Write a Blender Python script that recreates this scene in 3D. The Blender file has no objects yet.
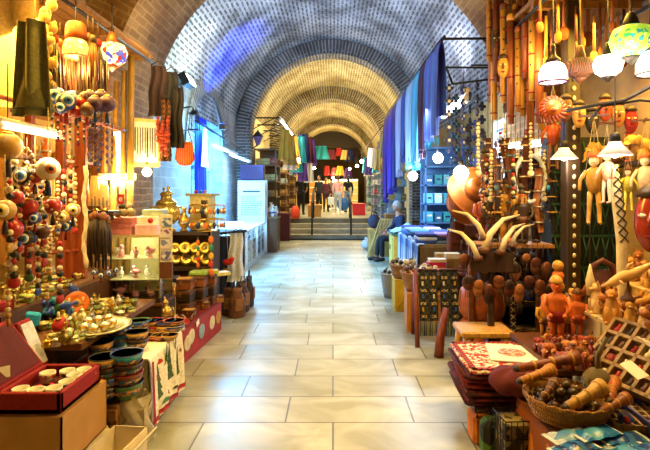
import bpy, bmesh, math, random
from math import sin, cos, pi, sqrt, radians as R
from mathutils import Vector, Matrix
random.seed(7)
C = bpy.context.scene.collection
F, CX, HY, EYE = 480.0, 333.0, 190.0, 1.55      # camera figures of the place (px focal length, vanishing point, eye height)
def P(px, py, Y):
    return Vector(((px-CX)*Y/F, Y, EYE-(py-HY)*Y/F))
def PX(px, py, x):
    return P(px, py, F*x/(px-CX))
ORD = ['first','second','third','fourth','fifth','sixth','seventh','eighth','ninth','tenth','eleventh','twelfth','thirteenth','fourteenth','fifteenth','sixteenth','seventeenth','eighteenth','nineteenth','twentieth','twenty-first','twenty-second','twenty-third','twenty-fourth']
U = random.uniform
# ---------------------------------------------------------------- materials
def lin(h):
    if isinstance(h, str):
        c = [int(h[i:i+2], 16)/255 for i in (0, 2, 4)]
        return tuple(x/12.92 if x <= .04045 else ((x+.055)/1.055)**2.4 for x in c)
    return h
MC = {}
def mat(col, rough=.6, metal=0., var=.18, scale=30., bump=0., emit=0., trans=0., ecol=None, alpha=1., coat=0., pattern=None, col2=None, stretch=(1,1,1)):
    key = (col, rough, metal, var, scale, bump, emit, trans, ecol, alpha, coat, pattern, col2, stretch)
    if key in MC: return MC[key]
    m = bpy.data.materials.new('m_%d' % len(MC)); m.use_nodes = True; MC[key] = m
    nt = m.node_tree; N = nt.nodes; L = nt.links
    b = N['Principled BSDF']
    c = lin(col)
    tc = N.new('ShaderNodeTexCoord'); mp = N.new('ShaderNodeMapping'); mp.inputs['Scale'].default_value = stretch
    L.new(tc.outputs['Object'], mp.inputs['Vector'])
    if pattern == 'check':
        t = N.new('ShaderNodeTexChecker'); t.inputs['Scale'].default_value = scale
    elif pattern == 'wave':
        t = N.new('ShaderNodeTexWave'); t.inputs['Scale'].default_value = scale; t.inputs['Distortion'].default_value = 3; t.inputs['Detail'].default_value = 2
    elif pattern == 'stripe':
        t = N.new('ShaderNodeTexWave'); t.inputs['Scale'].default_value = scale; t.inputs['Distortion'].default_value = 0
    elif pattern == 'cell':
        t = N.new('ShaderNodeTexVoronoi'); t.inputs['Scale'].default_value = scale
    else:
        t = N.new('ShaderNodeTexNoise'); t.inputs['Scale'].default_value = scale; t.inputs['Detail'].default_value = 3
    L.new(mp.outputs[0], t.inputs['Vector'])
    rp = N.new('ShaderNodeValToRGB')
    src = t.outputs.get('Fac') if pattern in (None, 'check', 'wave', 'stripe') else t.outputs['Distance']
    if pattern == 'cell':
        sep = N.new('ShaderNodeSeparateColor'); L.new(t.outputs['Color'], sep.inputs[0]); src = sep.outputs[0]
    L.new(src, rp.inputs[0])
    e = rp.color_ramp.elements
    if col2 is not None:
        c2 = lin(col2)
        lo, hi = (.45, .55) if pattern else (.4, .6)
        e[0].position = lo; e[1].position = hi
        e[0].color = (*c, 1); e[1].color = (*c2, 1)
    else:
        e[0].position = .3; e[1].position = .7
        e[0].color = (*[x*(1-var) for x in c], 1); e[1].color = (*[min(1, x*(1+var)) for x in c], 1)
    L.new(rp.outputs[0], b.inputs['Base Color'])
    b.inputs['Roughness'].default_value = rough; b.inputs['Metallic'].default_value = metal
    if bump:
        bp = N.new('ShaderNodeBump'); bp.inputs['Strength'].default_value = bump; bp.inputs['Distance'].default_value = .01
        L.new(src, bp.inputs['Height']); L.new(bp.outputs[0], b.inputs['Normal'])
    if emit:
        if ecol: b.inputs['Emission Color'].default_value = (*lin(ecol), 1)
        else: L.new(rp.outputs[0], b.inputs['Emission Color'])
        b.inputs['Emission Strength'].default_value = emit
    if trans: b.inputs['Transmission Weight'].default_value = trans
    if alpha < 1: b.inputs['Alpha'].default_value = alpha
    if coat: b.inputs['Coat Weight'].default_value = coat
    return m
def wood(col, scale=6, rough=.5, coat=0.): return mat(col, rough, 0, .3, scale, .15, stretch=(8, 8, 1), coat=coat)
def cloth(col, col2=None, scale=60, pattern=None): return mat(col, .9, 0, .2, scale, .2, pattern=pattern, col2=col2)
def metal(col, rough=.35): return mat(col, rough, .9, .2, 40)
def glow(col, s, col2=None, scale=20, pattern=None): return mat(col, .4, 0, .15, scale, emit=s, pattern=pattern, col2=col2)
GLASS = None
def glass():
    global GLASS
    if GLASS is None:
        m = bpy.data.materials.new('clear_glass'); m.use_nodes = True; N = m.node_tree.nodes; L = m.node_tree.links
        N.remove(N['Principled BSDF'])
        tr = N.new('ShaderNodeBsdfTransparent'); gl = N.new('ShaderNodeBsdfGlossy'); gl.inputs['Roughness'].default_value = .05
        lw = N.new('ShaderNodeLayerWeight'); lw.inputs[0].default_value = .25
        ns = N.new('ShaderNodeTexNoise'); ns.inputs['Scale'].default_value = 9
        mu = N.new('ShaderNodeMath'); mu.operation = 'MULTIPLY_ADD'; mu.inputs[1].default_value = .5; mu.inputs[2].default_value = .03
        L.new(lw.outputs['Fresnel'], mu.inputs[0])
        tr.inputs[0].default_value = (.93, .96, .95, 1)
        mx = N.new('ShaderNodeMixShader'); L.new(mu.outputs[0], mx.inputs[0]); L.new(tr.outputs[0], mx.inputs[1]); L.new(gl.outputs[0], mx.inputs[2])
        L.new(mx.outputs[0], N['Material Output'].inputs[0]); GLASS = m
    return GLASS
# ---------------------------------------------------------------- mesh builder
class MB:
    def __init__(s): s.v = []; s.f = []; s.sm = []; s.mi = []; s.uv = None; s.M = Matrix()
    def add(s, vs, fs, sm=False, mi=0):
        b = len(s.v); s.v += [tuple(s.M @ Vector(v)) for v in vs]
        for f in fs: s.f.append(tuple(b+i for i in f)); s.sm.append(sm); s.mi.append(mi)
        return s
    def box(s, c, d, rz=0, rx=0, ry=0, mi=0, taper=1.):
        x, y, z = d[0]/2, d[1]/2, d[2]/2; t = taper
        vs = [(-x,-y,-z),(x,-y,-z),(x,y,-z),(-x,y,-z),(-x*t,-y*t,z),(x*t,-y*t,z),(x*t,y*t,z),(-x*t,y*t,z)]
        M = Matrix.Translation(c) @ Matrix.Rotation(rz,4,'Z') @ Matrix.Rotation(ry,4,'Y') @ Matrix.Rotation(rx,4,'X')
        return s.add([M@Vector(v) for v in vs], [(3,2,1,0),(4,5,6,7),(0,1,5,4),(1,2,6,5),(2,3,7,6),(3,0,4,7)], False, mi)
    def tube(s, pts, r, n=8, closed=False, sm=True, mi=0, caps=True):
        pts = [Vector(p) for p in pts]; k = len(pts)
        rs = r if isinstance(r, (list, tuple)) else [r]*k
        vs = []; up0 = None
        for i, p in enumerate(pts):
            a = pts[(i-1) % k] if (i or closed) else p; b = pts[(i+1) % k] if (i < k-1 or closed) else p
            d = (b-a)
            d = d.normalized() if d.length > 1e-9 else Vector((0,0,1))
            if up0 is None:
                up0 = Vector((1,0,0)) if abs(d.x) < .8 else Vector((0,1,0))
            u = d.cross(up0)
            if u.length < 1e-6: u = d.cross(Vector((.3,.8,.5)))
            u.normalize(); w = d.cross(u).normalized(); up0 = u.cross(d)
            for j in range(n):
                t = 2*pi*j/n; vs.append(p + u*cos(t)*rs[i] + w*sin(t)*rs[i])
        fs = []
        for i in range(k if closed else k-1):
            a, b = i*n, ((i+1) % k)*n
            for j in range(n): fs.append((a+j, a+(j+1) % n, b+(j+1) % n, b+j))
        if caps and not closed: fs += [tuple(range(n-1, -1, -1)), tuple((k-1)*n+j for j in range(n))]
        return s.add(vs, fs, sm, mi)
    def lathe(s, prof, n=16, c=(0,0,0), sm=True, mi=0, sx=1., sy=1., axis=None):
        vs = []; fs = []; k = len(prof); c = Vector(c)
        q = axis.to_track_quat('Z', 'Y').to_matrix() if axis is not None else None
        for r, z in prof:
            for j in range(n):
                v = Vector((r*sx*cos(2*pi*j/n), r*sy*sin(2*pi*j/n), z))
                vs.append(c + (q @ v if q is not None else v))
        for i in range(k-1):
            for j in range(n): fs.append((i*n+j, i*n+(j+1) % n, (i+1)*n+(j+1) % n, (i+1)*n+j))
        if prof[0][0] > 1e-5: fs.append(tuple(range(n-1, -1, -1)))
        if prof[-1][0] > 1e-5: fs.append(tuple((k-1)*n+j for j in range(n)))
        return s.add(vs, fs, sm, mi)
    def ball(s, c, r, n=12, m=8, mi=0, sc=(1,1,1), M=None):
        pr = [(max(1e-6, sin(pi*i/m)), -cos(pi*i/m)) for i in range(m+1)]
        vs = []; fs = []
        for a, z in pr:
            for j in range(n):
                v = Vector((a*cos(2*pi*j/n)*r*sc[0], a*sin(2*pi*j/n)*r*sc[1], z*r*sc[2]))
                vs.append(Vector(c) + (M @ v if M is not None else v))
        for i in range(m):
            for j in range(n): fs.append((i*n+j, i*n+(j+1) % n, (i+1)*n+(j+1) % n, (i+1)*n+j))
        return s.add(vs, fs, True, mi)
    def torus(s, c, R_, r, n=20, k=6, axis='Z', mi=0, sx=1., sy=1.):
        pts = []
        for i in range(n):
            t = 2*pi*i/n; a, b = R_*sx*cos(t), R_*sy*sin(t)
            pts.append(Vector(c) + Vector({'Z': (a,b,0), 'Y': (a,0,b), 'X': (0,a,b)}[axis]))
        return s.tube(pts, r, k, True, mi=mi)
    def prism(s, poly, d, mi=0):        # polygon in x,z ; depth d along y
        n = len(poly); vs = [(x, -d/2, z) for x, z in poly] + [(x, d/2, z) for x, z in poly]
        return s.add(vs, [tuple(range(n)), tuple(range(2*n-1, n-1, -1))] + [(i, i+n, (i+1) % n + n, (i+1) % n) for i in range(n)], False, mi)
    def sheet(s, fn, nu, nv, th=0., mi=0):   # fn(u,v) -> point ; th = thickness along local normal
        g = [[Vector(fn(i/nu, j/nv)) for j in range(nv+1)] for i in range(nu+1)]
        W = nv+1; vs = [p for row in g for p in row]
        fs = [(i*W+j, (i+1)*W+j, (i+1)*W+j+1, i*W+j+1) for i in range(nu) for j in range(nv)]
        if not th: return s.add(vs, fs, True, mi)
        nn = []
        for i in range(nu+1):
            for j in range(nv+1):
                a = g[min(i+1, nu)][j]-g[max(i-1, 0)][j]; b = g[i][min(j+1, nv)]-g[i][max(j-1, 0)]
                q = a.cross(b); nn.append(q.normalized() if q.length > 1e-12 else Vector((0,0,1)))
        B = len(vs); vs = vs + [v-n_*th for v, n_ in zip(vs, nn)]
        f2 = [tuple(B+k for k in reversed(f)) for f in fs]
        rim = [i*W for i in range(nu+1)] + [nu*W+j for j in range(1, W)] + [i*W+nv for i in range(nu-1, -1, -1)] + [j for j in range(nv-1, 0, -1)]
        f3 = [(rim[k], B+rim[k], B+rim[(k+1) % len(rim)], rim[(k+1) % len(rim)]) for k in range(len(rim))]
        f3 = [tuple(reversed(f)) for f in f3]
        return s.add(vs, fs+f2+f3, True, mi)
    def build(s, name, mats, parent=None, loc=None, rz=0, bevel=0.):
        me = bpy.data.meshes.new(name); me.from_pydata(s.v, [], s.f)
        me.polygons.foreach_set('use_smooth', s.sm); me.polygons.foreach_set('material_index', s.mi)
        for m in (mats if isinstance(mats, (list, tuple)) else [mats]): me.materials.append(m)
        if bevel:
            bm = bmesh.new(); bm.from_mesh(me)
            ed = [e for e in bm.edges if len(e.link_faces) == 2 and e.calc_face_angle(0) > .7]
            bmesh.ops.bevel(bm, geom=ed, offset=bevel, segments=1, affect='EDGES', clamp_overlap=True)
            bm.to_mesh(me); bm.free()
        if s.uv:
            ul = me.uv_layers.new(name='UVMap'); flat = [c for u in s.uv for c in u]; ul.data.foreach_set('uv', flat)
        me.update()
        o = bpy.data.objects.new(name, me); C.objects.link(o)
        if parent is not None: o.parent = parent
        if loc is not None: o.location = loc
        if rz: o.rotation_euler = (0, 0, rz)
        return o
LAB = {}
def tag(o, label, cat, group=None):
    n = len(label.replace(',', ' ').split())
    if n < 4 or n > 16: print('LABEL LENGTH', n, label.encode('ascii','ignore').decode())
    if label in LAB and not (group and LAB[label] == group): print('LABEL TWICE', label)
    LAB[label] = group
    o['label'] = label; o['category'] = cat
    if group: o['group'] = group
    return o
def T(name, label, cat, loc=(0,0,0), rz=0, group=None, rx=0, ry=0):
    o = bpy.data.objects.new(name, None); C.objects.link(o); o.empty_display_size = .05
    o.location = loc; o.rotation_euler = (rx, ry, rz)
    return tag(o, label, cat, group)
def S(o): o['kind'] = 'structure'; return o
KEEP = []
def dup(root, label, loc, rz=None, group=None, scale=None, mats=None):
    """copy of a thing with its parts and sub-parts; mats = {part name: material} recolours"""
    def cp(o, par):
        c = o.copy(); C.objects.link(c)
        if par is not None: c.parent = par
        k = o.name.split('.')[0]
        if mats and k in mats and c.type == 'MESH':
            if c.material_slots:
                c.material_slots[0].link = 'OBJECT'; c.material_slots[0].material = mats[k]
        for ch in o.children: cp(ch, c)
        return c
    r = cp(root, None); r.location = loc
    if rz is not None: r.rotation_euler = (root.rotation_euler[0], root.rotation_euler[1], rz)
    if scale: r.scale = (scale,)*3 if isinstance(scale, (int, float)) else scale
    tag(r, label, root['category'], group if group else root.get('group'))
    return r
class Proto:
    """first call places the built thing itself, later calls copy it"""
    def __init__(s, fn): s.fn = fn; s.o = None
    def __call__(s, label, loc, rz=0, group=None, scale=1., mats=None):
        if s.o is None:
            s.o = s.fn()
            del s.o['label']; s.used = False
        if not s.used:
            s.used = True; o = s.o; s.o = o
            o.location = loc; o.rotation_euler.z = rz
            o.scale = (scale,)*3 if isinstance(scale, (int, float)) else scale
            tag(o, label, o['category'], group)
            if mats:
                for q in [o]+list(o.children_recursive):
                    k = q.name.split('.')[0]
                    if k in mats and q.type == 'MESH': q.material_slots[0].link = 'OBJECT'; q.material_slots[0].material = mats[k]
            return o
        if mats is None: mats = {}
        o = dup(s.o, label, loc, rz, group, scale, mats)
        for q in [o]+list(o.children_recursive):      # undo recolouring carried over from the first one
            k = q.name.split('.')[0]
            if q.type == 'MESH' and k not in mats and q.material_slots and q.material_slots[0].link == 'OBJECT':
                q.material_slots[0].link = 'DATA'
        return o
def point(loc, col, w, r=.05):
    l = bpy.data.lights.new('point_light', 'POINT'); l.color = lin(col); l.energy = w; l.shadow_soft_size = r
    o = bpy.data.objects.new('point_light', l); C.objects.link(o); o.location = loc; return o
def area(loc, tgt, col, w, sx, sy=None, spread=pi):
    l = bpy.data.lights.new('area_light', 'AREA'); l.color = lin(col); l.energy = w
    l.shape = 'RECTANGLE'; l.size = sx; l.size_y = sy or sx; l.spread = spread
    o = bpy.data.objects.new('area_light', l); C.objects.link(o); o.location = loc
    o.rotation_euler = (Vector(tgt)-Vector(loc)).to_track_quat('-Z', 'Y').to_euler(); return o
def spot(loc, tgt, col, w, ang=60, blend=.5, r=.05):
    l = bpy.data.lights.new('spot_light', 'SPOT'); l.color = lin(col); l.energy = w; l.spot_size = R(ang); l.spot_blend = blend; l.shadow_soft_size = r
    o = bpy.data.objects.new('spot_light', l); C.objects.link(o); o.location = loc
    o.rotation_euler = (Vector(tgt)-Vector(loc)).to_track_quat('-Z', 'Y').to_euler(); return o
# ---------------------------------------------------------------- camera, world
cd = bpy.data.cameras.new('camera'); cam = bpy.data.objects.new('camera', cd); C.objects.link(cam)
cam.location = (0, 0, EYE); cam.rotation_euler = (R(90), 0, 0)
cd.sensor_width = 36; cd.lens = F/650*36; cd.shift_x = -8/650; cd.shift_y = -35/650; cd.clip_start = .05
bpy.context.scene.camera = cam
sc = bpy.context.scene
sc.view_settings.view_transform = 'Standard'; sc.view_settings.look = 'None'; sc.view_settings.gamma = 1
sc.view_settings.exposure = -0.13
w = bpy.data.worlds.new('world'); sc.world = w; w.use_nodes = True
w.node_tree.nodes['Background'].inputs[0].default_value = (.75, .78, .9, 1); w.node_tree.nodes['Background'].inputs[1].default_value = .10
# ---------------------------------------------------------------- shell materials
def brickmat(c1, c2, mortar, bw, bh, ms=.02, rough=.85, bump=.6, stain=None, squash=1.):
    m = bpy.data.materials.new('brick_surface'); m.use_nodes = True; N = m.node_tree.nodes; L = m.node_tree.links; b = N['Principled BSDF']
    uv = N.new('ShaderNodeUVMap'); uv.uv_map = 'UVMap'
    ns0 = N.new('ShaderNodeTexNoise'); ns0.inputs['Scale'].default_value = 6; L.new(uv.outputs[0], ns0.inputs['Vector'])
    off = N.new('ShaderNodeVectorMath'); off.operation = 'MULTIPLY_ADD'; off.inputs[1].default_value = (.05,.03,0)
    L.new(ns0.outputs['Color'], off.inputs[0]); L.new(uv.outputs[0], off.inputs[2])
    t = N.new('ShaderNodeTexBrick'); L.new(off.outputs[0], t.inputs['Vector'])
    t.inputs['Scale'].default_value = 1; t.inputs['Brick Width'].default_value = bw; t.inputs['Row Height'].default_value = bh
    t.inputs['Mortar Size'].default_value = ms; t.inputs['Mortar Smooth'].default_value = .4
    t.inputs['Color1'].default_value = (*lin(c1), 1); t.inputs['Color2'].default_value = (*lin(c2), 1); t.inputs['Mortar'].default_value = (*lin(mortar), 1)
    ns = N.new('ShaderNodeTexNoise'); ns.inputs['Scale'].default_value = 1.3; ns.inputs['Detail'].default_value = 6; L.new(uv.outputs[0], ns.inputs['Vector'])
    rp = N.new('ShaderNodeValToRGB'); rp.color_ramp.elements[0].position = .35; rp.color_ramp.elements[1].position = .65
    L.new(ns.outputs['Fac'], rp.inputs[0])
    mx = N.new('ShaderNodeMix'); mx.data_type = 'RGBA'; mx.blend_type = 'MULTIPLY'
    rp.color_ramp.elements[0].color = (*lin(stain or 'b8b0a8'), 1); rp.color_ramp.elements[1].color = (1,1,1,1)
    mx.inputs[0].default_value = 1; L.new(t.outputs['Color'], mx.inputs[6]); L.new(rp.outputs[0], mx.inputs[7])
    L.new(mx.outputs[2], b.inputs['Base Color']); b.inputs['Roughness'].default_value = rough
    bp = N.new('ShaderNodeBump'); bp.inputs['Strength'].default_value = bump; bp.inputs['Distance'].default_value = .03
    ad = N.new('ShaderNodeMath'); ad.operation = 'MULTIPLY_ADD'; ad.inputs[1].default_value = -.7
    L.new(t.outputs['Fac'], ad.inputs[0]); L.new(ns0.outputs['Fac'], ad.inputs[2])
    L.new(ad.outputs[0], bp.inputs['Height']); L.new(bp.outputs[0], b.inputs['Normal'])
    return m
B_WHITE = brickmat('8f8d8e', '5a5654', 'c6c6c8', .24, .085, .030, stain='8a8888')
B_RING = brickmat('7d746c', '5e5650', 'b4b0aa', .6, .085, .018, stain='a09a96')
B_WARMLIT = brickmat('bc9458', 'a07840', 'cca468', .26, .08, .014, stain='a88c68')  # near arch: warm tint of the orange stall light put into the brick
B_YLIT = brickmat('b8a468', '8e7a48', 'dcd0a4', .26, .08, .02, stain='c0b090')  # far vaults: yellow of the hall lighting is part of the brick colour
B_YLIT_RING = brickmat('8a7c5c', '6a5c40', 'ccc09c', .6, .085, .022, stain='b0a078')  # arch brick again, tinted with the far hall's yellow light
B_HERR = brickmat('a8753c', '6a431f', 'd0a468', .8, .085, .02, stain='a88458')
PLAST = mat('c9c6bd', .9, 0, .15, 3, .2)
PLAST_YLIT = mat('d8c48a', .9, 0, .15, 3, .2)  # plaster with the yellow light mixed into its colour
VC = -.05
def strip_uv(mb, pts_a, pts_b, ua, va, vb, flip=False):
    """quads between two polylines with uv: u = arc length list, v = va..vb"""
    n = len(pts_a); b = len(mb.v); mb.v += [tuple(p) for p in pts_a] + [tuple(p) for p in pts_b]
    if mb.uv is None: mb.uv = []
    for i in range(n-1):
        f = (b+i, b+i+1, b+n+i+1, b+n+i); u = ((va, ua[i]), (va, ua[i+1]), (vb, ua[i+1]), (vb, ua[i]))
        if flip: f = f[::-1]; u = u[::-1]
        mb.f.append(f); mb.sm.append(True); mb.mi.append(0); mb.uv += list(u)
def arc(Rr, zc, Y, a0=0., a1=pi, n=40, cx=VC):
    return [Vector((cx+Rr*cos(a0+(a1-a0)*i/n), Y, zc+Rr*sin(a0+(a1-a0)*i/n))) for i in range(n+1)], [Rr*(a1-a0)*i/n for i in range(n+1)]
def vault(name, Rr, zc, y0, y1, m):
    mb = MB(); N = max(1, int((y1-y0)/1.0)); legs = .0
    for k in range(N):
        ya, yb = y0+(y1-y0)*k/N, y0+(y1-y0)*(k+1)/N
        a, ua = arc(Rr, zc, ya); b, _ = arc(Rr, zc, yb)
        strip_uv(mb, a, b, ua, ya, yb)
    # outer skin so that it has thickness
    a, ua = arc(Rr+.25, zc, y0); b, _ = arc(Rr+.25, zc, y1); strip_uv(mb, a, b, ua, y0, y1, True)
    return S(mb.build(name, m))
def ring(name, Ri, Ro, zc, y0, y1, m, msoff=None, legz=0.):
    """transverse arch: soffit, two faces, legs down to legz"""
    mb = MB(); n = 48
    def prof(Rr, Y):
        p, u = arc(Rr, zc, Y, n=n)
        p = [Vector((VC+Rr, Y, legz))]+p+[Vector((VC-Rr, Y, legz))]
        h = zc-legz; u = [-h]+u+[u[-1]+h]
        return p, u
    a, ua = prof(Ri, y0); b, _ = prof(Ri, y1); c, uc = prof(Ro, y0); d, _ = prof(Ro, y1)
    strip_uv(mb, a, b, ua, 0, y1-y0)
    um = [x*(Ri+Ro)/2/Ri for x in ua]
    strip_uv(mb, c, a, um, 0, Ro-Ri)          # near face (uv u runs along the arc so bricks stand radially)
    strip_uv(mb, b, d, um, 0, Ro-Ri)
    strip_uv(mb, d, c, uc, 0, y1-y0)
    for f in range(len(mb.f)): mb.sm[f] = False
    return S(mb.build(name, m))
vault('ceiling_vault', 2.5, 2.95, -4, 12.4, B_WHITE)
ring('trim_1', 2.22, 3.0, 2.35, 4.85, 6.05, B_WARMLIT)
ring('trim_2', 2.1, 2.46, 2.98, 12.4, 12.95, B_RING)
vault('ceiling_vault_middle', 2.36, 2.98, 12.9, 17.5, B_YLIT)
ring('trim_3', 1.9, 2.4, 2.98, 17.5, 18.3, B_YLIT_RING)
vault('ceiling_vault_far', 2.3, 3.1, 18.3, 25.5, B_YLIT)
ring('trim_4', 1.95, 2.35, 3.1, 25.5, 26.2, B_YLIT_RING)
vault('ceiling_vault_end', 2.3, 3.1, 26.2, 34, B_YLIT)
# ---- walls (with one arched shop opening in the left wall and one in the right)
def wall(name, x, y0, y1, z1, m, side, hole=None, th=.3):
    mb = MB(); mb.uv = []
    def quad(ps, uvs):
        b = len(mb.v); mb.v += [tuple(p) for p in ps]; mb.f.append(tuple(range(b, b+len(ps)))); mb.sm.append(False); mb.mi.append(0); mb.uv += uvs
    def span(ya, yb, za, zb, za2=None):
        za2 = za if za2 is None else za2
        for xx in (x, x+side*th):
            ps = [(xx, ya, za), (xx, yb, za2), (xx, yb, zb), (xx, ya, zb)]; uvs = [(ya, za), (yb, za2), (yb, zb), (ya, zb)]
            quad(ps, uvs)
        quad([(x, ya, za), (x+side*th, ya, za), (x+side*th, yb, za2), (x, yb, za2)], [(0, ya), (th, ya), (th, yb), (0, yb)])
    if not hole: span(y0, y1, 0, z1)
    else:
        h0, h1, hz = hole; c = (h0+h1)/2; r = (h1-h0)/2
        span(y0, h0, 0, z1); span(h1, y1, 0, z1); n = 16
        for i in range(n):
            a, b = pi-pi*i/n, pi-pi*(i+1)/n
            span(c+r*cos(a), c+r*cos(b), hz+r*.9*sin(a), z1, hz+r*.9*sin(b))
        for yy in (h0, h1):
            quad([(x, yy, 0), (x+side*th, yy, 0), (x+side*th, yy, hz), (x, yy, hz)], [(0, 0), (th, 0), (th, hz), (0, hz)])
    return S(mb.build(name, m))
W_NEAR = mat('b8975a', .85, 0, .25, 4, .3)
B_WALL = brickmat('b4b6b6', 'a6a8aa', 'c0c2c4', .5, .16, .012, bump=.4, stain='b8b8b8')
wall('wall_left', -2.5, 6.0, 13.3, 4.2, B_WALL, -1, (8.45, 10.9, 2.35))
wall('wall_left_near', -2.5, -4, 6.0, 4.2, W_NEAR, -1)
wall('wall_right', 2.45, -4, 13.3, 4.2, W_NEAR, 1)
wall('wall_left_far', -2.3, 12.9, 34, 4.4, PLAST_YLIT, -1)
wall('wall_right_far', 2.2, 12.9, 34, 4.4, PLAST_YLIT, 1)
mb = MB(); mb.box((0, 34, 2.8), (6, .3, 6)); S(mb.build('wall_back', mat('4a3a26', .9)))
mb = MB(); mb.box((0, -4.1, 3), (6, .2, 6)); S(mb.build('wall_front', mat('6a6a70', .9)))
# voussoir trim over the arched opening
mb = MB(); mb.uv = []; c = 9.68; 
for i in range(34):
    a, b = pi*i/34, pi*(i+1)/34
    ps = []
    for (r_, t_) in ((1.25, a), (1.62, a), (1.62, b), (1.25, b)): ps.append((c+r_*cos(t_), 2.35+r_*.9*sin(t_)))
    bb = len(mb.v); mb.v += [(-2.46, y, z) for y, z in ps]; mb.f.append((bb, bb+3, bb+2, bb+1)); mb.sm.append(False); mb.mi.append(0)
    mb.uv += [(0, a*1.4), (0, b*1.4), (.37, b*1.4), (.37, a*1.4)]
S(mb.build('trim_5', brickmat('a09a92', '857e76', 'c8c6c2', .6, .11, .016)))
# shop front inside the opening: blue-lit plaster reveal, window with panes
BLUEPL = mat('dfe8ee', .8, 0, .06, 3)
mb = MB(); mb.box((-3.35, 9.68, 1.9), (.1, 3.2, 3.8)); S(mb.build('wall_niche', BLUEPL))
mb = MB()
for yy in (8.35, 11.0): mb.box((-3.05, yy, 1.9), (.6, .1, 3.8))
mb.box((-3.05, 9.68, 3.72), (.6, 2.75, .1)); S(mb.build('wall_reveal', BLUEPL))
FR = mat('b8d4e6', .5)
mb = MB()
for yy in (8.5, 9.3, 10.1, 10.85): mb.box((-2.78, yy, 1.55), (.06, .07, 2.3))
for zz in (.45, 1.3, 2.0, 2.7): mb.box((-2.78, 9.68, zz), (.06, 2.4, .06))
wf = S(mb.build('window_1', FR))
mb = MB(); mb.box((-2.79, 9.68, 1.55), (.012, 2.3, 2.2)); mb.build('window_pane', glass(), wf)
# pilaster of plaster at the second arch, yellow of the lamplight put into its colour
mb = MB(); mb.box((-2.35, 13.05, 1.6), (.35, .4, 3.2)); S(mb.build('pillar_left', PLAST_YLIT))
mb = MB(); mb.box((2.2, 13.05, 1.6), (.35, .4, 3.2)); S(mb.build('pillar_right', PLAST_YLIT))
# ---- floor of marble slabs
def floormat():
    m = bpy.data.materials.new('marble_slabs'); m.use_nodes = True; N = m.node_tree.nodes; L = m.node_tree.links; b = N['Principled BSDF']
    tc = N.new('ShaderNodeTexCoord')
    t = N.new('ShaderNodeTexBrick'); L.new(tc.outputs['Object'], t.inputs['Vector'])
    t.inputs['Scale'].default_value = 1; t.inputs['Brick Width'].default_value = .86; t.inputs['Row Height'].default_value = .40
    t.inputs['Mortar Size'].default_value = .007; t.inputs['Mortar Smooth'].default_value = .3; t.offset = .37; t.squash = .8; t.squash_frequency = 3
    t.inputs['Color1'].default_value = (*lin('c4c6b8'), 1); t.inputs['Color2'].default_value = (*lin('a4a694'), 1); t.inputs['Mortar'].default_value = (*lin('706e5c'), 1)
    n1 = N.new('ShaderNodeTexNoise'); n1.inputs['Scale'].default_value = 1.6; n1.inputs['Detail'].default_value = 8; n1.inputs['Distortion'].default_value = 1.2
    mp = N.new('ShaderNodeMapping'); mp.inputs['Scale'].default_value = (1.0, 1.6, 1); mp.inputs['Rotation'].default_value = (0, 0, .3); L.new(tc.outputs['Object'], mp.inputs[0]); L.new(mp.outputs[0], n1.inputs['Vector'])
    rp = N.new('ShaderNodeValToRGB'); rp.color_ramp.elements[0].position = .36; rp.color_ramp.elements[1].position = .62
    rp.color_ramp.elements[0].color = (*lin('cdcabc'), 1); rp.color_ramp.elements[1].color = (1, 1, 1, 1); L.new(n1.outputs['Fac'], rp.inputs[0])
    mx = N.new('ShaderNodeMix'); mx.data_type = 'RGBA'; mx.blend_type = 'MULTIPLY'; mx.inputs[0].default_value = 1
    L.new(t.outputs['Color'], mx.inputs[6]); L.new(rp.outputs[0], mx.inputs[7]); L.new(mx.outputs[2], b.inputs['Base Color'])
    r2 = N.new('ShaderNodeMapRange'); r2.inputs[3].default_value = .26; r2.inputs[4].default_value = .5; L.new(n1.outputs['Fac'], r2.inputs[0]); L.new(r2.outputs[0], b.inputs['Roughness'])
    bp = N.new('ShaderNodeBump'); bp.inputs['Strength'].default_value = .4; bp.inputs['Distance'].default_value = .004; bp.invert = True
    L.new(t.outputs['Fac'], bp.inputs['Height']); L.new(bp.outputs[0], b.inputs['Normal'])
    return m
FM = floormat()
mb = MB(); mb.box((0, 5.5, -.1), (7, 19.2, .2)); S(mb.build('floor', FM))
mb = MB(); mb.box((0, 25.2, .5), (6, 18.4, .2)); S(mb.build('floor_far', FM))
ST = mat('97927c', .7, 0, .2, 6, .2)
mb = MB()
for k in range(4): mb.box((0, 15.05+.33*k+.3, .075+.15*k), (4.6, .6, .15))
S(mb.build('floor_steps', ST, bevel=.012))
mb = MB(); mb.box((0, 15.0, -.1), (7, .4, .2)); S(mb.build('floor_apron', FM))
mb = MB()
mb.box((.0, 15.28, .08), (.0, .0, .0))
# ---- canopies of boards over the two near stalls
BO = wood('8a6230', 4)
mb = MB()
for k in range(7): mb.box((-2.46+.1*k, 3.4, 2.9), (.088, 3.0, .03))
for yy in (2.2, 3.1, 4.0, 4.75): mb.box((-2.16, yy, 2.86), (.7, .06, .06))
o = mb.build('stall_canopy', BO); tag(o, 'brown board canopy over the stall of eye beads and mosaic lamps', 'canopy')
mb = MB()
for k in range(9): mb.box((1.62+.1*k, 3.3, 3.05), (.088, 3.0, .03))
for yy in (2.0, 2.9, 3.8, 4.7): mb.box((2.0, yy, 3.01), (.85, .06, .06))
o = mb.build('stall_canopy', BO); tag(o, 'brown board canopy over the stall of flutes and carved figures', 'canopy')
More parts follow.
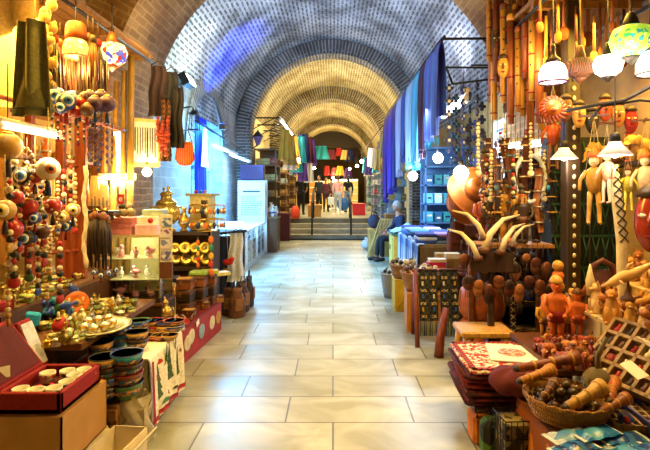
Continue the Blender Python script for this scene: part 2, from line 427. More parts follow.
# ---------------------------------------------------------------- builders of goods (origin at the base, or at the hanging point)
def mk(name, cat, parts):
    """parts: list of (name, MB, material) or (name, MB, material, [sub-parts])"""
    def fn():
        t = T(name, 'being made %d now ok' % len(LAB), cat)
        LAB.pop(t['label'], None)
        for p in parts():
            o = p[1].build(p[0], p[2], t, bevel=p[4] if len(p) > 4 else 0)
            for q in (p[3] if len(p) > 3 and p[3] else []): q[1].build(q[0], q[2], o)
        return t
    return Proto(fn)
def one(name, cat, label, mb, m, loc=(0,0,0), rz=0, group=None, bevel=0.):
    o = mb.build(name, m, None, loc, rz, bevel); return tag(o, label, cat, group)
BRASS = mat('c9a24a', .3, .85, .2, 40); SILV = mat('c8c4b8', .3, .85, .2, 40); IRON = mat('201c1a', .5, .4, .2, 30)
CREAM = mat('d8c9a0', .5, 0, .2, 20); WHITE = mat('e6e2d6', .5, 0, .1, 20); RED = mat('a81c18', .6, 0, .25, 25); DRED = cloth('7a1012')
BLUE = mat('1d3f9a', .35, 0, .3, 30, coat=.4); TEAL = mat('2b7f95', .35, 0, .3, 30); NAVY = mat('16224e', .4, 0, .3, 30)
ORANGE = mat('c9641c', .5, 0, .25, 20); BROWN = wood('5a3218'); LBROWN = wood('9a6a34'); DBROWN = wood('33200f'); OCHRE = mat('b98a36', .5, 0, .3, 20)
BLACK = mat('14110f', .5, 0, .3, 30); GREEN = mat('3f6a34', .5, 0, .3, 25); PINK = mat('d98a92', .5, 0, .2, 25)
YEL = mat('d8b83c', .5, 0, .2, 20); CORD = cloth('b9a478'); DCORD = cloth('3a2616'); PURP = mat('4a2a5a', .5, 0, .3, 30); CARD = mat('b98a4c', .8, 0, .1, 8)
PAPER = mat('ece8dc', .8, 0, .06, 10); LEATH = mat('7a4420', .45, 0, .3, 14, .3); OLIVE = cloth('6f6a3a')
# ceramics
def bowl_parts(r=.085, h=.06, n=20):
    def f():
        a = MB(); a.lathe([(r*.45, 0), (r*.5, .006), (r*.8, h*.4), (r, h*.95)], n)
        b = MB(); b.lathe([(r, h*.95), (r*1.01, h), (r*.95, h), (r*.94, h*.95)], n)
        c = MB(); c.lathe([(r*.94, h*.95), (r*.72, h*.4), (r*.4, .012), (1e-6, .01)], n)
        d = MB(); d.lathe([(r*.815, h*.42), (r*.93, h*.7), (r*.9, h*.72), (r*.80, h*.45)], n)
        return [('body', a, NAVY), ('rim', b, OCHRE), ('interior', c, TEAL), ('painted_band', d, mat('c98a3c', .4, 0, .3, 90, pattern='cell', col2='2a5a7a'))]
    return f
bowl = mk('bowl', 'bowl', bowl_parts())
tallbowl = mk('bowl', 'bowl', bowl_parts(.075, .085))
def cup_parts():
    a = MB(); a.lathe([(.018, 0), (.024, .004), (.034, .03), (.036, .055), (.033, .055), (.03, .028), (1e-6, .008)], 16)
    h = MB(); h.tube([(.033, 0, .045), (.052, 0, .042), (.054, 0, .025), (.03, 0, .016)], .004, 6)
    d = MB(); d.lathe([(.0345, .03), (.0365, .045), (.0362, .047), (.034, .03)], 16)
    return [('body', a, WHITE), ('handle', h, WHITE), ('painted_band', d, mat('3a5a8a', .4, 0, .3, 90, pattern='cell', col2='d8b04a'))]
cup = mk('coffee_cup', 'cup', cup_parts)
def plate_parts(r=.10):
    def f():
        a = MB(); a.lathe([(r*.5, 0), (r*.6, .003), (r, .018), (r*.99, .022), (r*.6, .009), (1e-6, .008)], 24)
        b = MB(); b.lathe([(r*.35, .0086), (r*.35, .0095), (1e-6, .0096)], 20)
        c = MB(); c.lathe([(r*.16, .0098), (r*.16, .0105), (1e-6, .0106)], 16)
        return [('body', a, BLUE), ('painted_ring', b, WHITE), ('painted_centre', c, NAVY)]
    return f
plate = mk('wall_plate', 'plate', plate_parts())
def teapot_parts():
    a = MB(); a.lathe([(.03, 0), (.035, .006), (.02, .015), (.05, .05), (.055, .075), (.04, .11), (.02, .13), (.026, .14)], 18)
    l = MB(); l.lathe([(.027, .14), (.02, .155), (.006, .165), (.009, .175), (1e-6, .185)], 14)
    s = MB(); s.tube([(.045, 0, .06), (.08, 0, .085), (.09, 0, .125), (.105, 0, .14)], [.012, .008, .006, .005], 8)
    h = MB(); h.tube([(-.04, 0, .11), (-.085, 0, .12), (-.095, 0, .08), (-.05, 0, .05)], .005, 6)
    return [('body', a, BRASS), ('lid', l, BRASS), ('spout', s, BRASS), ('handle', h, BRASS)]
teapot = mk('coffee_pot', 'pot', teapot_parts)
def vase_parts():
    a = MB(); a.lathe([(.025, 0), (.03, .008), (.018, .02), (.045, .06), (.04, .1), (.014, .13), (.014, .16), (.026, .18), (.022, .18), (.01, .15)], 16)
    b = MB(); b.lathe([(.0455, .055), (.0465, .065), (.0455, .075), (.04, .07)], 16)
    h = MB()
    hs = []
    for s in (-1, 1): h = MB(); h.tube([(s*.016, 0, .15), (s*.045, 0, .14), (s*.05, 0, .11), (s*.04, 0, .09)], .0035, 6); hs.append(('handle', h, BRASS))
    return [('body', a, BRASS), ('band', b, SILV)]+hs
vase = mk('vase', 'vase', vase_parts)
def candle_parts():
    a = MB(); a.lathe([(.035, 0), (.036, .006), (.012, .02), (.008, .05), (.014, .06), (.008, .08), (.01, .1), (.022, .11), (.02, .115), (1e-6, .112)], 14)
    b = MB(); b.lathe([(.009, .112), (.009, .16), (1e-6, .162)], 10)
    return [('stem', a, BRASS), ('candle', b, CREAM)]
candle = mk('candlestick', 'candlestick', candle_parts)
def box_parts(w=.14, d=.1, h=.07):
    def f():
        a = MB(); a.box((0, 0, h*.35), (w, d, h*.7))
        l = MB(); l.box((0, 0, h*.86), (w*1.03, d*1.03, h*.28))
        c = MB(); c.box((0, -d*.53, h*.68), (w*.12, .008, h*.3))
        i = MB(); i.box((0, 0, h*1.005), (w*.8, d*.75, .004))
        return [('body', a, BROWN, None, .003), ('lid', l, BROWN, [('inlay', i, OCHRE)], .003), ('clasp', c, BRASS)]
    return f
wbox = mk('wooden_box', 'box', box_parts(.17, .14, .09))
def book_parts():
    a = MB(); a.box((0, 0, .0025), (.2, .15, .005)); a.box((0, 0, .0355), (.2, .15, .005)); a.box((0, -.0735, .019), (.2, .003, .034))
    p = MB(); p.box((0, .001, .019), (.194, .143, .028))
    return [('cover', a, NAVY), ('pages', p, PAPER)]
book = mk('book', 'book', book_parts)
def trinket_parts():
    a = MB(); a.lathe([(.03, 0), (.034, .01), (.03, .03)], 14)
    l = MB(); l.lathe([(.032, .03), (.028, .042), (.008, .05), (1e-6, .051)], 14)
    k = MB(); k.ball((0, 0, .056), .007, 8, 6)
    return [('body', a, SILV), ('lid', l, SILV, [('knob', k, BRASS)])]
trinket = mk('trinket_pot', 'trinket pot', trinket_parts)
# hanging goods
def eye_parts():
    b = MB(); b.ball((0, 0, -.07), .06, 16, 10)
    w_ = MB(); k = MB(); p = MB()
    w_.ball((-.0, -.040, -.07), .040, 12, 8, sc=(1, .62, 1)); k.ball((0, -.054, -.07), .028, 12, 8, sc=(1, .6, 1)); p.ball((0, -.064, -.07), .015, 10, 6, sc=(1, .6, 1))
    c = MB(); c.tube([(0, 0, .25), (0, 0, -.01)], .0025, 5)
    f = MB(); f.tube([(0, 0, -.13), (0, 0, -.15), (0, 0, -.21)], [.006, .012, .018], 8)
    return [('bead', b, BLUE), ('eye_ring', w_, WHITE, [('iris', k, mat('2f78c8', .3, 0, .1)), ('pupil', p, BLACK)]), ('cord', c, CORD), ('tassel', f, DRED)]
eye = mk('eye_bead', 'hanging bead', eye_parts)
def tassel_parts():
    c = MB(); c.tube([(0, 0, .1), (0, 0, 0)], .003, 5)
    h = MB(); h.ball((0, 0, -.02), .022, 10, 8, sc=(1, 1, 1.3))
    s = MB()
    for k in range(9):
        a = 2*pi*k/9; s.tube([(.008*cos(a), .008*sin(a), -.03), (.022*cos(a), .02*sin(a), -.12), (.025*cos(a+.3), .025*sin(a+.3), -.30-.05*sin(k*2.1))], [.006, .008, .005], 5)
    return [('cord', c, DCORD), ('knot', h, LEATH), ('fringe', s, DBROWN)]
tassel = mk('leather_tassel', 'tassel', tassel_parts)
def beadstring(name, cat, n, r, gap, mats_, charm=True):
    def f():
        out = []; c = MB(); c.tube([(0, 0, .12), (0, 0, -gap*n)], .002, 5); out.append(('cord', c, DCORD))
        for i in range(n):
            b = MB(); b.ball((0, 0, -gap*(i+.5)), r*(.8+.35*((i*7) % 3)/2), 10, 7); out.append(('bead', b, mats_[i % len(mats_)]))
        if charm:
            x = MB(); z = -gap*n; x.ball((0, 0, z-.02), r*1.5, 10, 8, sc=(1.2, .5, 1.2)); out.append(('charm', x, mats_[0]))
        return out
    return mk(name, cat, f)
bead_red = beadstring('bead_string', 'bead string', 9, .016, .035, [RED, CREAM, BLACK])
bead_cream = beadstring('bead_string', 'bead string', 12, .013, .028, [CREAM, OCHRE])
def charm_parts():
    c = MB(); c.tube([(0, 0, .1), (0, 0, -.62)], .002, 5); out = [('cord', c, DCORD)]
    for i in range(5):
        z = -.06-.125*i; b = MB(); b.box((0, 0, z), (.085, .02, .03)); b.box((0, 0, z), (.03, .022, .085)); out.append(('cross_charm', b, NAVY, None, .004))
        e = MB(); e.ball((0, -.012, z), .016, 10, 6, sc=(1, .5, 1)); out.append(('charm_eye', e, WHITE))
    t = MB(); t.ball((0, 0, -.66), .03, 10, 8, sc=(1, .5, 1.2)); out.append(('charm_drop', t, BLUE))
    return out
charm = mk('eye_charm_string', 'charm string', charm_parts)
def gourds_parts():
    c = MB(); c.tube([(0, 0, .1), (.01, 0, -.3), (0, 0, -.62)], .006, 6); out = [('rope', c, CORD)]
    for i in range(13):
        a = i*2.4; z = -.02-.045*i; g = MB(); M_ = Matrix.Rotation(.5*sin(i), 3, 'X')
        g.ball((.03*cos(a), .03*sin(a), z), .033, 10, 8, sc=(1, 1, 1.15), M=M_); g.ball((.045*cos(a), .045*sin(a), z+.035), .014, 8, 6)
        out.append(('gourd', g, mat('b08a4a', .6, 0, .3, 15)))
    return out
gourds = mk('hanging_gourd_string', 'gourd string', gourds_parts)
def loop_parts(n=20, w=.09, h=.26, r=.012):
    def f():
        c = MB(); c.torus((0, 0, -h/2), 1, .003, 28, 5, 'Y', sx=w, sy=h/2); out = [('cord', c, DCORD)]
        for i in range(n):
            t = 2*pi*i/n-pi/2; b = MB(); b.ball((w*cos(t), 0, -h/2+h/2*sin(t)), r*(.8+.4*(i % 2)), 8, 6); out.append(('bead', b, CREAM if i % 3 else OCHRE))
        return out
    return f
necklace = mk('bead_necklace', 'necklace', loop_parts())
# carved wooden goods
def figure_parts(h=.30, pot=False):
    def f():
        k = h/.30; b = MB()
        b.lathe([(.03*k, 0), (.034*k, .01*k), (.026*k, .02*k)], 12); 
        for s in (-1, 1):
            b.tube([(s*.018*k, 0, .015*k), (s*.018*k, -.004*k, .07*k), (s*.02*k, 0, .13*k)], [.013*k, .015*k, .02*k], 8)
            b.tube([(s*.045*k, 0, .215*k), (s*.058*k, -.01*k, .165*k), (s*.03*k, -.035*k, .135*k)], [.014*k, .011*k, .009*k], 8)
            b.ball((s*.03*k, -.036*k, .134*k), .011*k, 8, 6)
        b.lathe([(.036*k, .12*k), (.034*k, .15*k), (.045*k, .2*k), (.042*k, .22*k), (.014*k, .235*k), (.013*k, .25*k)], 14, sy=.7)
        hd = MB(); hd.ball((0, 0, .268*k), .027*k, 12, 10, sc=(.9, 1, 1.15)); hd.ball((0, -.027*k, .265*k), .006*k, 8, 6)
        for s in (-1, 1): hd.ball((s*.009*k, -.024*k, .274*k), .004*k, 6, 5); hd.ball((s*.026*k, 0, .266*k), .006*k, 6, 5)
        ht = MB(); ht.lathe([(.03*k, .28*k), (.031*k, .284*k), (.025*k, .3*k), (.012*k, .312*k), (1e-6, .316*k)], 12)
        cl = MB(); cl.lathe([(.038*k, .10*k), (.037*k, .13*k), (.039*k, .15*k), (.036*k, .15*k)], 14, sy=.75)
        return [('body', b, ORANGE), ('head', hd, ORANGE), ('cap', ht, BROWN), ('sash', cl, DRED)]
    return f
figure = mk('carved_figure', 'figurine', figure_parts(.30))
def cat_parts():
    b = MB(); b.lathe([(.03, 0), (.036, .012), (.034, .05), (.024, .09), (.016, .11)], 14, sy=1.1)
    for s in (-1, 1): b.tube([(s*.014, -.03, .005), (s*.012, -.024, .07)], [.009, .011], 8); b.ball((s*.014, -.036, .006), .009, 8, 6)
    h = MB(); h.ball((0, -.006, .125), .024, 12, 9, sc=(1, .95, .9)); h.ball((0, -.027, .12), .01, 8, 6, sc=(1.2, 1, .8))
    for s in (-1, 1): h.lathe([(.01, 0), (1e-6, .022)], 6, (s*.014, -.004, .142))
    t = MB(); t.tube([(.02, .03, .008), (.045, .03, .012), (.05, .01, .03), (.045, 0, .06)], [.008, .007, .006, .004], 7)
    return [('body', b, OCHRE), ('head', h, OCHRE), ('tail', t, OCHRE)]
wcat = mk('carved_cat', 'figurine', cat_parts)
def elephant_parts():
    b = MB(); b.ball((0, 0, .065), .05, 14, 10, sc=(.75, 1.15, .8))
    for x in (-1, 1):
        for y in (-1, 1): b.tube([(x*.022, y*.034, 0), (x*.022, y*.034, .05)], [.014, .016], 8)
    h = MB(); h.ball((0, -.06, .09), .03, 12, 8)
    h.tube([(0, -.085, .085), (0, -.1, .05), (0, -.105, .02), (0, -.12, .012)], [.013, .01, .007, .005], 8)
    sp = []
    for s in (-1, 1): e = MB(); e.ball((s*.034, -.052, .09), .024, 10, 7, sc=(.3, .8, 1.1)); sp.append(('ear', e, ORANGE))
    for s in (-1, 1): t = MB(); t.tube([(s*.014, -.08, .075), (s*.018, -.105, .07)], [.005, .002], 6); sp.append(('tusk', t, CREAM))
    return [('body', b, ORANGE), ('head', h, ORANGE, sp)]
elephant = mk('carved_elephant', 'figurine', elephant_parts)
def dolphin_parts():
    s = MB(); s.lathe([(.035, 0), (.036, .01), (.02, .02), (.008, .06), (.006, .11)], 12)
    b = MB(); b.tube([(.115, 0, .21), (.085, 0, .185), (.04, 0, .15), (-.02, 0, .12), (-.07, 0, .085), (-.1, 0, .066), (-.125, 0, .055)], [.008, .014, .026, .032, .022, .011, .005], 12)
    f = MB(); f.tube([(.0, 0, .155), (.005, 0, .185), (.025, 0, .2)], [.016, .01, .003], 6)
    for k in (-1, 1): f.tube([(.11, 0, .208), (.13, k*.025, .225), (.14, k*.045, .225)], [.01, .008, .003], 6); f.tube([(-.03, k*.02, .1), (-.01, k*.05, .08)], [.011, .003], 6)
    return [('stand', s, BROWN), ('body', b, OCHRE), ('fin', f, OCHRE)]
dolphin = mk('carved_dolphin', 'figurine', dolphin_parts)
def bird_parts():
    b = MB(); b.ball((0, 0, .06), .035, 12, 9, sc=(.8, 1.25, .9)); b.lathe([(.022, 0), (.02, .01), (.008, .03)], 10)
    h = MB(); h.ball((0, -.04, .1), .02, 10, 8); h.tube([(0, -.055, .1), (0, -.078, .096)], [.007, .001], 6)
    ws = []
    for s in (-1, 1): w_ = MB(); w_.ball((s*.028, .01, .066), .03, 10, 7, sc=(.3, 1.2, .7)); ws.append(('wing', w_, BROWN))
    t = MB(); t.tube([(0, .035, .06), (0, .08, .075)], [.014, .006], 7)
    return [('body', b, LBROWN), ('head', h, LBROWN), ('tail', t, BROWN)]+ws
wbird = mk('carved_bird', 'figurine', bird_parts)
def flute_parts(L=.55):
    def f():
        a = MB(); a.tube([(0, 0, 0), (0, 0, -L*.5), (0, 0, -L)], [.019, .02, .018], 9)
        m = MB(); m.tube([(0, 0, .0), (0, 0, .03), (0, 0, .04)], [.0205, .0205, .012], 9)
        b = MB()
        for k in range(5): b.ball((0, -.0185, -.12-.06*k), .006, 6, 5)
        r = MB()
        for z in (-.05, -L*.55, -L+.04): r.torus((0, 0, z), .020, .004, 12, 5)
        c = MB(); c.tube([(0, 0, .04), (0, 0, .16)], .002, 4)
        return [('tube', a, LBROWN), ('mouthpiece', m, BROWN), ('finger_hole', b, BLACK), ('binding', r, DRED), ('cord', c, DCORD)]
    return f
flute = mk('hanging_flute', 'flute', flute_parts())
def spoon_parts():
    a = MB(); a.tube([(0, 0, 0), (0, 0, -.26)], [.008, .011], 8)
    b = MB(); b.ball((0, 0, -.30), .035, 12, 8, sc=(.9, .35, 1.3))
    c = MB(); c.torus((0, 0, .012), .01, .002, 10, 5, 'Y')
    return [('handle', a, LBROWN), ('bowl', b, LBROWN), ('ring', c, DCORD)]
spoon = mk('hanging_spoon', 'spoon', spoon_parts)
def mask_parts():
    a = MB(); a.ball((0, 0, -.13), .08, 14, 12, sc=(.8, .42, 1.6))
    n = MB(); n.tube([(0, -.032, -.09), (0, -.05, -.15)], [.008, .016], 7)
    es = []; m = MB(); m.ball((0, -.031, -.19), .022, 10, 6, sc=(1, .4, .45))
    for s in (-1, 1): e = MB(); e.ball((s*.028, -.029, -.105), .013, 8, 6, sc=(1.2, .5, .6)); es.append(('eye', e, CREAM))
    h = MB(); h.lathe([(.06, -.03), (.05, 0), (.02, .025), (1e-6, .03)], 12, sy=.5)
    return [('face', a, BROWN), ('nose', n, BROWN), ('mouth', m, DRED), ('crest', h, DBROWN)]+es
mask = mk('hanging_mask', 'mask', mask_parts)
def horn_parts():
    a = MB(); a.tube([(0, 0, 0), (.03, 0, .07), (.09, 0, .13), (.17, 0, .15)], [.016, .014, .010, .003], 10)
    b = MB(); b.tube([(0, 0, -.012), (0, 0, .012)], .025, 10)
    return [('horn', a, mat('d8c8a4', .4, 0, .25, 12)), ('mount', b, BROWN)]
horn = mk('mounted_horn', 'horn', horn_parts)
def drum_parts(r=.085, h=.16):
    def f():
        a = MB(); a.lathe([(r, 0), (r*1.06, h*.5), (r, h)], 18)
        b = MB(); b.lathe([(r*1.02, h), (r*1.0, h+.006), (1e-6, h+.007)], 18)
        c = MB()
        for z in (.012, h-.012): c.torus((0, 0, z), r*1.02, .005, 20, 5)
        return [('shell', a, BROWN), ('skin', b, CREAM), ('hoop', c, OCHRE)]
    return f
drum = mk('small_drum', 'drum', drum_parts())
# lamps
def mosaic(cols, scale, es):
    m = mat(cols[0], .4, 0, .1, scale, emit=es, pattern='cell', col2=cols[1])
    for n in m.node_tree.nodes:
        if n.type == 'VALTORGB':
            e = n.color_ramp.elements; n.color_ramp.interpolation = 'CONSTANT'
            e[0].position = 0; e[1].position = .5
            for i, c in enumerate(cols[2:]): q = n.color_ramp.elements.new(.62+.13*i); q.color = (*lin(c), 1)
    return m
def globe_lamp(r, glowm, capm=BRASS, n=20, drop=.2):
    def f():
        g = MB(); g.lathe([(r*.35, -.02), (r*.8, -r*.35), (r, -r*.85), (r*.85, -r*1.4), (r*.4, -r*1.75)], n)
        c = MB(); c.lathe([(.006, .06), (.02, .05), (r*.3, .02), (r*.42, -.02), (r*.38, -.03)], 14)
        b = MB(); b.lathe([(r*.42, -r*1.72), (r*.44, -r*1.8), (r*.2, -r*1.95), (.01, -r*2.1), (1e-6, -r*2.15)], 14)
        h = MB(); h.tube([(0, 0, .06), (0, 0, .06+drop)], .004, 6)
        return [('glass_shade', g, glowm), ('cap', c, capm), ('finial', b, capm), ('chain', h, IRON)]
    return f
def dome_lamp(r, glowm, capm, drop=.2, tall=True):
    def f():
        g = MB(); g.lathe([(r*.4, 0), (r*.75, -r*.25), (r*.98, -r*.8), (r, -r*1.5), (r*.96, -r*1.5), (r*.9, -r*.8), (r*.6, -r*.25)], 22)
        rm = MB(); rm.torus((0, 0, -r*1.5), r, .006, 22, 6)
        c = MB(); c.lathe([(r*.80, -.01), (r*.78, .03), (r*.74, r*.9), (r*.55, r*1.2), (r*.2, r*1.3), (.01, r*1.35)] if tall else [(r*.55, -.01), (r*.5, .015), (r*.22, r*.45), (r*.14, r*.9), (r*.18, r*1.0), (.01, r*1.35)], 18)
        b = MB(); b.ball((0, 0, -r*.85), r*.45, 12, 8)
        h = MB(); h.tube([(0, 0, r*1.3), (0, 0, r*1.3+drop)], .004, 6)
        return [('glass_shade', g, glowm), ('rim', rm, capm), ('cap', c, capm), ('bulb', b, glow('fff2c8', 12)), ('chain', h, IRON)]
    return f
def hang(proto, px, py, Y, label, rz=0, group=None, scale=1., mats=None):
    return proto(label, P(px, py, Y), rz, group, scale, mats)
def rail(label, a, b, r=.012, m=None, drops=()):
    mb = MB(); mb.tube([a, b], r, 8)
    o = mb.build('hanging_rail', m or IRON); tag(o, label, 'rail')
    for p in drops:
        d = MB(); d.tube([p, (p[0], p[1], p[2]+.0) if len(p) < 4 else (p[0], p[1], p[3])], .006, 6); d.build('bracket', m or IRON, o)
    return o

def text_mesh(txt, size, m, parent, loc, rot=(pi/2, 0, 0), name='lettering'):
    fc = bpy.data.curves.new('txt', 'FONT'); fc.body = txt; fc.size = size; fc.align_x = 'CENTER'; fc.extrude = .001
    fo = bpy.data.objects.new('txt', fc); C.objects.link(fo)
    me = bpy.data.meshes.new_from_object(fo); bpy.data.objects.remove(fo); me.materials.clear(); me.materials.append(m)
    o = bpy.data.objects.new(name, me); C.objects.link(o); o.parent = parent; o.location = loc; o.rotation_euler = rot; return o
def on(px, Y, z): return Vector(((px-CX)*Y/F, Y, z))
# ================================================================ LEFT NEAR STALL
# tiered display table
t = T('display_table', 'stepped wooden display table crowded with brass trinkets and platters', 'table', (-2.15, 3.3, 0))
mb = MB(); mb.box((.2, .2, .6), (.86, 1.2, .04)); mb.build('lower_top', wood('6a4420'), t)
mb = MB(); mb.box((-.08, .3, .80), (.5, 1.5, .03)); mb.build('upper_top', wood('6a4420'), t)
mb = MB(); mb.box((.17, .3, .7), (.02, 1.5, .18)); mb.build('riser', wood('4a2c14'), t)
for x, y in ((-.2, -.36), (.42, -.36), (-.2, .75), (.42, .75)):
    mb = MB(); mb.box((x, y, .29), (.05, .05, .58)); mb.build('leg', wood('4a2c14'), t)
mb = MB(); mb.box((.1, .2, .38), (.6, 1.1, .02)); mb.build('shelf', wood('4a2c14'), t)
# Christmas cloth table
t = T('cloth_table', 'low table under a cream cloth printed with green Christmas trees, holding bowls', 'table', (-1.45, 3.36, 0))
mb = MB(); mb.box((.09, 0, .235), (.34, .56, .46)); mb.build('table_body', wood('d8d0bc'), t)
tc_m = cloth('ece6d4')
def clothfn(u, v):
    # drapes over top then down the aisle side
    s = v*.87; y = -.32+.64*u
    wv = .012*sin(u*21)+.006*sin(u*47+1)
    if s < .36: return (-.08+s, y, .475)
    d = s-.36; d2 = d-.0
    return (.285+wv*min(1, d*6)+.03*d, y, .475-d2*(.8+.06*sin(u*9)))
mb = MB(); mb.sheet(clothfn, 40, 34, .006); tcl = mb.build('tablecloth', tc_m, t)
def onCloth(u, h): d = (.475-h)/.82; return Vector((.292+.012*sin(u*21)+.006*sin(u*47+1)+.03*d, -.32+.64*u, h))
hm = MB()
hm.sheet(lambda u, v: onCloth(u, .065+.03*v)+Vector((.006, 0, -.02*sin(u*9)*0-.005)), 30, 2, .003); hm.build('red_hem', RED, tcl)
hm = MB(); hm.sheet(lambda u, v: onCloth(.02*v, .07+.39*u)+Vector((.006, 0, 0)), 16, 1, .003); hm.build('red_hem', RED, tcl)
GT = mat('3f5a34', .9, 0, .5, 60); 
for (u0, h0, s) in ((.22, .18, 1.5), (.55, .22, 1.6), (.82, .18, 1.3), (.40, .36, .9), (.70, .40, .8)):
    mb = MB()
    for k in range(4):
        w_ = .05*s*(1-k*.2); hh = h0+.033*s*k
        vs = [onCloth(u0-w_, hh)+Vector((.005, 0, 0)), onCloth(u0+w_, hh)+Vector((.005, 0, 0)), onCloth(u0, hh+.06*s)+Vector((.005, 0, 0))]
        vs += [v-Vector((.003, 0, 0)) for v in vs]; mb.add(vs, [(0, 1, 2), (5, 4, 3), (0, 3, 4, 1), (1, 4, 5, 2), (2, 5, 3, 0)])
    mb.build('printed_tree', GT, tcl)
for (u0, h0, w_, h_, m_) in ((.35, .12, .17, .03, mat('3f8a5a', .9)), (.45, .15, .06, .03, RED), (.25, .40, .12, .035, RED), (.12, .33, .02, .07, RED), (.9, .34, .03, .03, LBROWN), (.65, .13, .1, .02, GT)):
    mb = MB(); mb.sheet(lambda u, v: onCloth(u0-w_/2+w_*u, h0+h_*sin(pi*u)*(v-.3))+Vector((.007, 0, 0)), 8, 3, .003); mb.build('printed_motif', m_, tcl)
# bowls on the cloth table: stacked bowls near, a row of bowls along the far edge
cols = [('navy', NAVY), ('turquoise', TEAL), ('black', BLACK), ('green', GREEN), ('red', RED), ('ochre', OCHRE), ('blue', BLUE), ('brown', BROWN)]
INS = [OCHRE, CREAM, TEAL, RED, BLUE, ORANGE]
def bowlstack(px, Y, z0, n, r, seq, where):
    for k in range(n):
        c = cols[seq[k % len(seq)]]
        lv = 'on the top' if k == n-1 else ('at the bottom' if k == 0 else ORD[k]+' from the bottom')
        tallbowl('%s patterned ceramic bowl %s of the stack %s' % (c[0], lv, where), on(px, Y, z0+k*r*.62), k*.6, 'stacked ceramic bowls', r/.075,
                 {'body': c[1], 'rim': cols[(seq[k % len(seq)]+5) % 8][1], 'interior': INS[(k+seq[0]) % 6]})
t = T('crate', 'plain brown wooden crate under the stacks of ceramic bowls', 'crate', (-1.52, 2.95, 0))
mb = MB(); mb.box((0, 0, .14), (.5, .26, .28)); mb.build('body', wood('7a5428'), t)
for zz in (.05, .14, .23):
    mb = MB(); mb.box((0, -.135, zz), (.5, .012, .06)); mb.build('slat', wood('9a6c38'), t)
bowlstack(105, 2.88, .28, 4, .092, [0, 6, 2, 5], 'nearest the carton')
bowlstack(127, 2.92, .28, 4, .095, [3, 7, 2, 1], 'beside the plastic-wrapped parcel')
bowlstack(137, 3.2, .48, 2, .075, [2, 5], 'near the cloth edge')
bowlstack(120, 3.3, .48, 2, .075, [1, 6], 'behind the turquoise bowl')
bowlstack(101, 3.15, .42, 2, .08, [4, 5], 'under the silver platter')
bowlstack(139, 3.5, .48, 2, .07, [0, 6], 'amid the printed cloth')
for k, (px, c) in enumerate(((128, 7), (141, 5), (153, 4), (165, 5), (174, 6))):
    bowl('%s bowl, %s along the far edge of the printed cloth' % (cols[c][0], ORD[k]), on(px, 3.62, .48), k, 'bowls along the far edge of the printed cloth', .95, {'body': cols[c][1], 'interior': INS[k], 'rim': INS[(k+3) % 6]})
    bowl('%s bowl, %s along the far edge, nested in a lower one' % (cols[(c+1) % 8][0], ORD[k]), on(px, 3.62, .515), k, 'bowls along the far edge of the printed cloth', .92, {'body': cols[(c+1) % 8][1], 'interior': INS[(k+2) % 6], 'rim': INS[(k+1) % 6]})
for k, px in enumerate((150, 160, 170)):
    bowl('small red-and-ochre bowl heaped in front of the row, %s from the carton' % ORD[k], on(px, 3.42, .48), k, 'bowls along the far edge of the printed cloth', .7, {'body': [RED, ORANGE, OCHRE][k], 'interior': [OCHRE, RED, CREAM][k]})
# cartons and jewellery cases
def carton(label, loc, rz, w_, d, h, flap=True, m=CARD):
    t = T('carton', label, 'carton', loc, rz); th = .008
    mb = MB(); mb.box((0, 0, th/2), (w_, d, th))
    for s in (-1, 1): mb.box((s*(w_/2-th/2), 0, h/2), (th, d, h)); mb.box((0, s*(d/2-th/2), h/2), (w_, th, h))
    mb.build('body', m, t)
    if flap:
        for s in (-1, 1):
            mb = MB(); mb.box((s*(w_/2+.03), 0, h-.03), (th, d, .09), ry=s*.7); mb.build('flap', m, t)
    return t
crate_b = T('crate', 'flat wooden crate at the floor under the cardboard carton', 'crate', (-1.64, 2.53, 0)); mb = MB(); mb.box((0, 0, .095), (.6, .46, .19)); mb.build('body', wood('6a4a24'), crate_b)
for zz in (.05, .14): mb = MB(); mb.box((0, -.235, zz), (.6, .012, .06)); mb.build('slat', wood('8a6430'), crate_b)
t = carton('cardboard carton carrying an open red velvet jewellery case', (-1.63, 2.53, .19), 0, .66, .46, .27, False)
mb = MB(); mb.box((0, 0, .266), (.65, .45, .008)); mb.build('top_panel', CARD, t)
carton('open empty pale cardboard box on the floor below the bowl stacks', (-1.19, 2.64, 0), R(-6), .2, .3, .18, True, mat('ddd0b4', .8, 0, .1, 8))
VEL = mat('8e0c10', .8, 0, .3, 120, .2); DVEL = mat('520a0e', .85, 0, .3, 120)
def jcase(label, loc, rz, w_, d, h, ang, inner):
    t = T('jewellery_case', label, 'case', loc, rz)
    mb = MB(); mb.box((0, 0, .012), (w_, d, .024))
    for s in (-1, 1): mb.box((s*(w_/2-.012), 0, h/2), (.024, d, h)); mb.box((0, s*(d/2-.012), h/2), (w_, .024, h))
    mb.build('tray', VEL, t, bevel=.004)
    ld = MB(); M = Matrix.Translation((-w_/2, 0, h)) @ Matrix.Rotation(-ang, 4, 'Y'); ld.M = M
    ld.box((w_/2, 0, .02), (w_, d, .04)); l = ld.build('lid', VEL, t, bevel=.006)
    li = MB(); li.M = M; li.box((w_/2, 0, -.004), (w_*.86, d*.86, .012)); li.build('lining', inner, l)
    fl = MB(); fl.box((0, 0, .03), (w_-.05, d-.05, .012)); fl.build('cushion', DVEL, t)
    return t
jcase('large open red velvet case of coffee cups with a price card, on the carton', (-1.475, 2.52, .467), 0, .32, .40, .10, R(128), DVEL)
t = T('gift_box', 'plain dark box behind the carton carrying the smaller red case', 'box', (-1.58, 2.825, 0)); mb = MB(); mb.box((0, 0, .21), (.42, .11, .42)); mb.build('body', mat('4a2a1c', .7), t, bevel=.004); mb = MB(); mb.box((0, 0, .425), (.43, .115, .02)); mb.build('lid', mat('5a3422', .7), t)
jcase('small open red velvet case with white satin lining behind the large case', (-1.56, 2.825, .437), 0, .30, .12, .07, R(112), mat('d8dade', .6))
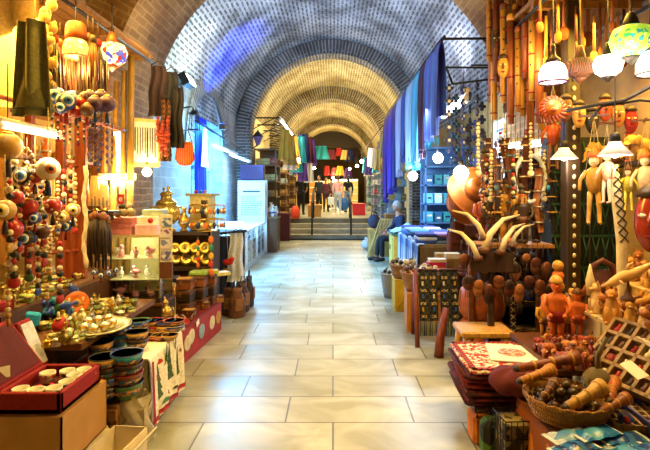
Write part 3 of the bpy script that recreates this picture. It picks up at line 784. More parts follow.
jcase('open red case tilted beside the brass heap at the edge of the stall', (-2.1, 2.9, .815), R(-8), .22, .2, .06, R(80), DVEL)
mb = MB(); mb.box((0, 0, .03), (.07, .003, .055), rx=-.25); one('price_card', 'price card', 'white price card leaning on the lid of the large red case', mb, PAPER, (-1.67, 2.42, .60), R(40))
k = 0
for (dx, dy) in ((-.08, -.13), (.0, -.14), (.08, -.12), (.10, -.04), (.09, .05), (.10, .13), (.02, .11), (-.07, .08)):
    cup('painted coffee cup lying in the large red case, %s from the lid' % ORD[k], (-1.475+dx, 2.52+dy, .505), k*1.3, 'coffee cups in the red case', 1.1, {'painted_band': [mat('3a5a8a', .4, 0, .3, 90, pattern='cell', col2='d8b04a'), mat('b83a2a', .4, 0, .3, 90, pattern='cell', col2='e8d8b0'), mat('555a60', .4, 0, .3, 90, pattern='cell', col2='e8e8e0')][k % 3]}); k += 1
for k in range(5): trinket('cream lidded trinket pot, %s from the lid in the smaller red case' % ORD[k], (-1.66+.05*k, 2.825, .473), k, 'cream pots in the smaller red case', .8, {'body': CREAM, 'lid': WHITE})
mb = MB()
for i in range(6): mb.tube([(.02*i-.06, -.05, .0), (.02*i-.05+.01*sin(i*3), 0, .03+.012*sin(i*2)), (.02*i-.05, .06, .0)], .012, 7)
one('satin_cloth', 'cloth', 'crumpled red satin cloth between the cups in the large case', mb, mat('c8141a', .4), (-1.47, 2.46, .508), .3)
mb = MB(); mb.box((0, 0, .012), (.36, .14, .02)); one('tray', 'tray', 'navy velvet tray of cups at the edge beside the small red case', mb, cloth('10142e'), (-1.98, 2.88, .622), R(-12), bevel=.004)
for k in range(6): cup('small painted cup on the navy velvet tray, %s from the aisle' % ORD[k], (-1.84-.06*k, 2.89-.012*k+.03*(k % 2), .644), k, 'cups on the navy velvet tray', .8)
# plastic-wrapped parcel
t = T('wrapped_parcel', 'parcel of bowls wrapped in crinkled clear plastic on the floor', 'parcel', (-1.22, 2.95, 0), R(10))
mb = MB(); mb.box((0, 0, .12), (.16, .17, .22), taper=.9); mb.build('contents', mat('b8a67a', .7, 0, .5, 20), t)
mb = MB(); mb.sheet(lambda u, v: ((.1+.02*sin(u*31+v*9)-.03*v)*cos(2*pi*u)*1.05, (.11+.018*sin(u*23+v*14)-.03*v)*sin(2*pi*u), .002+.3*v+.012*sin(u*19)), 40, 14); mb.build('plastic_wrap', mat('e4dcc4', .12, 0, .2, 12, .6, alpha=.5), t)
# silver platters with cups
def platter(label, loc, rx, ry, m=SILV, rz=0):
    t = T('platter', label, 'platter', loc, rz)
    mb = MB(); mb.lathe([(.5, 0), (.75, .006), (1, .022), (.985, .028), (.74, .012), (1e-6, .01)], 32)
    mb.v = [(x*rx, y*ry, z) for x, y, z in mb.v]; mb.build('dish', m, t)
    mb = MB(); mb.torus((0, 0, .025), 1, .006, 40, 6, 'Z', sx=rx*.99, sy=ry*.99); mb.build('beaded_rim', m, t)
    return t
platter('large oval silver platter holding cups on the stepped table', on(100, 3.2, .62), .19, .22, mat('b8b088', .35, .7, .3, 30))
for k, (px, Y) in enumerate(((84, 3.1), (93, 3.06), (104, 3.12), (112, 3.2), (98, 3.28), (88, 3.24), (108, 3.32))):
    cup('silver cup standing on the large oval platter, %s of the ring' % ORD[k], on(px, Y, .635), k, 'silver cups on the oval platter', .9, {'body': SILV, 'handle': SILV, 'painted_band': BRASS})
# brass trinkets: rows on lower and upper tops
GILT = [mat('b8963c', .3, .85, .2, 40), mat('d8cc90', .35, .8, .2, 40), mat('8a7a3a', .35, .8, .3, 40), SILV]
GN = ['gold', 'pale brass', 'dark brass', 'silver']
protos = [(trinket, 'lidded trinket pot', 1.1, ('body', 'lid')), (vase, 'two-handled vase', .7, ('body', 'handle')), (teapot, 'coffee pot', .7, ('body', 'lid', 'spout', 'handle')), (candle, 'candlestick', .9, ('stem',)), (trinket, 'round trinket pot', .8, ('body', 'lid')), (cup, 'small cup', .8, ('body', 'handle'))]
ROWN = ['front', 'second', 'third', 'back']
cnt = 0
for r_, (Y, z, a, b, n) in enumerate(((2.88, .62, 48, 74, 4), (3.08, .62, 58, 76, 4), (3.3, .62, 50, 82, 6), (3.5, .62, 60, 122, 9), (3.8, .62, 80, 126, 7))):
    for c_ in range(n):
        p = protos[(r_*3+c_*5+c_*c_) % 6]; g = (r_+c_*3) % 4; px = a+(b-a)*c_/(n-1)+U(-2, 2)
        p[0]('%s %s, %s from the wall, %s row, lower tier' % (GN[g], p[1], ORD[c_], ORD[r_]), on(px, Y+U(-.05, .05), z), U(0, 6), 'brassware on the stepped table', p[2]*U(.85, 1.1), {q: GILT[g] for q in p[3]})
GRN = [mat('8a9a4a', .4, .2, .3, 30), mat('c8c07a', .4, .2, .3, 30), mat('6a7a3a', .4, 0, .3, 30)]
for r_, (Y, z, a, b, n) in enumerate(((2.98, .62, 52, 90, 6), (3.2, .62, 44, 74, 5), (3.42, .62, 56, 78, 4), (3.62, .62, 84, 130, 8), (3.86, .62, 84, 132, 8), (3.15, .817, 2, 30, 5), (3.45, .817, 6, 50, 7), (3.8, .817, 12, 68, 9))):
    for c_ in range(n):
        q = [(trinket, 'lidded pot'), (cup, 'cup'), (trinket, 'round box'), (bowl, 'dish')][(c_*3+r_) % 4]; g = (c_+r_) % 3
        q[0]('%s glazed %s, %s from the wall, %s filler row of the stepped table' % (['green', 'straw', 'olive'][g], q[1], ORD[c_], ORD[r_]), on(a+(b-a)*c_/(n-1)+U(-1.5, 1.5), Y+U(-.03, .03), z), U(0, 6), 'glazed pots on the stepped table', [.9, .95, 1.1, .42][(c_*3+r_) % 4], {'body': GRN[g], 'lid': GRN[(g+1) % 3], 'handle': GRN[g], 'interior': CREAM, 'rim': OCHRE})
for r_, (Y, a, b, n) in enumerate(((3.0, 2, 14, 3), (3.3, 2, 44, 7), (3.6, 4, 62, 8), (3.95, 20, 76, 8))):
    for c_ in range(n):
        p = protos[(r_*5+c_*7+1) % 6]; g = (r_*2+c_) % 3; px = a+(b-a)*c_/(n-1)+U(-2, 2)
        p[0]('%s %s, %s from the wall, %s row, upper tier' % (GN[g], p[1], ORD[c_], ORD[r_]), on(px, Y, .817), U(0, 6), 'brassware on the stepped table', p[2]*U(.85, 1.15), {q: GILT[g] for q in p[3]})
# plates standing upright, blue toys
def upright_plate(label, px, py, Y, sc_, mats):
    o = plate(label, P(px, py, Y), 0, None, sc_, mats); o.rotation_euler = (R(75), 0, R(20)); return o
upright_plate('upright blue plate painted with a white-ringed eye', 66, 296, 3.6, .95, {'body': BLUE, 'painted_ring': mat('8ab4d8', .4), 'painted_centre': NAVY})
upright_plate('upright orange-brown plate with painted star beside the blue plate', 77, 303, 3.5, .85, {'body': ORANGE, 'painted_ring': OCHRE, 'painted_centre': BLUE})
for k, (px, h, r, m_) in enumerate(((103, 2.75, .03, LBROWN), (112, 2.6, .026, OCHRE), (120, 2.7, .026, wood('a8863a', 5)), (127, 2.85, .03, wood('8a6a2c', 5)))):
    q = on(px, 4.55, 0); mb = MB(); mb.tube([(0, -.1, 0), (.01*k, 0, h*.5), (0, .1, h)], r, 9); one('bamboo_pole', 'pole', 'yellow-brown wooden pole leaning at the brick pier, %s from the mosaic lamps' % ORD[k], mb, m_, q, 0, 'poles at the brick pier')
upright_plate('upright cream plate with a gold edge against the wooden rack', 56, 285, 3.8, .8, {'body': CREAM, 'painted_ring': OCHRE, 'painted_centre': RED})
mb = MB(); mb.box((0, 0, .05), (.15, .05, .09), ry=.2); one('zipped_pouch', 'pouch', 'turquoise pouch lying on the brass heap', mb, cloth('2a9ac8'), on(27, 3.1, .67), .3, bevel=.012)
for k in range(7):
    wbird('blue-and-green glazed bird, %s from the wall in front of the upright plates' % ORD[k], on(35+5.5*k, 3.35-.05*(k % 2), .64+.02*(k % 3)), k*1.1, 'glazed birds before the upright plates', 1.0+.2*(k % 2), {'body': [BLUE, TEAL, GREEN][k % 3], 'head': [NAVY, BLUE, TEAL][k % 3], 'wing': [TEAL, GREEN, BLUE][k % 3], 'tail': BLUE})
mb = MB(); mb.lathe([(.03, 0), (.05, .02), (.055, .05), (.03, .09), (1e-6, .1)], 14); one('red_pouch', 'pouch', 'red gathered velvet pouch among the silver cups', mb, RED, on(61, 3.15, .62))
# wooden rack of posts and hanging eye beads
RWOOD = wood('8a3c14', 5)
t = T('post_rack', 'red-brown wooden rack of tall posts behind the hanging beads', 'rack', (0, 0, 0))
for (px, Y, h, w_) in ((61, 3.9, 2.3, .07), (68, 3.95, 1.55, .08), (81, 4.0, 2.2, .09), (30, 3.7, 2.2, .06)):
    q = on(px, Y, 0); mb = MB(); mb.box((q.x, q.y, .818+(h-.818)/2), (w_, .05, h-.818)); mb.build('post', RWOOD, t, bevel=.006)
for z in (1.05, 1.75, 2.2):
    a, b = on(22, 3.68, z), on(84, 4.02, z); mb = MB(); mb.tube([a, b], .016, 8); mb.build('cross_rail', RWOOD, t)
# wall behind: shelf boards with warm goods
t = T('wall_shelf', 'wooden wall shelf behind the rack carrying small brass goods', 'shelf', (-2.42, 4.1, 0))
for z in (1.1, 1.45, 1.8, 2.15):
    mb = MB(); mb.box((.07, 0, z), (.16, 1.5, .025)); mb.build('board', wood('8a5a24'), t)
for y in (-.74, .74):
    mb = MB(); mb.box((.07, y, 1.6), (.16, .025, 1.15)); mb.build('side_panel', wood('8a5a24'), t)
for zi, z in enumerate((1.1, 1.45, 1.8)):
    for k in range(9):
        p = protos[(k*5+zi*2) % 6]
        p[0]('%s %s, %s along the %s board of the wall shelf' % (GN[(k+zi) % 3], p[1], ORD[k], ['lowest', 'middle', 'upper'][zi]), (-2.34, 3.45+.155*k, z+.0125), k, 'brassware on the wall shelf', p[2]*1.2, {q: [OCHRE, GILT[0], ORANGE][(k+zi) % 3] for q in p[3]})
# rails over the stall
rail('black iron rail under the canopy holding the mosaic lamps', (-1.80, 2.2, 2.82), (-1.80, 4.85, 2.82), .014)
rail('wooden pole along the stall holding eye beads and tassels', (-2.05, 2.2, 2.12), (-2.0, 4.6, 2.12), .016, RWOOD)
rail('black pole against the wall holding strings of gourds', (-2.3, 2.4, 2.7), (-2.3, 4.6, 2.7), .014)
# mosaic lamps
MOS1 = mosaic(['f0c060', 'f4dca0', 'e89a30', 'd8c060'], 60, 1.5); MOS2 = mosaic(['f4e0b8', 'f0c890', '3a4ab0', 'b02a20'], 38, 1.5)
COP = mat('8a4418', .45, .3, .3, 30)
A1 = mk('mosaic_lamp', 'hanging lamp', dome_lamp(.085, MOS1, COP, .25))
hang(A1, 76, 38, 3.2, 'lit mosaic lamp with yellow dome shade under a tall copper cap')
B1 = mk('mosaic_lamp', 'hanging lamp', globe_lamp(.105, MOS2, COP, 20, .2))
hang(B1, 112, 40, 3.4, 'lit round mosaic lamp of blue, red and white glass over the purple beads')
point(P(76, 72, 3.2), 'ffc878', 16, .05); point(P(112, 76, 3.4), 'ffd090', 14, .06)
# gourds, tassels, beads
hang(gourds, 47, 2, 3.0, 'string of dried yellow-brown gourds beside the cream curtain', 0, None, 1.0)
hang(gourds, 41, -6, 3.25, 'string of dried gourds hidden partly by the first gourd string', 1, None, .9)
for k, (px, py, Y, sc_) in enumerate(((55, 36, 3.05, 1.1), (60, 40, 3.15, 1.15), (66, 45, 3.3, 1.1), (82, 36, 3.3, 1.1), (88, 34, 3.25, 1.25), (93, 36, 3.2, 1.2), (98, 40, 3.3, 1.2), (104, 44, 3.35, 1.0), (72, 50, 3.35, 1.1))):
    hang(tassel, px, py, Y, 'brown leather-strip tassel, %s along the rail from the gourd string' % ORD[k], k, 'leather tassels by the mosaic lamps', sc_, {'fringe': [DBROWN, BROWN, LEATH][k % 3], 'knot': [DRED, LEATH, DBROWN][k % 3]})
EYC = [('blue', BLUE), ('red', RED), ('plum', PURP), ('brown', BROWN), ('ochre', OCHRE), ('cream', CREAM), ('black', BLACK)]
def ballbead_parts():
    b = MB(); b.ball((0, 0, -.07), .06, 16, 10); c = MB(); c.tube([(0, 0, .25), (0, 0, -.01)], .0025, 5); f = MB(); f.tube([(0, 0, -.13), (0, 0, -.15), (0, 0, -.21)], [.006, .012, .018], 8)
    r_ = MB(); r_.lathe([(.012, -.012), (.026, -.016), (.022, -.008), (.012, -.004)], 12); out = [('bead', b, RED), ('cap', r_, BRASS), ('cord', c, CORD), ('tassel', f, DBROWN)]
    return out
ballbead = mk('ball_bead', 'hanging bead', ballbead_parts)
def eyes(lst, grp):
    for (px, py, Y, ci, sc_, what) in lst:
        z = P(px, py, Y); z.z += .07*sc_
        if ci in (1, 2, 3) or sc_ >= 1.2: ballbead('%s ball bead %s' % (EYC[ci][0], what), z, 0, grp, sc_, {'bead': EYC[ci][1] if ci != 1 else mat('a8201a', .35, 0, .2, 25, coat=.4), 'tassel': [DRED, DBROWN, NAVY][ci % 3]}); continue
        eye('%s eye bead %s' % (EYC[ci][0], what), z, U(-.3, .3)+.5, grp, sc_, {'bead': EYC[ci][1], 'iris': [mat('2f78c8', .3), YEL, ORANGE][ci % 3], 'tassel': [DRED, DBROWN, NAVY][ci % 3]})
eyes([(57, 96, 3.0, 0, .9, 'large and glossy, nearest the gourd string'), (66, 101, 2.95, 0, 1.0, 'with white rings, in the middle of the bunch'), (72, 98, 3.05, 0, .8, 'beside the red bead of the bunch'), (61, 108, 2.9, 0, .6, 'small, lowest of the blue bunch'),
      (79, 104, 3.05, 1, .8, 'next to the blue bunch'), (84, 99, 3.1, 3, .7, 'between red and plum beads'), (76, 112, 3.0, 1, .6, 'hanging below the red one'), (90, 97, 3.1, 2, .7, 'highest of the plum bunch'), (95, 104, 3.05, 2, .85, 'large, in the middle of the plum bunch'),
      (101, 97, 3.15, 2, .75, 'high on the far side of the plum bunch'), (107, 104, 3.1, 2, .9, 'low on the far side of the plum bunch'), (93, 112, 3.1, 4, .7, 'under the plum bunch'), (87, 110, 3.0, 3, .7, 'dark, under the plum bunch')], 'eye beads on the rail')
eyes([(48, 169, 2.75, 5, 1.1, 'large pale gourd-like with a painted eye on the pole'), (22, 176, 2.7, 6, .85, 'with a yellow iris, left of the red ball'), (35, 176, 2.75, 1, .75, 'orange-red, between the two painted eyes'), (30, 207, 2.7, 1, .75, 'low in a row of three round ones'),
      (53, 206, 2.8, 1, .8, 'round, on the far side of the row of three'), (12, 229, 2.6, 1, .95, 'large, lowest near the curtain'), (24, 216, 2.7, 1, .5, 'small, beside the small blue one'), (35, 218, 2.7, 0, .55, 'small, beside the small red one'), (73, 210, 2.9, 4, .7, 'with a dark pupil by the wooden post'), (63, 217, 2.85, 4, .6, 'small, under the row of three'), (8, 146, 2.6, 4, 1.2, 'big yellow-green, right below the tube light'),
      (5, 210, 2.5, 4, .9, 'yellow, nearest the curtain edge'), (17, 197, 2.6, 1, .6, 'dull, between green strings'), (66, 226, 2.9, 0, .6, 'deep, with hanging drops by the post'), (42, 232, 2.8, 3, .7, 'brown, inside the cream necklace'), (26, 238, 2.7, 6, .7, 'black, hanging by the cream necklace'), (18, 248, 2.65, 1, .5, 'small, lowest over the brass heap')], 'eye beads on the pole')
for k, (px, py, Y) in enumerate(((6, 150, 2.6), (15, 152, 2.7), (20, 190, 2.65), (27, 160, 2.8), (41, 158, 2.9), (44, 200, 2.85), (58, 180, 3.0), (64, 168, 3.1), (71, 165, 3.2), (75, 172, 3.2), (33, 186, 2.75), (10, 178, 2.55), (50, 225, 2.9), (14, 215, 2.6), (38, 240, 2.8), (8, 250, 2.6), (29, 225, 2.75), (60, 240, 3.0), (47, 250, 2.9))):
    pr = bead_red if k % 3 else bead_cream
    hang(pr, px, py, Y, '%s bead string, %s of those hanging along the wooden pole' % ('red, cream and black' if k % 3 else 'cream and ochre', ORD[k]), k, 'bead strings on the wooden pole', .9+.2*(k % 2), {'charm': [GREEN, RED, BLUE, OCHRE][k % 4]})
hang(necklace, 42, 205, 2.75, 'cream bone necklace loop hanging over the brass heap', .3, None, .95)
hang(necklace, 24, 148, 2.7, 'pale bone necklace loop below the tube light', -.3, None, .8)
hang(necklace, 34, 165, 2.72, 'thin bone necklace loop crossing behind the painted eyes', .1, None, .75, {'bead': BLACK})
for k, (px, py, Y) in enumerate(((90, 118, 3.15), (95, 122, 3.2), (101, 116, 3.15), (107, 120, 3.2), (112, 122, 3.3), (98, 128, 3.25))):
    hang(charm, px, py, Y, 'dark bead charm string, %s from the wall below the plum beads' % ORD[k], k*.5, 'dark charm strings below the plum beads', .42, {'cross_charm': PURP, 'charm_eye': BROWN, 'charm_drop': NAVY})
for k, (px, py, Y) in enumerate(((52, 112, 3.0), (58, 116, 3.0), (64, 120, 3.05), (70, 118, 3.0), (78, 121, 3.1), (84, 118, 3.1))):
    hang(bead_red, px, py, Y, 'brown and gold tassel string, %s under the blue bead bunch' % ORD[k], k, 'tassel strings under the blue beads', .45, {'charm': [OCHRE, DRED, GREEN][k % 3]})
# spine-like carved strip, horns
mb = MB(); pts = [(0.01*sin(i*.9), 0, -.045*i) for i in range(17)]; mb.tube(pts, [.012+.006*(i % 2) for i in range(17)], 8)
t = T('carved_strip', 'long cream carved bone strip hanging in front of the red post', 'hanging strip', P(85, 166, 3.4)); mb.build('bone', mat('d8c49a', .5, 0, .3, 20), t)
mb = MB(); mb.tube([(0, 0, 0), (0, 0, .7)], .003, 5); mb.build('cord', DCORD, t)
for k, (px, py, Y) in enumerate(((92, 214, 3.5), (95, 212, 3.5), (99, 214, 3.55), (103, 213, 3.5), (107, 216, 3.55))):
    hang(tassel, px, py, Y, 'long dark leather thong, %s from the red post under the black shelf edge' % ORD[k], k, 'leather thongs under the shelf edge', 1.15)
eyes([(94, 272, 3.45, 0, .35, 'small and grey-blue, ending the first leather thong'), (101, 275, 3.45, 6, .4, 'small and dark, ending the second leather thong'), (109, 273, 3.5, 0, .4, 'small and pale, ending the third leather thong'), (116, 270, 3.5, 6, .35, 'tiny and black, nearest the glass cabinet')], 'beads ending the thongs')
# cream curtain, olive tunic, tube light
mb = MB(); mb.sheet(lambda u, v: (.02*sin(u*14)+.40*(u-.5), .1*u+.03*cos(u*11), -1.0*v), 30, 12, .004)
t = T('curtain', 'cream cotton curtain hanging at the edge of the stall', 'curtain', P(-6, -55, 3.0)); mb.build('cloth', cloth('d6c8a0'), t)
mb = MB(); mb.tube([(-.25, 0, .01), (.3, .1, .01)], .01, 8); mb.build('curtain_rod', IRON, t)
t = T('felt_lampshade', 'olive felt lampshade hanging above the tube light', 'shade', P(35, 110, 2.8))
mb = MB(); mb.lathe([(.10, 0), (.07, .14), (.055, .24), (.05, .24), (.065, .14), (.095, 0)], 20); mb.build('felt', cloth('7a7444'), t)
mb = MB(); mb.torus((0, 0, 0), .098, .005, 24, 6); mb.build('hem', cloth('3a3616'), t)
mb = MB(); mb.tube([(0, 0, .24), (0, 0, .9)], .004, 6); mb.build('cord', CORD, t)
mb = MB(); mb.sheet(lambda u, v: (.16*(u-.5)*(1+.4*v), .03*sin(u*9), -.55*v), 14, 8, .004); one('hanging_tunic', 'tunic', 'grey-olive linen tunic hanging between curtain and gourds', mb, cloth('8a8450'), P(31, 20, 2.75))
def tube_light(label, a, b, col, es, w, r=.016, tgt=None, hang_up=.3):
    a, b = Vector(a), Vector(b); t = T('tube_light', label, 'tube light', tuple(a))
    d = b-a; mb = MB(); mb.tube([d*.04, d*.96], r, 10); mb.build('tube', glow(col, es), t)
    mb = MB(); mb.tube([(0, 0, r*1.9), d+Vector((0, 0, r*1.9))], r*.9, 6); mb.build('fitting', WHITE, t)
    for p in (Vector((0, 0, 0)), d):
        mb = MB(); mb.tube([p-d.normalized()*.0, p+d.normalized()*(.04 if p.length < 1e-6 else -.04)], r*1.15, 10); mb.build('end_cap', WHITE, t)
    for f_ in (.15, .85):
        mb = MB(); mb.tube([d*f_+Vector((0, 0, r*2)), d*f_+Vector((0, 0, r*2+hang_up))], .003, 5); mb.build('wire', IRON, t)
    if w:
        c = (a+b)/2
        area(c+Vector((0, 0, -.03)), (tgt if tgt else c+Vector((0, 0, -1))), col, w, d.length, .04)
    return t
tube_light('warm glowing tube light hanging across the eye-bead stall', P(-4, 124, 2.45), P(60, 137, 3.1), 'ffeeb8', 9, 10)
tube_light('bright warm tube light above the glass cabinet', P(98, 178, 4.5), P(136, 178, 4.6), 'fff0b8', 14, 20)
t = T('wall_lamp', 'glaring white strip lamp beside the framed board', 'lamp', P(117, 158, 4.6))
mb = MB(); mb.box((0, 0, 0), (.05, .03, .5)); mb.build('diffuser', glow('fff2c0', 10), t); mb = MB(); mb.box((0, .025, 0), (.07, .02, .54)); mb.build('housing', WHITE, t)
point(P(118, 175, 4.35), 'ffd890', 26, .08)
t = T('globe_bulb', 'bare glowing bulb above the brass samovar', 'lamp', P(147, 172, 4.7))
mb = MB(); mb.ball((0, 0, 0), .045, 14, 10); mb.build('bulb', glow('fff0c0', 14), t); mb = MB(); mb.tube([(0, 0, .04), (0, 0, .09)], .018, 10); mb.build('socket', BRASS, t); mb = MB(); mb.tube([(0, 0, .09), (0, 0, .4)], .003, 5); mb.build('wire', IRON, t)
point(P(150, 178, 4.55), 'ffd890', 16, .05)
# ================================================================ LEFT: red plinth, glass cabinet, brass shelf
t = T('plinth', 'low red-painted plinth with cream medallions along the aisle', 'plinth', (-1.78, 4.79, 0), R(-4.5))
mb = MB(); mb.box((0, 0, .16), (1.0, 1.15, .32)); mb.build('body', mat('a01818', .55, 0, .15, 8), t, bevel=.008)
mb = MB(); mb.box((0, 0, .325), (1.02, 1.17, .02)); mb.build('top_board', mat('7a1414', .6), t)
for k, y in enumerate((-.42, -.33, -.06, .25, .45)):
    mb = MB(); mb.lathe([(.07, 0), (.07, .006), (.055, .008), (1e-6, .009)], 20, (.5, y, .17 if k != 1 else .2), sx=1.15, axis=Vector((1, 0, 0))); mb.build('medallion', [CREAM, CREAM, mat('8aa0b0', .6), CREAM, OCHRE][k], t)
mb = MB(); mb.box((.515, -.2, .29), (.006, .07, .05), rx=.3); mb.build('price_tag', PAPER, t)
ZP = .335
# glass cabinet on a chest
mb = MB()
t = T('chest', 'low dark wooden chest under the glass cabinet', 'chest', (-1.80, 4.38, ZP))
mb.box((0, 0, .1), (.6, .36, .2)); mb.build('body', DBROWN, t); mb = MB(); mb.box((0, 0, .21), (.62, .38, .02)); mb.build('lid', BROWN, t)
mb = MB(); mb.box((0, -.185, .15), (.06, .012, .05)); mb.build('lock_plate', BRASS, t)
t = T('glass_cabinet', 'small lit glass display cabinet of white figurines on a dark chest', 'cabinet', (-1.80, 4.38, ZP+.222))
mb = MB(); mb.box((0, 0, .02), (.56, .32, .04)); mb.build('base', DBROWN, t)
mb = MB(); mb.box((0, 0, .585), (.56, .32, .02)); mb.build('top', mat('b8a878', .5), t)
for sx in (-1, 1):
    for sy in (-1, 1):
        mb = MB(); mb.box((sx*.275, sy*.155, .31), (.012, .012, .54)); mb.build('corner_post', BRASS, t)
for z in (.20, .385):
    mb = MB(); mb.box((0, 0, z), (.54, .30, .008)); mb.build('glass_shelf', mat('d8d8b0', .2, 0, .1, 5), t)
mb = MB(); mb.box((0, -.16, .31), (.54, .004, .53)); mb.build('front_pane', glass(), t)
mb = MB(); mb.box((.28, 0, .31), (.004, .3, .53)); mb.build('side_pane', glass(), t)
mb = MB(); mb.box((0, .15, .31), (.54, .006, .53)); mb.build('back_panel', mat('d0c890', .5, 0, .1, 5), t)
point((-1.8, 4.34, ZP+.222+.55), 'fff0c0', 3.0, .03); point((-1.8, 4.3, ZP+.222+.36), 'fff0c0', 1.6, .03)
zc = ZP+.222
WG = [WHITE, mat('d8d4cc', .3), mat('e6dcc0', .4), PINK, mat('9a5a4a', .5)]
for r_, z in enumerate((.04, .204, .389)):
    for k in range(8):
        p = [(vase, 'vase', .55), (wcat, 'cat', .7), (cup, 'cup', .8), (trinket, 'lidded pot', .9), (wbird, 'bird', .9)][(k*2+r_) % 5]
        p[0]('white china %s, %s from the wall on the %s glass shelf' % (p[1], ORD[k], ['lowest', 'middle', 'upper'][r_]), (-2.03+.065*k, 4.36+.05*((k % 2)-.5)*2, zc+z), k, 'china in the glass cabinet', p[2], {q: WG[(k+r_) % 3 if (k*r_) % 4 else 3+(k % 2)] for q in ('body', 'head', 'tail', 'wing', 'lid', 'handle')})
# packages over the cabinet
for k, (x, y, z, d, m_, what) in enumerate(((-1.92, 4.36, 0, (.26, .2, .05), PINK, 'pink flat gift box under another pink one'), (-1.91, 4.36, .05, (.25, .2, .05), mat('c87a80', .6), 'rose flat gift box on the pink one'), (-1.66, 4.36, 0, (.2, .2, .09), mat('e0b8c8', .6), 'pale pink gift box beside the stacked pink ones'),
        (-1.66, 4.38, .09, (.19, .18, .07), WHITE, 'white gift box with red spot on the pale pink one'), (-1.92, 4.36, .1, (.27, .2, .05), mat('b86a62', .6), 'dusky red gift box topmost of the pink ones'), (-1.63, 4.4, .16, (.18, .16, .06), mat('a8b8a8', .6), 'grey-green gift box over the white one'))):
    t = T('gift_box', what, 'box', (x, y, zc+.595+z)); mb = MB(); mb.box((0, 0, d[2]*.4), (d[0], d[1], d[2]*.8)); mb.build('body', m_, t, bevel=.003); mb = MB(); mb.box((0, 0, d[2]*.85), (d[0]*1.02, d[1]*1.02, d[2]*.3)); mb.build('lid', m_, t, bevel=.003)
    if k == 3: mb = MB(); mb.lathe([(.025, 0), (.025, .003), (1e-6, .004)], 16, (.03, -.091, .035), axis=Vector((0, -1, 0))); mb.build('red_spot', RED, t)
mb = MB(); [mb.ball((U(-.09, .09), U(-.05, .05), .03+U(0, .07)), .035, 8, 6) for _ in range(14)]
one('fur_hat', 'hat', 'fluffy cream and black fur hat on the pink boxes', mb, mat('8a7a5a', .95, 0, .5, 12, .5, pattern='cell', col2='2a2418'), (-1.85, 4.34, zc+.595+.15))
t = T('hook_shelf', 'narrow black shelf with a row of hooks below the strip lamp', 'shelf', (-2.03, 4.12, 1.36))
mb = MB(); mb.box((0, 0, 0), (.36, .14, .025)); mb.build('board', BLACK, t); mb = MB(); mb.box((0, -.07, -.035), (.36, .01, .06)); mb.build('front_strip', mat('1c120c', .6, 0, .5, 40, pattern='cell', col2='4a2a1a'), t)
for k in range(9):
    mb = MB(); mb.tube([(-.16+.04*k, -.07, -.06), (-.16+.04*k, -.085, -.085), (-.16+.04*k, -.1, -.075)], .003, 5); mb.build('hook', BRASS, t)
for k, (x, m_, h, w_) in enumerate(((-2.14, glow('d89030', .5), .26, 'orange'), (-2.05, glow('e0a848', .5), .3, 'amber'), (-1.97, glow('d8b060', .5), .22, 'yellow'))):
    t = T('paper_lamp', '%s paper table lamp, %s from the wall on the black hook shelf' % (w_, ORD[k]), 'lamp', (x, 4.13, 1.3725)); mb = MB(); mb.lathe([(.03, .0), (.032, .01), (.008, .02), (.006, .05)], 12); mb.build('base', BRASS, t); mb = MB(); mb.lathe([(.042, .04), (.04, h*.6), (.03, h), (.027, h), (.036, .05)], 14); mb.build('shade', m_, t)
t = T('red_sign', 'small red sign with a white letter e below the strip lamp', 'sign', P(121, 199, 4.05), R(-5))
mb = MB(); mb.box((0, 0, 0), (.055, .01, .085)); mb.build('plate', RED, t, bevel=.003)
text_mesh('e', .075, WHITE, t, (0, -.0065, -.02))
# framed board of pens / chains
t = T('framed_board', 'white framed board of hanging silver chains on the wall', 'display board', P(145, 143, 4.7), R(28))
mb = MB(); mb.box((0, 0, 0), (.25, .02, .44)); mb.build('backing', mat('e8e4dc', .7), t)
mb = MB()
for s in (-1, 1): mb.box((s*.125, -.01, 0), (.02, .03, .46)); mb.box((0, -.01, s*.22), (.26, .03, .03))
mb.build('frame', mat('c8a868', .5), t)
for k in range(9):
    mb = MB(); mb.tube([(-.09+.0225*k, -.016, .15), (-.09+.0225*k, -.018, -.08-.03*(k % 3))], .005, 6); mb.build('chain', mat('4a4a50', .3, .7), t)
# hanging dark garments on the pier
def garment(label, px, py, Y, w_, h, m, rz=0, cat='garment', name='hanging_garment'):
    t = T(name, label, cat, P(px, py, Y), rz)
    mb = MB(); mb.sheet(lambda u, v: (w_*(u-.5)*(.8+.3*v)+.01*sin(v*9), .035*sin(u*13+v*2)*(.4+v*.6), -h*v), 20, 10, .006); mb.build('cloth', m, t)
    mb = MB(); mb.tube([(-w_*.4, 0, .0), (0, 0, .05), (w_*.4, 0, .0)], .006, 6); mb.tube([(0, 0, .05), (0, 0, .09), (.015, 0, .1)], .003, 5); mb.build('hanger', IRON, t); return t
for k, (px, py, Y, w_, h, m, lab) in enumerate(((158, 66, 4.75, .17, .5, cloth('2a1410'), 'dark brown shawl hanging high on the brick pier'), (171, 72, 4.8, .14, .75, cloth('1a1614'), 'black shawl hanging high on the brick pier'), (165, 100, 4.7, .1, .6, cloth('3a2410', '7a4a1a', 40, 'check'), 'brown checked shawl hanging between two dark ones'), (178, 88, 4.8, .1, .6, cloth('28201c'), 'charcoal shawl nearest the aisle on the brick pier'))):
    garment(lab, px, py, Y, w_, h, m, R(20), 'shawl', 'hanging_shawl')
PEP = beadstring('pepper_string', 'pepper string', 8, .024, .04, [mat('8a1a10', .5), mat('a03c1c', .5)], False)
for k, (px, py) in enumerate(((158, 116), (163, 120), (168, 116), (161, 126), (166, 130))):
    hang(PEP, px, py, 4.6, 'string of red peppers, %s from the framed board' % ORD[k], k, 'pepper strings beside the framed board', .8)
t = T('cloth_bag', 'red-orange embroidered cloth bag hanging at the corner of the pier', 'bag', P(185, 142, 5.0), R(15))
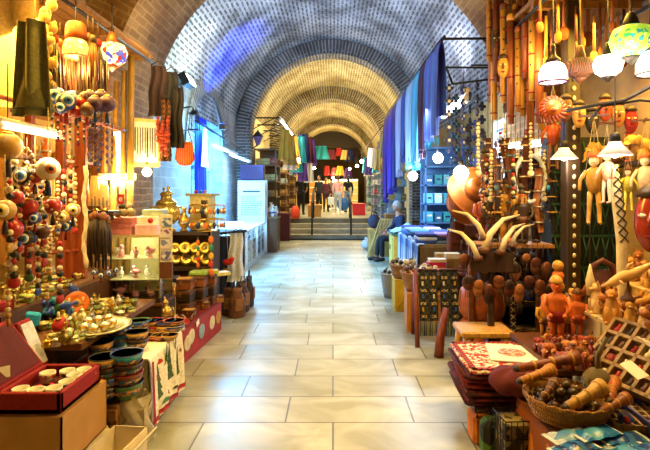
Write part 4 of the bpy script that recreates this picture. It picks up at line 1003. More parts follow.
mb = MB(); mb.lathe([(1e-6, -.25), (.06, -.24), (.1, -.18), (.085, -.05), (.075, 0), (.07, 0), (.08, -.06)], 18, sy=.5); mb.build('body', cloth('b8382a', 'd8742a', 14, 'wave'), t)
mb = MB(); mb.tube([(-.07, 0, 0), (-.03, 0, .12), (.03, 0, .12), (.07, 0, 0)], .006, 6); mb.build('strap', DRED, t)
mb = MB(); mb.torus((0, 0, -.005), .076, .008, 20, 6, 'Z', sy=.5); mb.build('trim', OCHRE, t)
# postcards
t = T('hanging_postcard_rack', 'narrow upright rack of blue and violet postcards hooked on the glass cabinet', 'rack', P(166, 262, 4.15), R(8))
mb = MB(); mb.box((0, .01, .2), (.1, .012, .42)); mb.build('back_board', mat('d8d0b8', .6), t)
for k in range(4):
    mb = MB(); mb.box((0, -.004, .06+.095*k), (.08, .006, .075)); mb.build('postcard', mat(['5a5a9a', '6a7ab8', '7a4a8a', '4a6a9a'][k], .4, 0, .4, 30, pattern='cell', col2='c8c0d0'), t)
mb = MB(); mb.box((0, .02, -.07), (.1, .06, .14)); mb.build('foot', BROWN, t)
# brass shelf unit
t = T('shelf_unit', 'dark shelf unit showing brass plates, topped by samovar and key rings', 'shelf', (-1.74, 5.62, 0))
for z in (.03, .66, 1.06):
    mb = MB(); mb.box((0, 0, z), (.72, .42, .04)); mb.build('board', DBROWN, t)
for sx in (-1, 1): mb = MB(); mb.box((sx*.35, 0, .54), (.03, .42, 1.08)); mb.build('side_panel', DBROWN, t)
mb = MB(); mb.box((0, .2, .54), (.72, .02, 1.06)); mb.build('back_panel', mat('8a7030', .5, .2, .3, 10), t)
for r_ in range(2):
    for k in range(6):
        o = plate('brass plate, %s from the wall in the %s row inside the dark shelf unit' % (ORD[k], ['lower', 'upper'][r_]), (-2.03+.115*k, 5.52-.05*r_, .76+.13*r_), 0, 'brass plates in the shelf unit', .62+.1*(k % 2), {'body': GILT[0], 'painted_ring': GILT[1], 'painted_centre': BRASS}); o.rotation_euler = (R(72), 0, R(10))
# samovar
def samovar(label, loc, s, m=None):
    m = m or mat('d8c060', .25, .8, .2, 30)
    t = T('samovar', label, 'samovar', loc); t.scale = (s, s, s)
    mb = MB(); mb.lathe([(.1, 0), (.11, .02), (.06, .05), (.05, .09), (.1, .12)], 20); mb.build('foot', m, t)
    mb = MB(); mb.lathe([(.08, .1), (.14, .17), (.16, .26), (.15, .34), (.11, .38)], 24); mb.build('body', m, t)
    mb = MB(); mb.lathe([(.12, .38), (.1, .42), (.05, .45), (.045, .5), (.07, .52), (.03, .56), (1e-6, .58)], 20); l = mb.build('lid', m, t)
    mb = MB(); mb.ball((0, 0, .6), .025, 10, 8); mb.build('knob', m, l)
    for sx in (-1, 1): mb = MB(); mb.tube([(sx*.14, 0, .33), (sx*.2, 0, .34), (sx*.21, 0, .27), (sx*.155, 0, .22)], .012, 8); mb.build('handle', m, t)
    mb = MB(); mb.tube([(0, -.14, .2), (0, -.2, .19), (0, -.22, .16)], [.018, .014, .012], 8); mb.build('tap', m, t); return t
samovar('big gleaming brass samovar under the bare bulb', (-1.87, 5.45, 1.08), .82)
samovar('squat brass urn with handles behind the big samovar', (-2.02, 5.74, 1.08), .8, mat('b8a050', .3, .8, .2, 30))
vase('tall slim brass ewer beside the samovar', (-1.70, 5.48, 1.08), .4, None, 1.5)
# birdhouse
t = T('bird_house', 'cream painted wooden house-shaped box with flat roof on the shelf', 'bird house', (-1.55, 5.72, 1.08), R(-10))
mb = MB(); mb.box((0, 0, .2), (.24, .18, .4)); mb.build('body', mat('d0c080', .7), t); mb = MB(); mb.box((0, 0, .415), (.32, .25, .03)); mb.build('roof', mat('a89a60', .7), t)
mb = MB(); mb.box((.06, -.092, .22), (.08, .01, .26)); mb.build('doorway', DBROWN, t)
for k in range(3):
    mb = MB(); mb.ball((-.08+.06*k, -.02, .45), .022, 8, 6); mb.build('roof_ball', [RED, TEAL, OCHRE][k], t)
# key ring rack: two tiers
t = T('keyring_rack', 'two-tier wire rack hung with brass key rings on the shelf', 'rack', (-1.44, 5.5, 1.08))
for z in (.14, .30):
    mb = MB(); mb.torus((0, 0, z), .2, .006, 28, 6, sy=.7); mb.build('hoop', BRASS, t)
mb = MB(); mb.tube([(0, 0, 0), (0, 0, .34)], .01, 8); mb.lathe([(.12, 0), (.1, .012), (.02, .02)], 16); mb.build('stand', BRASS, t)
mb = MB(); [mb.tube([(-.2, 0, z), (.2, 0, z)], .004, 5) for z in (.14, .30)]; mb.build('spoke', BRASS, t)
def key_parts():
    r_ = MB(); r_.torus((0, 0, -.012), .012, .002, 12, 5, 'X'); d = MB(); d.ball((0, 0, -.055), .02, 10, 7, sc=(.6, 1, 1.5)); c = MB(); c.tube([(0, 0, -.02), (0, 0, -.04)], .002, 5)
    return [('ring', r_, BRASS), ('charm', d, OCHRE), ('chain', c, BRASS)]
keyr = mk('key_ring', 'key ring', key_parts)
for r_, z in enumerate((.14, .30)):
    for k in range(14):
        a = -pi*.02-pi*.96*k/13
        keyr('%s key ring, %s from the wall on the %s hoop' % (['brass', 'orange', 'gold', 'navy'][(k*3+r_) % 4], ORD[k], ['lower', 'upper'][r_]), (-1.44-.2*cos(a), 5.5+.14*sin(a), 1.08+z), a, 'key rings on the wire rack', 1.25, {'charm': [BRASS, ORANGE, GILT[1], NAVY][(k*3+r_) % 4]})
# felt garland
FELT = [cloth('c8642a'), cloth('3a7a5a'), cloth('c8a03a'), cloth('b83a2a')]
def garl():
    out = []; c = MB(); c.tube([(0, 0, .06), (0, 0, -.44)], .002, 5); out.append(('cord', c, CORD))
    for i in range(5): b = MB(); b.ball((0, 0, -.04-.085*i), .036, 10, 7, sc=(.8, .35, 1.1)); out.append(('felt_shape', b, FELT[i % 4]))
    return out
G1 = mk('felt_garland', 'garland', garl)
hang(G1, 211, 236, 5.0, 'garland of orange and green felt shapes hanging from the shelf edge'); hang(G1, 198, 240, 5.05, 'second garland of felt shapes behind the first', 0, None, .7)
# boxes, books on the plinth
bn = 0
for (px, Y, n, s, what) in ((183, 4.75, 3, 1.15, 'front'), (197, 4.95, 3, 1.1, 'middle'), (208, 5.15, 3, 1.0, 'back')):
    for k in range(n):
        wbox('carved brown wooden box, %s of the %s stack on the red plinth' % (['lowest', 'second', 'topmost'][k], what), on(px, Y, ZP+k*.104*s), R(-8+5*k), 'wooden boxes on the red plinth', s, {'body': [BROWN, DBROWN, LEATH][k % 3], 'inlay': [OCHRE, CREAM, OCHRE][k % 3]})
for k in range(3):
    wbox('small inlaid box, %s along the aisle edge of the red plinth' % ORD[k], on(189+14*k, 4.62+.3*k, ZP), R(10*k), 'inlaid boxes at the plinth edge', .75, {'body': [BROWN, LEATH, LBROWN][k]})
t = T('yellow_box', 'yellow cardboard box holding up the books', 'box', (-1.64, 4.72, ZP)); mb = MB(); mb.box((0, 0, .12), (.22, .16, .24)); mb.build('body', mat('d0b040', .7, 0, .3, 14), t); mb = MB(); mb.box((0, -.081, .12), (.16, .004, .12)); mb.build('label_patch', mat('b88a2a', .6, 0, .4, 40), t)
for k in range(3):
    book('%s book, %s of the pile on the yellow box' % (['orange-edged', 'cream', 'navy'][k], ['lowest', 'second', 'topmost'][k]), (-1.64, 4.72, ZP+.24+.038*k), R(6*k-6), 'books on the yellow box', 1.15, {'cover': [ORANGE, CREAM, NAVY][k]})
for k in range(3):
    mb = MB(); mb.box((0, 0, .018), (.17, .13, .036)); one('paper_packet', 'packet', '%s paper packet, %s of the packets leaning over the wooden boxes' % (['green', 'yellow-green', 'pale yellow'][k], ORD[k]), mb, [mat('8aa84a', .6), mat('b8b84a', .6), mat('d8cc7a', .6)][k], on(199+11*k, 4.95+.18*k, ZP+.345-.02*k+(.0 if k < 2 else -.03)), R(20*k), bevel=.004)
t = T('red_tray', 'red lacquer tray with a brass coffee pot', 'tray', (-1.48, 4.28, ZP)); mb = MB(); mb.lathe([(.13, .015), (.16, .02), (.165, .035), (.155, .035), (.15, .024), (1e-6, .024)], 24, sx=1.2); mb.build('dish', RED, t); mb = MB(); mb.lathe([(.09, 0), (.1, .015)], 20); mb.build('foot', DRED, t)
teapot('brass coffee pot with spout standing on the red tray', (-1.50, 4.28, ZP+.024), 2.6, None, 1.3)
for k in range(5): trinket('silver lidded pot, %s along the near end of the red plinth' % ORD[k], on(150+8*k, 4.24-.02*k, ZP+(0.024 if k in (1, 2) else 0)), k, 'silver pots on the plinth', .85)
for k in range(6):
    horn('cream shell horn, %s along the plinth edge by the printed cloth' % ORD[k], on(166+5*k, 4.26+.04*k, ZP+.01), k*1.1, 'shell horns on the plinth', .5)
# garments on a floor rail behind the shelf
t = T('garment_rail', 'black floor rail of hanging garments at the end of the shelf', 'rail', (0, 0, 0))
mb = MB(); mb.tube([(-1.62, 6.1, .98), (-1.12, 6.25, 1.02)], .018, 8); mb.build('cross_bar', IRON, t)
for p in ((-1.6, 6.1), (-1.16, 6.24)): mb = MB(); mb.tube([(p[0], p[1], 0), (p[0], p[1], 1.0)], .014, 8); mb.build('post', IRON, t)
garment('navy cotton cloth hanging from the floor rail behind the felt garland', 215, 238, 6.1, .3, .75, cloth('141e38'), R(15), 'cloth', 'hanging_cloth')
garment('pale grey embroidered blouse hanging from the floor rail', 236, 233, 6.15, .2, .62, cloth('d0d4d8'), R(25), 'blouse', 'hanging_blouse')
garment('white patterned scarf hanging at the end of the floor rail', 241, 232, 6.25, .12, .55, cloth('dce0e4', 'a8b4c0', 12), R(25), 'scarf', 'hanging_scarf')
garment('dark blue apron hanging behind the pale blouse', 226, 236, 6.2, .2, .7, cloth('1c2c4c'), R(10), 'apron', 'hanging_apron')
t = T('felt_bird', 'red felt bird ornament hanging against the navy cloth', 'ornament', P(228, 262, 5.95)); mb = MB(); mb.ball((0, 0, 0), .06, 12, 8, sc=(1.1, .5, .7)); mb.build('body', cloth('b81c14'), t); mb = MB(); mb.ball((.05, -.01, .035), .03, 10, 7); mb.build('head', cloth('c82a1a'), t); mb = MB(); mb.tube([(0, 0, .03), (-.01, 0, .32)], .003, 5); mb.build('cord', CORD, t); mb = MB(); mb.ball((-.03, -.01, -.11), .045, 10, 8, sc=(1, .6, .8)); mb.build('pendant', cloth('7a5a1a'), t)
for k, (px, Y, h, m_) in enumerate(((229, 5.95, .34, '5a3418'), (237, 5.85, .36, '6a4020'), (243, 6.1, .38, '4a2a16'), (249, 6.4, .4, '3a2414'), (240, 6.35, .42, '7a5028'))):
    t = T('leather_bag', '%s leather bag standing on the floor, %s from the red plinth' % (['dark brown', 'tan brown', 'deep brown', 'nearly black', 'light brown'][k], ORD[k]), 'bag', on(px, Y, 0), R(30*k), 'leather bags on the floor')
    mb = MB(); mb.lathe([(.09, 0), (.11, .02), (.1, h*.6), (.06, h*.85), (.07, h), (.06, h), (.05, h*.84)], 14, sy=.6); mb.build('body', mat(m_, .6, 0, .4, 14, .4), t); mb = MB(); mb.tube([(-.06, 0, h*.9), (-.03, 0, h*1.2), (.03, 0, h*1.2), (.06, 0, h*.9)], .007, 6); mb.build('strap', DBROWN, t); mb = MB(); mb.box((0, -.065, h*.45), (.1, .02, h*.4)); mb.build('flap', mat('8a5a2c', .6, 0, .4, 20, .3), t, bevel=.005)
# ================================================================ LEFT: blue-lit shop with white cabinets
WB = mat('e4ecf2', .4, 0, .05, 5)
for ci, (y0, lab) in enumerate(((9.3, 'white glazed display counter nearest the garment rail'), (10.55, 'white glazed display counter before the white notice board'))):
    t = T('display_counter', lab, 'counter', (-2.02, y0+.57, 0))
    mb = MB(); mb.box((0, 0, .05), (.72, 1.12, .1)); mb.build('plinth', mat('b8ccd8', .5), t)
    mb = MB(); mb.box((0, 0, .76), (.76, 1.16, .035)); mb.build('top', WB, t, bevel=.004)
    mb = MB(); mb.box((-.34, 0, .42), (.03, 1.12, .66)); mb.build('back_panel', WB, t)
    for sx in (-1, 1):
        for sy in (-1, 0, 1): mb = MB(); mb.box((sx*.34, sy*.54, .42), (.04, .04, .66)); mb.build('post', WB, t)
    for z in (.28, .52): mb = MB(); mb.box((0, 0, z), (.68, 1.08, .015)); mb.build('shelf', WB, t)
    for sy in (-.27, .27): mb = MB(); mb.box((.35, sy, .43), (.006, .5, .6)); mb.build('glass_door', glass(), t)
    mb = MB(); mb.box((0, -.56, .43), (.64, .006, .6)); mb.build('end_pane', glass(), t)
    point((-2.0, y0+.3, .70), 'a8dcff', 9, .04); point((-2.0, y0+.85, .70), 'a8dcff', 9, .04)  # added lights inside the counter to brighten it, no lamp modelled
    for k in range(8):
        vase('pale blue glazed vase, %s along the %s shelf of the %s counter' % (ORD[k % 4], ['lower', 'upper'][k // 4], ['nearer', 'farther'][ci]), (-1.82+.1*(k % 2), y0+.2+.25*(k % 4), .288+.24*(k // 4)), k, 'vases in the white counters', 1.0, {'body': [mat('4a7ab8', .3), WHITE, mat('9ac4dc', .3)][k % 3], 'handle': WHITE, 'band': BLUE})
t = T('slanted_sign', 'white slanted reading board on the end of the nearer white counter', 'panel', (-2.0, 9.2, .80)); mb = MB(); mb.box((0, .1, .06), (.5, .36, .02), rx=.35); mb.build('board', WB, t); mb = MB(); mb.box((0, .1, .02), (.4, .2, .04)); mb.build('foot', WB, t)
# white notice board with lines of small print
t = T('notice_board', 'tall white notice board with lines of small dark print', 'notice board', (-1.98, 11.66, .7775))
mb = MB(); mb.box((0, 0, .5), (.66, .03, 1.0)); mb.build('panel', mat('d4dce2', .6, 0, .03, 4), t)
INK = mat('1c2630', .8)
mb = MB(); mb.box((0, -.017, .74), (.42, .004, .035)); mb.build('heading_lettering', mat('28323c', .7), t)
for k in range(11):
    mb = MB(); x = -.25
    for _ in range(8):
        w_ = U(.02, .07); mb.box((x+w_/2, -.017, .62-.045*k), (w_, .004, .014)); x += w_+.014
        if x > .22: break
    mb.build('small_lettering', INK, t)
t = T('violet_box', 'dark violet box standing above the notice board', 'box', (-1.98, 11.85, 1.80)); mb = MB(); mb.box((0, 0, .17), (.56, .3, .34)); mb.build('body', mat('3a2858', .6), t, bevel=.006); mb = MB(); mb.box((0, 0, .345), (.58, .32, .03)); mb.build('lid', mat('4a3468', .6), t)
mb = MB(); mb.box((-1.98, 11.9, .9), (.7, .12, 1.78)); one('board_stand', 'stand', 'white upright stand behind the notice board carrying the violet box', mb, WB)
# blue curtain, awning rods, lights
mb = MB(); mb.sheet(lambda u, v: (.05*sin(u*28), .62*u, -2.2*v), 30, 6, .006)
t = T('shop_curtain', 'deep blue curtain hanging in the arched shop window', 'curtain', (-2.62, 9.15, 3.35)); mb.build('cloth', mat('0f2ec0', .6, 0, .15, 10), t); mb = MB(); mb.tube([(0, -.1, .02), (0, .75, .02)], .012, 8); mb.build('curtain_rod', IRON, t)
t = T('white_dress', 'white dress hanging before the blue curtain', 'dress', (-2.50, 9.35, 2.75))
mb = MB(); mb.sheet(lambda u, v: (.02*sin(u*16), (.15+.25*v)*(u-.5)*1.3, -.75*v), 14, 8, .006); mb.build('cloth', mat('dce6ee', .8), t); mb = MB(); mb.tube([(0, -.12, 0), (0, 0, .05), (0, .12, 0)], .006, 6); mb.tube([(0, 0, .05), (0, 0, .62)], .003, 5); mb.build('hanger', IRON, t)
rail('long black awning rod along the blue shop front', (-2.2, 7.7, 2.66), (-2.2, 12.0, 2.5), .02)
t = T('wall_lantern', 'black square iron lantern on a bracket by the blue shop', 'lantern', (-2.3, 7.75, 2.66))
mb = MB(); mb.tube([(-.2, 0, .2), (0, 0, .24), (.06, 0, .2)], .012, 6); mb.build('bracket', IRON, t)
mb = MB()
for a in (-1, 1):
    for b in (-1, 1): mb.tube([(.06+a*.05, b*.05, .12), (.06+a*.07, b*.07, -.14)], .008, 5)
for z, w_ in ((.12, .1), (-.14, .14)):
    mb.box((.06, 0, z), (w_+.03, w_+.03, .02))
mb.build('frame', IRON, t); mb = MB(); mb.lathe([(.08, .13), (.03, .2), (.01, .24), (1e-6, .25)], 4, (.06, 0, 0)); mb.build('roof', IRON, t); mb = MB(); mb.box((.06, 0, -.01), (.085, .085, .24)); mb.build('glass_panes', glass(), t)
t = T('flood_light', 'glaring cool white floodlight high on the wall by the pier', 'floodlight', (-2.36, 7.75, 3.32))
mb = MB(); mb.box((0, 0, 0), (.12, .34, .2), ry=-.5); mb.build('housing', IRON, t); mb = MB(); mb.box((.066, 0, .0), (.02, .3, .16), ry=-.5); mb.build('lens', glow('e8fff4', 14), t); mb = MB(); mb.tube([(-.1, 0, -.05), (0, 0, -.08)], .015, 6); mb.build('bracket', IRON, t)
for k, (y, z) in enumerate(((9.0, 2.34), (10.6, 2.28))):
    t = T('hanging_light_box', 'white slanted awning light box, %s along the blue shop front' % ['nearer', 'farther'][k], 'light', (-2.1, y, z)); mb = MB(); mb.box((0, .35, 0), (.34, .9, .05), ry=.35); mb.build('housing', WB, t); mb = MB(); mb.box((-.005, .35, -.03), (.26, .8, .012), ry=.35); mb.build('diffuser', glow('cfeaff', 6), t); mb = MB(); mb.tube([(-.1, .35, .03), (-.1, .35, .25)], .01, 6); mb.build('stay', IRON, t)
# ================================================================ RIGHT NEAR STALL
# bench with stacked kilim cushion covers
t = T('low_bench', 'low wooden bench under the stack of folded kilims', 'bench', (1.10, 3.2, 0))
mb = MB(); mb.box((0, 0, .2), (.46, .5, .03)); mb.build('seat', BROWN, t)
for x in (-.08, .2):
    for y in (-.12, .22): mb = MB(); mb.box((x, y, .093), (.04, .04, .186)); mb.build('leg', DBROWN, t)
KM = [cloth('5e1512', '3a0c0c', 30), cloth('7a1c16', '4a1010', 30), cloth('6a1a1a', '2a0a0a', 24), cloth('8a221a', '5a1412', 30), cloth('541010', '801c18', 30)]
def kilim(label, z, k, m, top=False):
    h = .034
    t = T('folded_kilim', label, 'kilim', (1.09+.012*sin(k*2.3), 3.2+.01*cos(k*1.7), z), R(-3+3*sin(k*1.3)), 'folded kilims on the bench')
    mb = MB(); mb.box((0, 0, h/2), (.50+.02*sin(k), .54, h)); mb.build('cloth', m, t, bevel=.010)
    mb = MB(); mb.tube([(-.25, -.268, h*.5), (0, -.273, h*.55), (.25, -.268, h*.5)], .011, 6); mb.tube([(-.252, -.26, h*.5), (-.258, 0, h*.5), (-.252, .26, h*.5)], .011, 6); mb.build('fold', m, t)
    return t
for k in range(6): kilim('dark red folded kilim, %s in the stack on the low bench' % (['lowest', 'second', 'third', 'fourth', 'fifth', 'sixth'][k]), .216+.034*k, k, KM[k % 5])
t = kilim('patterned red, white and black kilim topmost on the stack', .42, 6, cloth('d8ccc0', 'a81e20', 55, 'cell'), True)
mb = MB()
for a in (-1, 1): mb.box((a*.235, 0, .0355), (.03, .53, .004)); mb.box((0, a*.25, .0355), (.5, .03, .004))
mb.build('border', cloth('2a1a1c', 'b83030', 60, 'check'), t)
t = T('booklet', 'white printed booklet with a red rosette lying on the topmost kilim', 'booklet', (1.19, 3.2, .4585), R(-12))
mb = MB(); mb.box((0, 0, .004), (.3, .34, .008)); mb.build('pages', PAPER, t); mb = MB(); mb.lathe([(.09, .0085), (.09, .0095), (1e-6, .0096)], 24, sy=.9); mb.build('printed_rosette', mat('d8b0a8', .8, 0, .4, 60, pattern='cell', col2='c05a58'), t)
t = T('canvas_bag', 'orange canvas bag standing under the kilim bench', 'bag', (.91, 2.98, 0)); mb = MB(); mb.box((0, 0, .09), (.12, .16, .18)); mb.build('body', cloth('d07820', 'a85a14', 12), t, bevel=.02); mb = MB(); mb.tube([(-.04, -.07, .17), (-.03, -.07, .21), (.03, -.07, .21), (.04, -.07, .17)], .006, 6); mb.build('strap', DBROWN, t)
t = T('canvas_bag', 'green-and-black patterned bag standing beside the orange canvas bag', 'bag', (.93, 2.80, 0)); mb = MB(); mb.box((0, 0, .11), (.13, .13, .22)); mb.build('body', cloth('4a6a1e', '121408', 9, 'cell'), t, bevel=.03); mb = MB(); mb.tube([(-.04, -.07, .2), (-.03, -.07, .25), (.03, -.07, .25), (.04, -.07, .2)], .006, 6); mb.build('strap', BLACK, t)
t = T('wire_crate', 'black mesh crate of brown parcels beside the wicker basket', 'crate', (1.0, 2.66, 0), R(5)); t.scale = (.75, .75, .9)
mb = MB()
for k in range(6):
    for a in (-1, 1): mb.tube([(-.11+.044*k, a*.11, 0), (-.11+.044*k, a*.11, .34)], .004, 5); mb.tube([(a*.11, -.11+.044*k, 0), (a*.11, -.11+.044*k, .34)], .004, 5)
for z in (.01, .12, .23, .34): mb.tube([(-.11, -.11, z), (.11, -.11, z), (.11, .11, z), (-.11, .11, z)], .005, 5, True)
mb.build('mesh_sides', IRON, t); mb = MB(); mb.box((0, 0, .16), (.2, .2, .3)); mb.build('contents', mat('3a3020', .8, 0, .4, 20, pattern='cell', col2='8a7a50'), t)
# red net bag, basket of whistles
mb = MB(); mb.sheet(lambda u, v: ((.15*sin(pi*v)+.01)*cos(2*pi*u), (.12*sin(pi*v)+.01)*sin(2*pi*u), .16*(1-cos(pi*v))/2+.012*sin(u*40)*sin(pi*v)), 30, 12); one('net_bag', 'bag', 'dark red net bag slumped beside the stacked kilims', mb, mat('6a1414', .8, 0, .3, 80, .6, pattern='wave'), (1.08, 2.83, .345))
t = T('side_table', 'low wooden table under the wicker basket and blue packets', 'table', (1.44, 2.3, 0))
mb = MB(); mb.box((0, 0, .345), (.74, .95, .03)); mb.build('tabletop', BROWN, t)
for x in (-.34, .34):
    for y in (-.44, .44): mb = MB(); mb.box((x, y, .165), (.05, .05, .33)); mb.build('leg', DBROWN, t)
mb = MB(); mb.sheet(lambda u, v: (-.375-.012*sin(u*20)*v-.02*v, .47-.62*u, .362-.33*v), 24, 8, .005); cl = mb.build('orange_cloth', cloth('c8701e', '8a4410', 7, 'wave'), t)
mb = MB(); mb.sheet(lambda u, v: (-.375+.5*u, -.48-.012*sin(u*20)*v-.02*v, .362-.33*v), 24, 8, .005); mb.build('orange_cloth', cloth('c8701e', '8a4410', 7, 'wave'), t)
WICK = mat('a8742e', .7, 0, .45, 55, .8, pattern='wave')
def basket(label, loc, r, h, m=None, handle=False, rz=0):
    m = m or WICK; t = T('wicker_basket', label, 'basket', loc, rz)
    mb = MB(); mb.lathe([(r*.72, 0), (r*.82, h*.3), (r*.95, h*.8), (r, h), (r*.94, h), (r*.88, h*.75), (r*.7, .02), (1e-6, .018)], 26); mb.build('body', m, t)
    mb = MB(); n = 44
    for s in (0, pi): mb.tube([((r*.98)*cos(2*pi*i/n), (r*.98)*sin(2*pi*i/n), h+.008*sin(i*1.4+s)) for i in range(n)], .009, 6, True)
    mb.build('braided_rim', m, t)
    mb = MB()
    for k in range(3): mb.torus((0, 0, h*(.2+.25*k)), r*(.80+.06*k), .005, 26, 5)
    mb.build('weave_band', m, t)
    if handle: mb = MB(); mb.tube([(r*cos(a), 0, h+r*1.0*sin(a)) for a in [pi*i/12 for i in range(13)]], .008, 6); mb.build('handle', m, t)
    return t
BKT = (1.22, 2.5, .36)
basket('wide wicker basket of wooden whistles and pods on the low table', BKT, .215, .12)
PODM = [mat('3a2412', .35, 0, .4, 20), mat('241a0e', .35, 0, .4, 20), mat('5a3a1a', .35, 0, .4, 20), mat('4a3a1c', .35, 0, .4, 20)]
def pod_parts():
    a = MB(); a.ball((0, 0, .022), .026, 10, 8, sc=(1, 1, .85)); b = MB(); b.tube([(0, 0, .042), (.004, 0, .056)], [.005, .003], 6)
    return [('shell', a, PODM[0]), ('stalk', b, LBROWN)]
pod = mk('seed_pod', 'seed pod', pod_parts)
n = 0
for ring_i, (rr, cnt, z) in enumerate(((.05, 6, .125), (.105, 11, .105), (.15, 14, .09), (.06, 6, .165))):
    for k in range(cnt):
        a = 2*pi*k/cnt+ring_i
        pod('%s glossy seed pod, %s around the %s ring of the heap in the wicker basket' % (['brown', 'black', 'chestnut', 'olive'][(k+ring_i) % 4], ORD[k], ['inner', 'middle', 'outer', 'upper'][ring_i]), (BKT[0]-.02+rr*cos(a), BKT[1]+rr*sin(a), BKT[2]+z-.03), k, 'seed pods in the wicker basket', 1.05, {'shell': PODM[(k+ring_i) % 4]}); n += 1
def whistle(label, a, b, r, m, fl=1.6):
    a, b = Vector(a), Vector(b); t = T('wooden_whistle', label, 'whistle', a, 0, 'wooden whistles in the basket'); d = b-a
    mb = MB(); mb.tube([(0, 0, 0), d*.3, d*.6, d*.9, d], [r*.9, r, r, r*fl, r*fl*1.05], 10); mb.build('tube', m, t)
    mb = MB(); mb.tube([-d.normalized()*.02, (0, 0, 0)], [r*.6, r*.9], 10); mb.build('mouthpiece', DBROWN, t)
    mb = MB()
    for f_ in (.25, .55, .85): mb.tube([d*f_, d*(f_+.03)], r*1.25 if f_ < .8 else r*fl*1.05, 10)
    mb.build('binding', OCHRE, t)
z0 = BKT[2]+.15
for k, (a, b, r, m, lab) in enumerate((((1.02, 2.66, z0+.05), (1.38, 2.70, z0+.1), .024, wood('7a3c1a', 5), 'long red-brown whistle lying across the back of the basket'), ((1.0, 2.56, z0+.02), (1.2, 2.62, z0+.06), .022, wood('b8741c', 5), 'ochre whistle sticking out over the basket rim'), ((1.14, 2.34, z0-.02), (1.36, 2.42, z0+.05), .026, wood('b88a3c', 5), 'pale flared whistle lying in front of the pods'),
        ((1.36, 2.36, z0), (1.5, 2.56, z0+.02), .022, wood('a85a20', 5), 'orange-brown whistle on the far side of the basket'), ((1.05, 2.42, z0-.02), (1.16, 2.5, z0+.04), .018, wood('5a2c12', 5), 'short dark whistle near the rim'), ((1.3, 2.32, z0-.03), (1.46, 2.38, z0+.01), .02, wood('8a4a1a', 5), 'stubby brown whistle near the blue packets'))):
    whistle(lab, a, b, r, m)
mb = MB(); mb.ball((0, 0, .06), .075, 16, 10); mb.tube([(0, 0, .13), (0, 0, .2), (.05, 0, .3)], .012, 8); t = one('net_gourd', 'gourd', 'pale gourd in a crochet net standing at the far side of the basket', mb, mat('a8946a', .7, 0, .4, 90, .8, pattern='wave', col2='6a5a3a'), (1.42, 2.58, BKT[2]+.1))
t = T('sticker_badge', 'blue round badge with a red dot on a white card by the pods', 'badge', (1.44, 2.36, BKT[2]+.06), 0, None, .8); mb = MB(); mb.lathe([(.04, 0), (.04, .004), (1e-6, .005)], 18); mb.build('disc', BLUE, t); mb = MB(); mb.lathe([(.018, .005), (.018, .007), (1e-6, .0075)], 14); mb.build('dot', RED, t)
# blue packets
BPK = [mat('0f4090', .25, 0, .3, 5, pattern='wave', col2='2a70b8'), mat('1a64ac', .25, 0, .3, 9, pattern='cell', col2='4a94c8'), mat('a8b4c0', .3, 0, .3, 9, pattern='cell', col2='4a84b8'), mat('0a2c60', .25, 0, .3, 5, pattern='wave', col2='2068a8')]
for k in range(13):
    r_, c_ = divmod(k, 5); x = 1.04+.125*c_+.03*r_; y = 2.02+.11*r_
    t = T('foil_packet', '%s foil packet, %s in the %s row fanned out by the basket' % (['blue', 'sky-blue', 'silver-white', 'deep blue'][(k*3) % 4], ORD[c_], ['front', 'second', 'third'][r_]), 'packet', (x, y, .365+.012*(k % 3)+.012*r_), R(20+U(-14, 14)), 'foil packets by the basket')
    mb = MB(); mb.sheet(lambda u, v: (.22*(u-.5), .10*(v-.5), .004+.016*sin(pi*u)*sin(pi*v)+.003*sin(u*17+k)), 10, 6, .003); mb.build('sachet', BPK[(k*3) % 4], t)
    mb = MB(); mb.box((-.105, 0, .003), (.02, .1, .004)); mb.box((.105, 0, .003), (.02, .1, .004)); mb.build('seal', mat('c8d4dc', .3), t)
t = T('blue_tray', 'blue plastic tray behind the foil packets', 'tray', (1.62, 2.42, .36)); mb = MB(); mb.box((0, 0, .01), (.2, .3, .02)); [mb.box((s*.1, 0, .04), (.01, .3, .07)) for s in (-1, 1)]; [mb.box((0, s*.15, .04), (.2, .01, .07)) for s in (-1, 1)]; mb.build('body', mat('3a44a8', .4), t)
# back table with figures, white ledges
t = T('figure_table', 'wooden table crowded with small carved figures behind the kilims', 'table', (1.62, 3.18, 0))
mb = MB(); mb.box((-.09, 0, .48), (.44, .76, .03)); mb.build('tabletop', BROWN, t)
for x in (-.28, .1):
    for y in (-.34, .34): mb = MB(); mb.box((x, y, .233), (.05, .05, .466)); mb.build('leg', DBROWN, t)
mb = MB(); mb.box((-.27, 0, .25), (.02, .64, .44)); mb.build('front_board', DBROWN, t)
REDM = [mat('8a2c1c', .45, 0, .3, 20), mat('6a3a20', .45, 0, .3, 20), mat('a85a2c', .45, 0, .3, 20), mat('c07a3c', .45, 0, .3, 20)]
RN = ['red-brown', 'dark brown', 'tan', 'honey-coloured']
for r_ in range(5):
    for c_ in range(6):
        k = r_*6+c_; p = [(elephant, 'elephant', .85), (wcat, 'cat', .7), (wbird, 'bird', .8), (figure, 'man', .42)][(r_*2+c_*3) % 4]
        p[0]('%s carved %s, %s from the aisle in the %s row of the figure table' % (RN[(k*7+r_) % 4], p[1], ORD[c_], ['front', 'second', 'third', 'fourth', 'back'][r_]), (1.36+.068*c_+U(-.01, .01), 2.84+.085*r_+U(-.012, .012), .495), U(-1, 1), 'little carved figures on the figure table', p[2]*U(.9, 1.15), {q: REDM[(k*7+r_) % 4] for q in ('body', 'head', 'ear', 'tail', 'wing')})
FIGM = [mat('c8641e', .4, 0, .3, 14), mat('b8822e', .45, 0, .3, 14), mat('a8441a', .4, 0, .3, 14)]
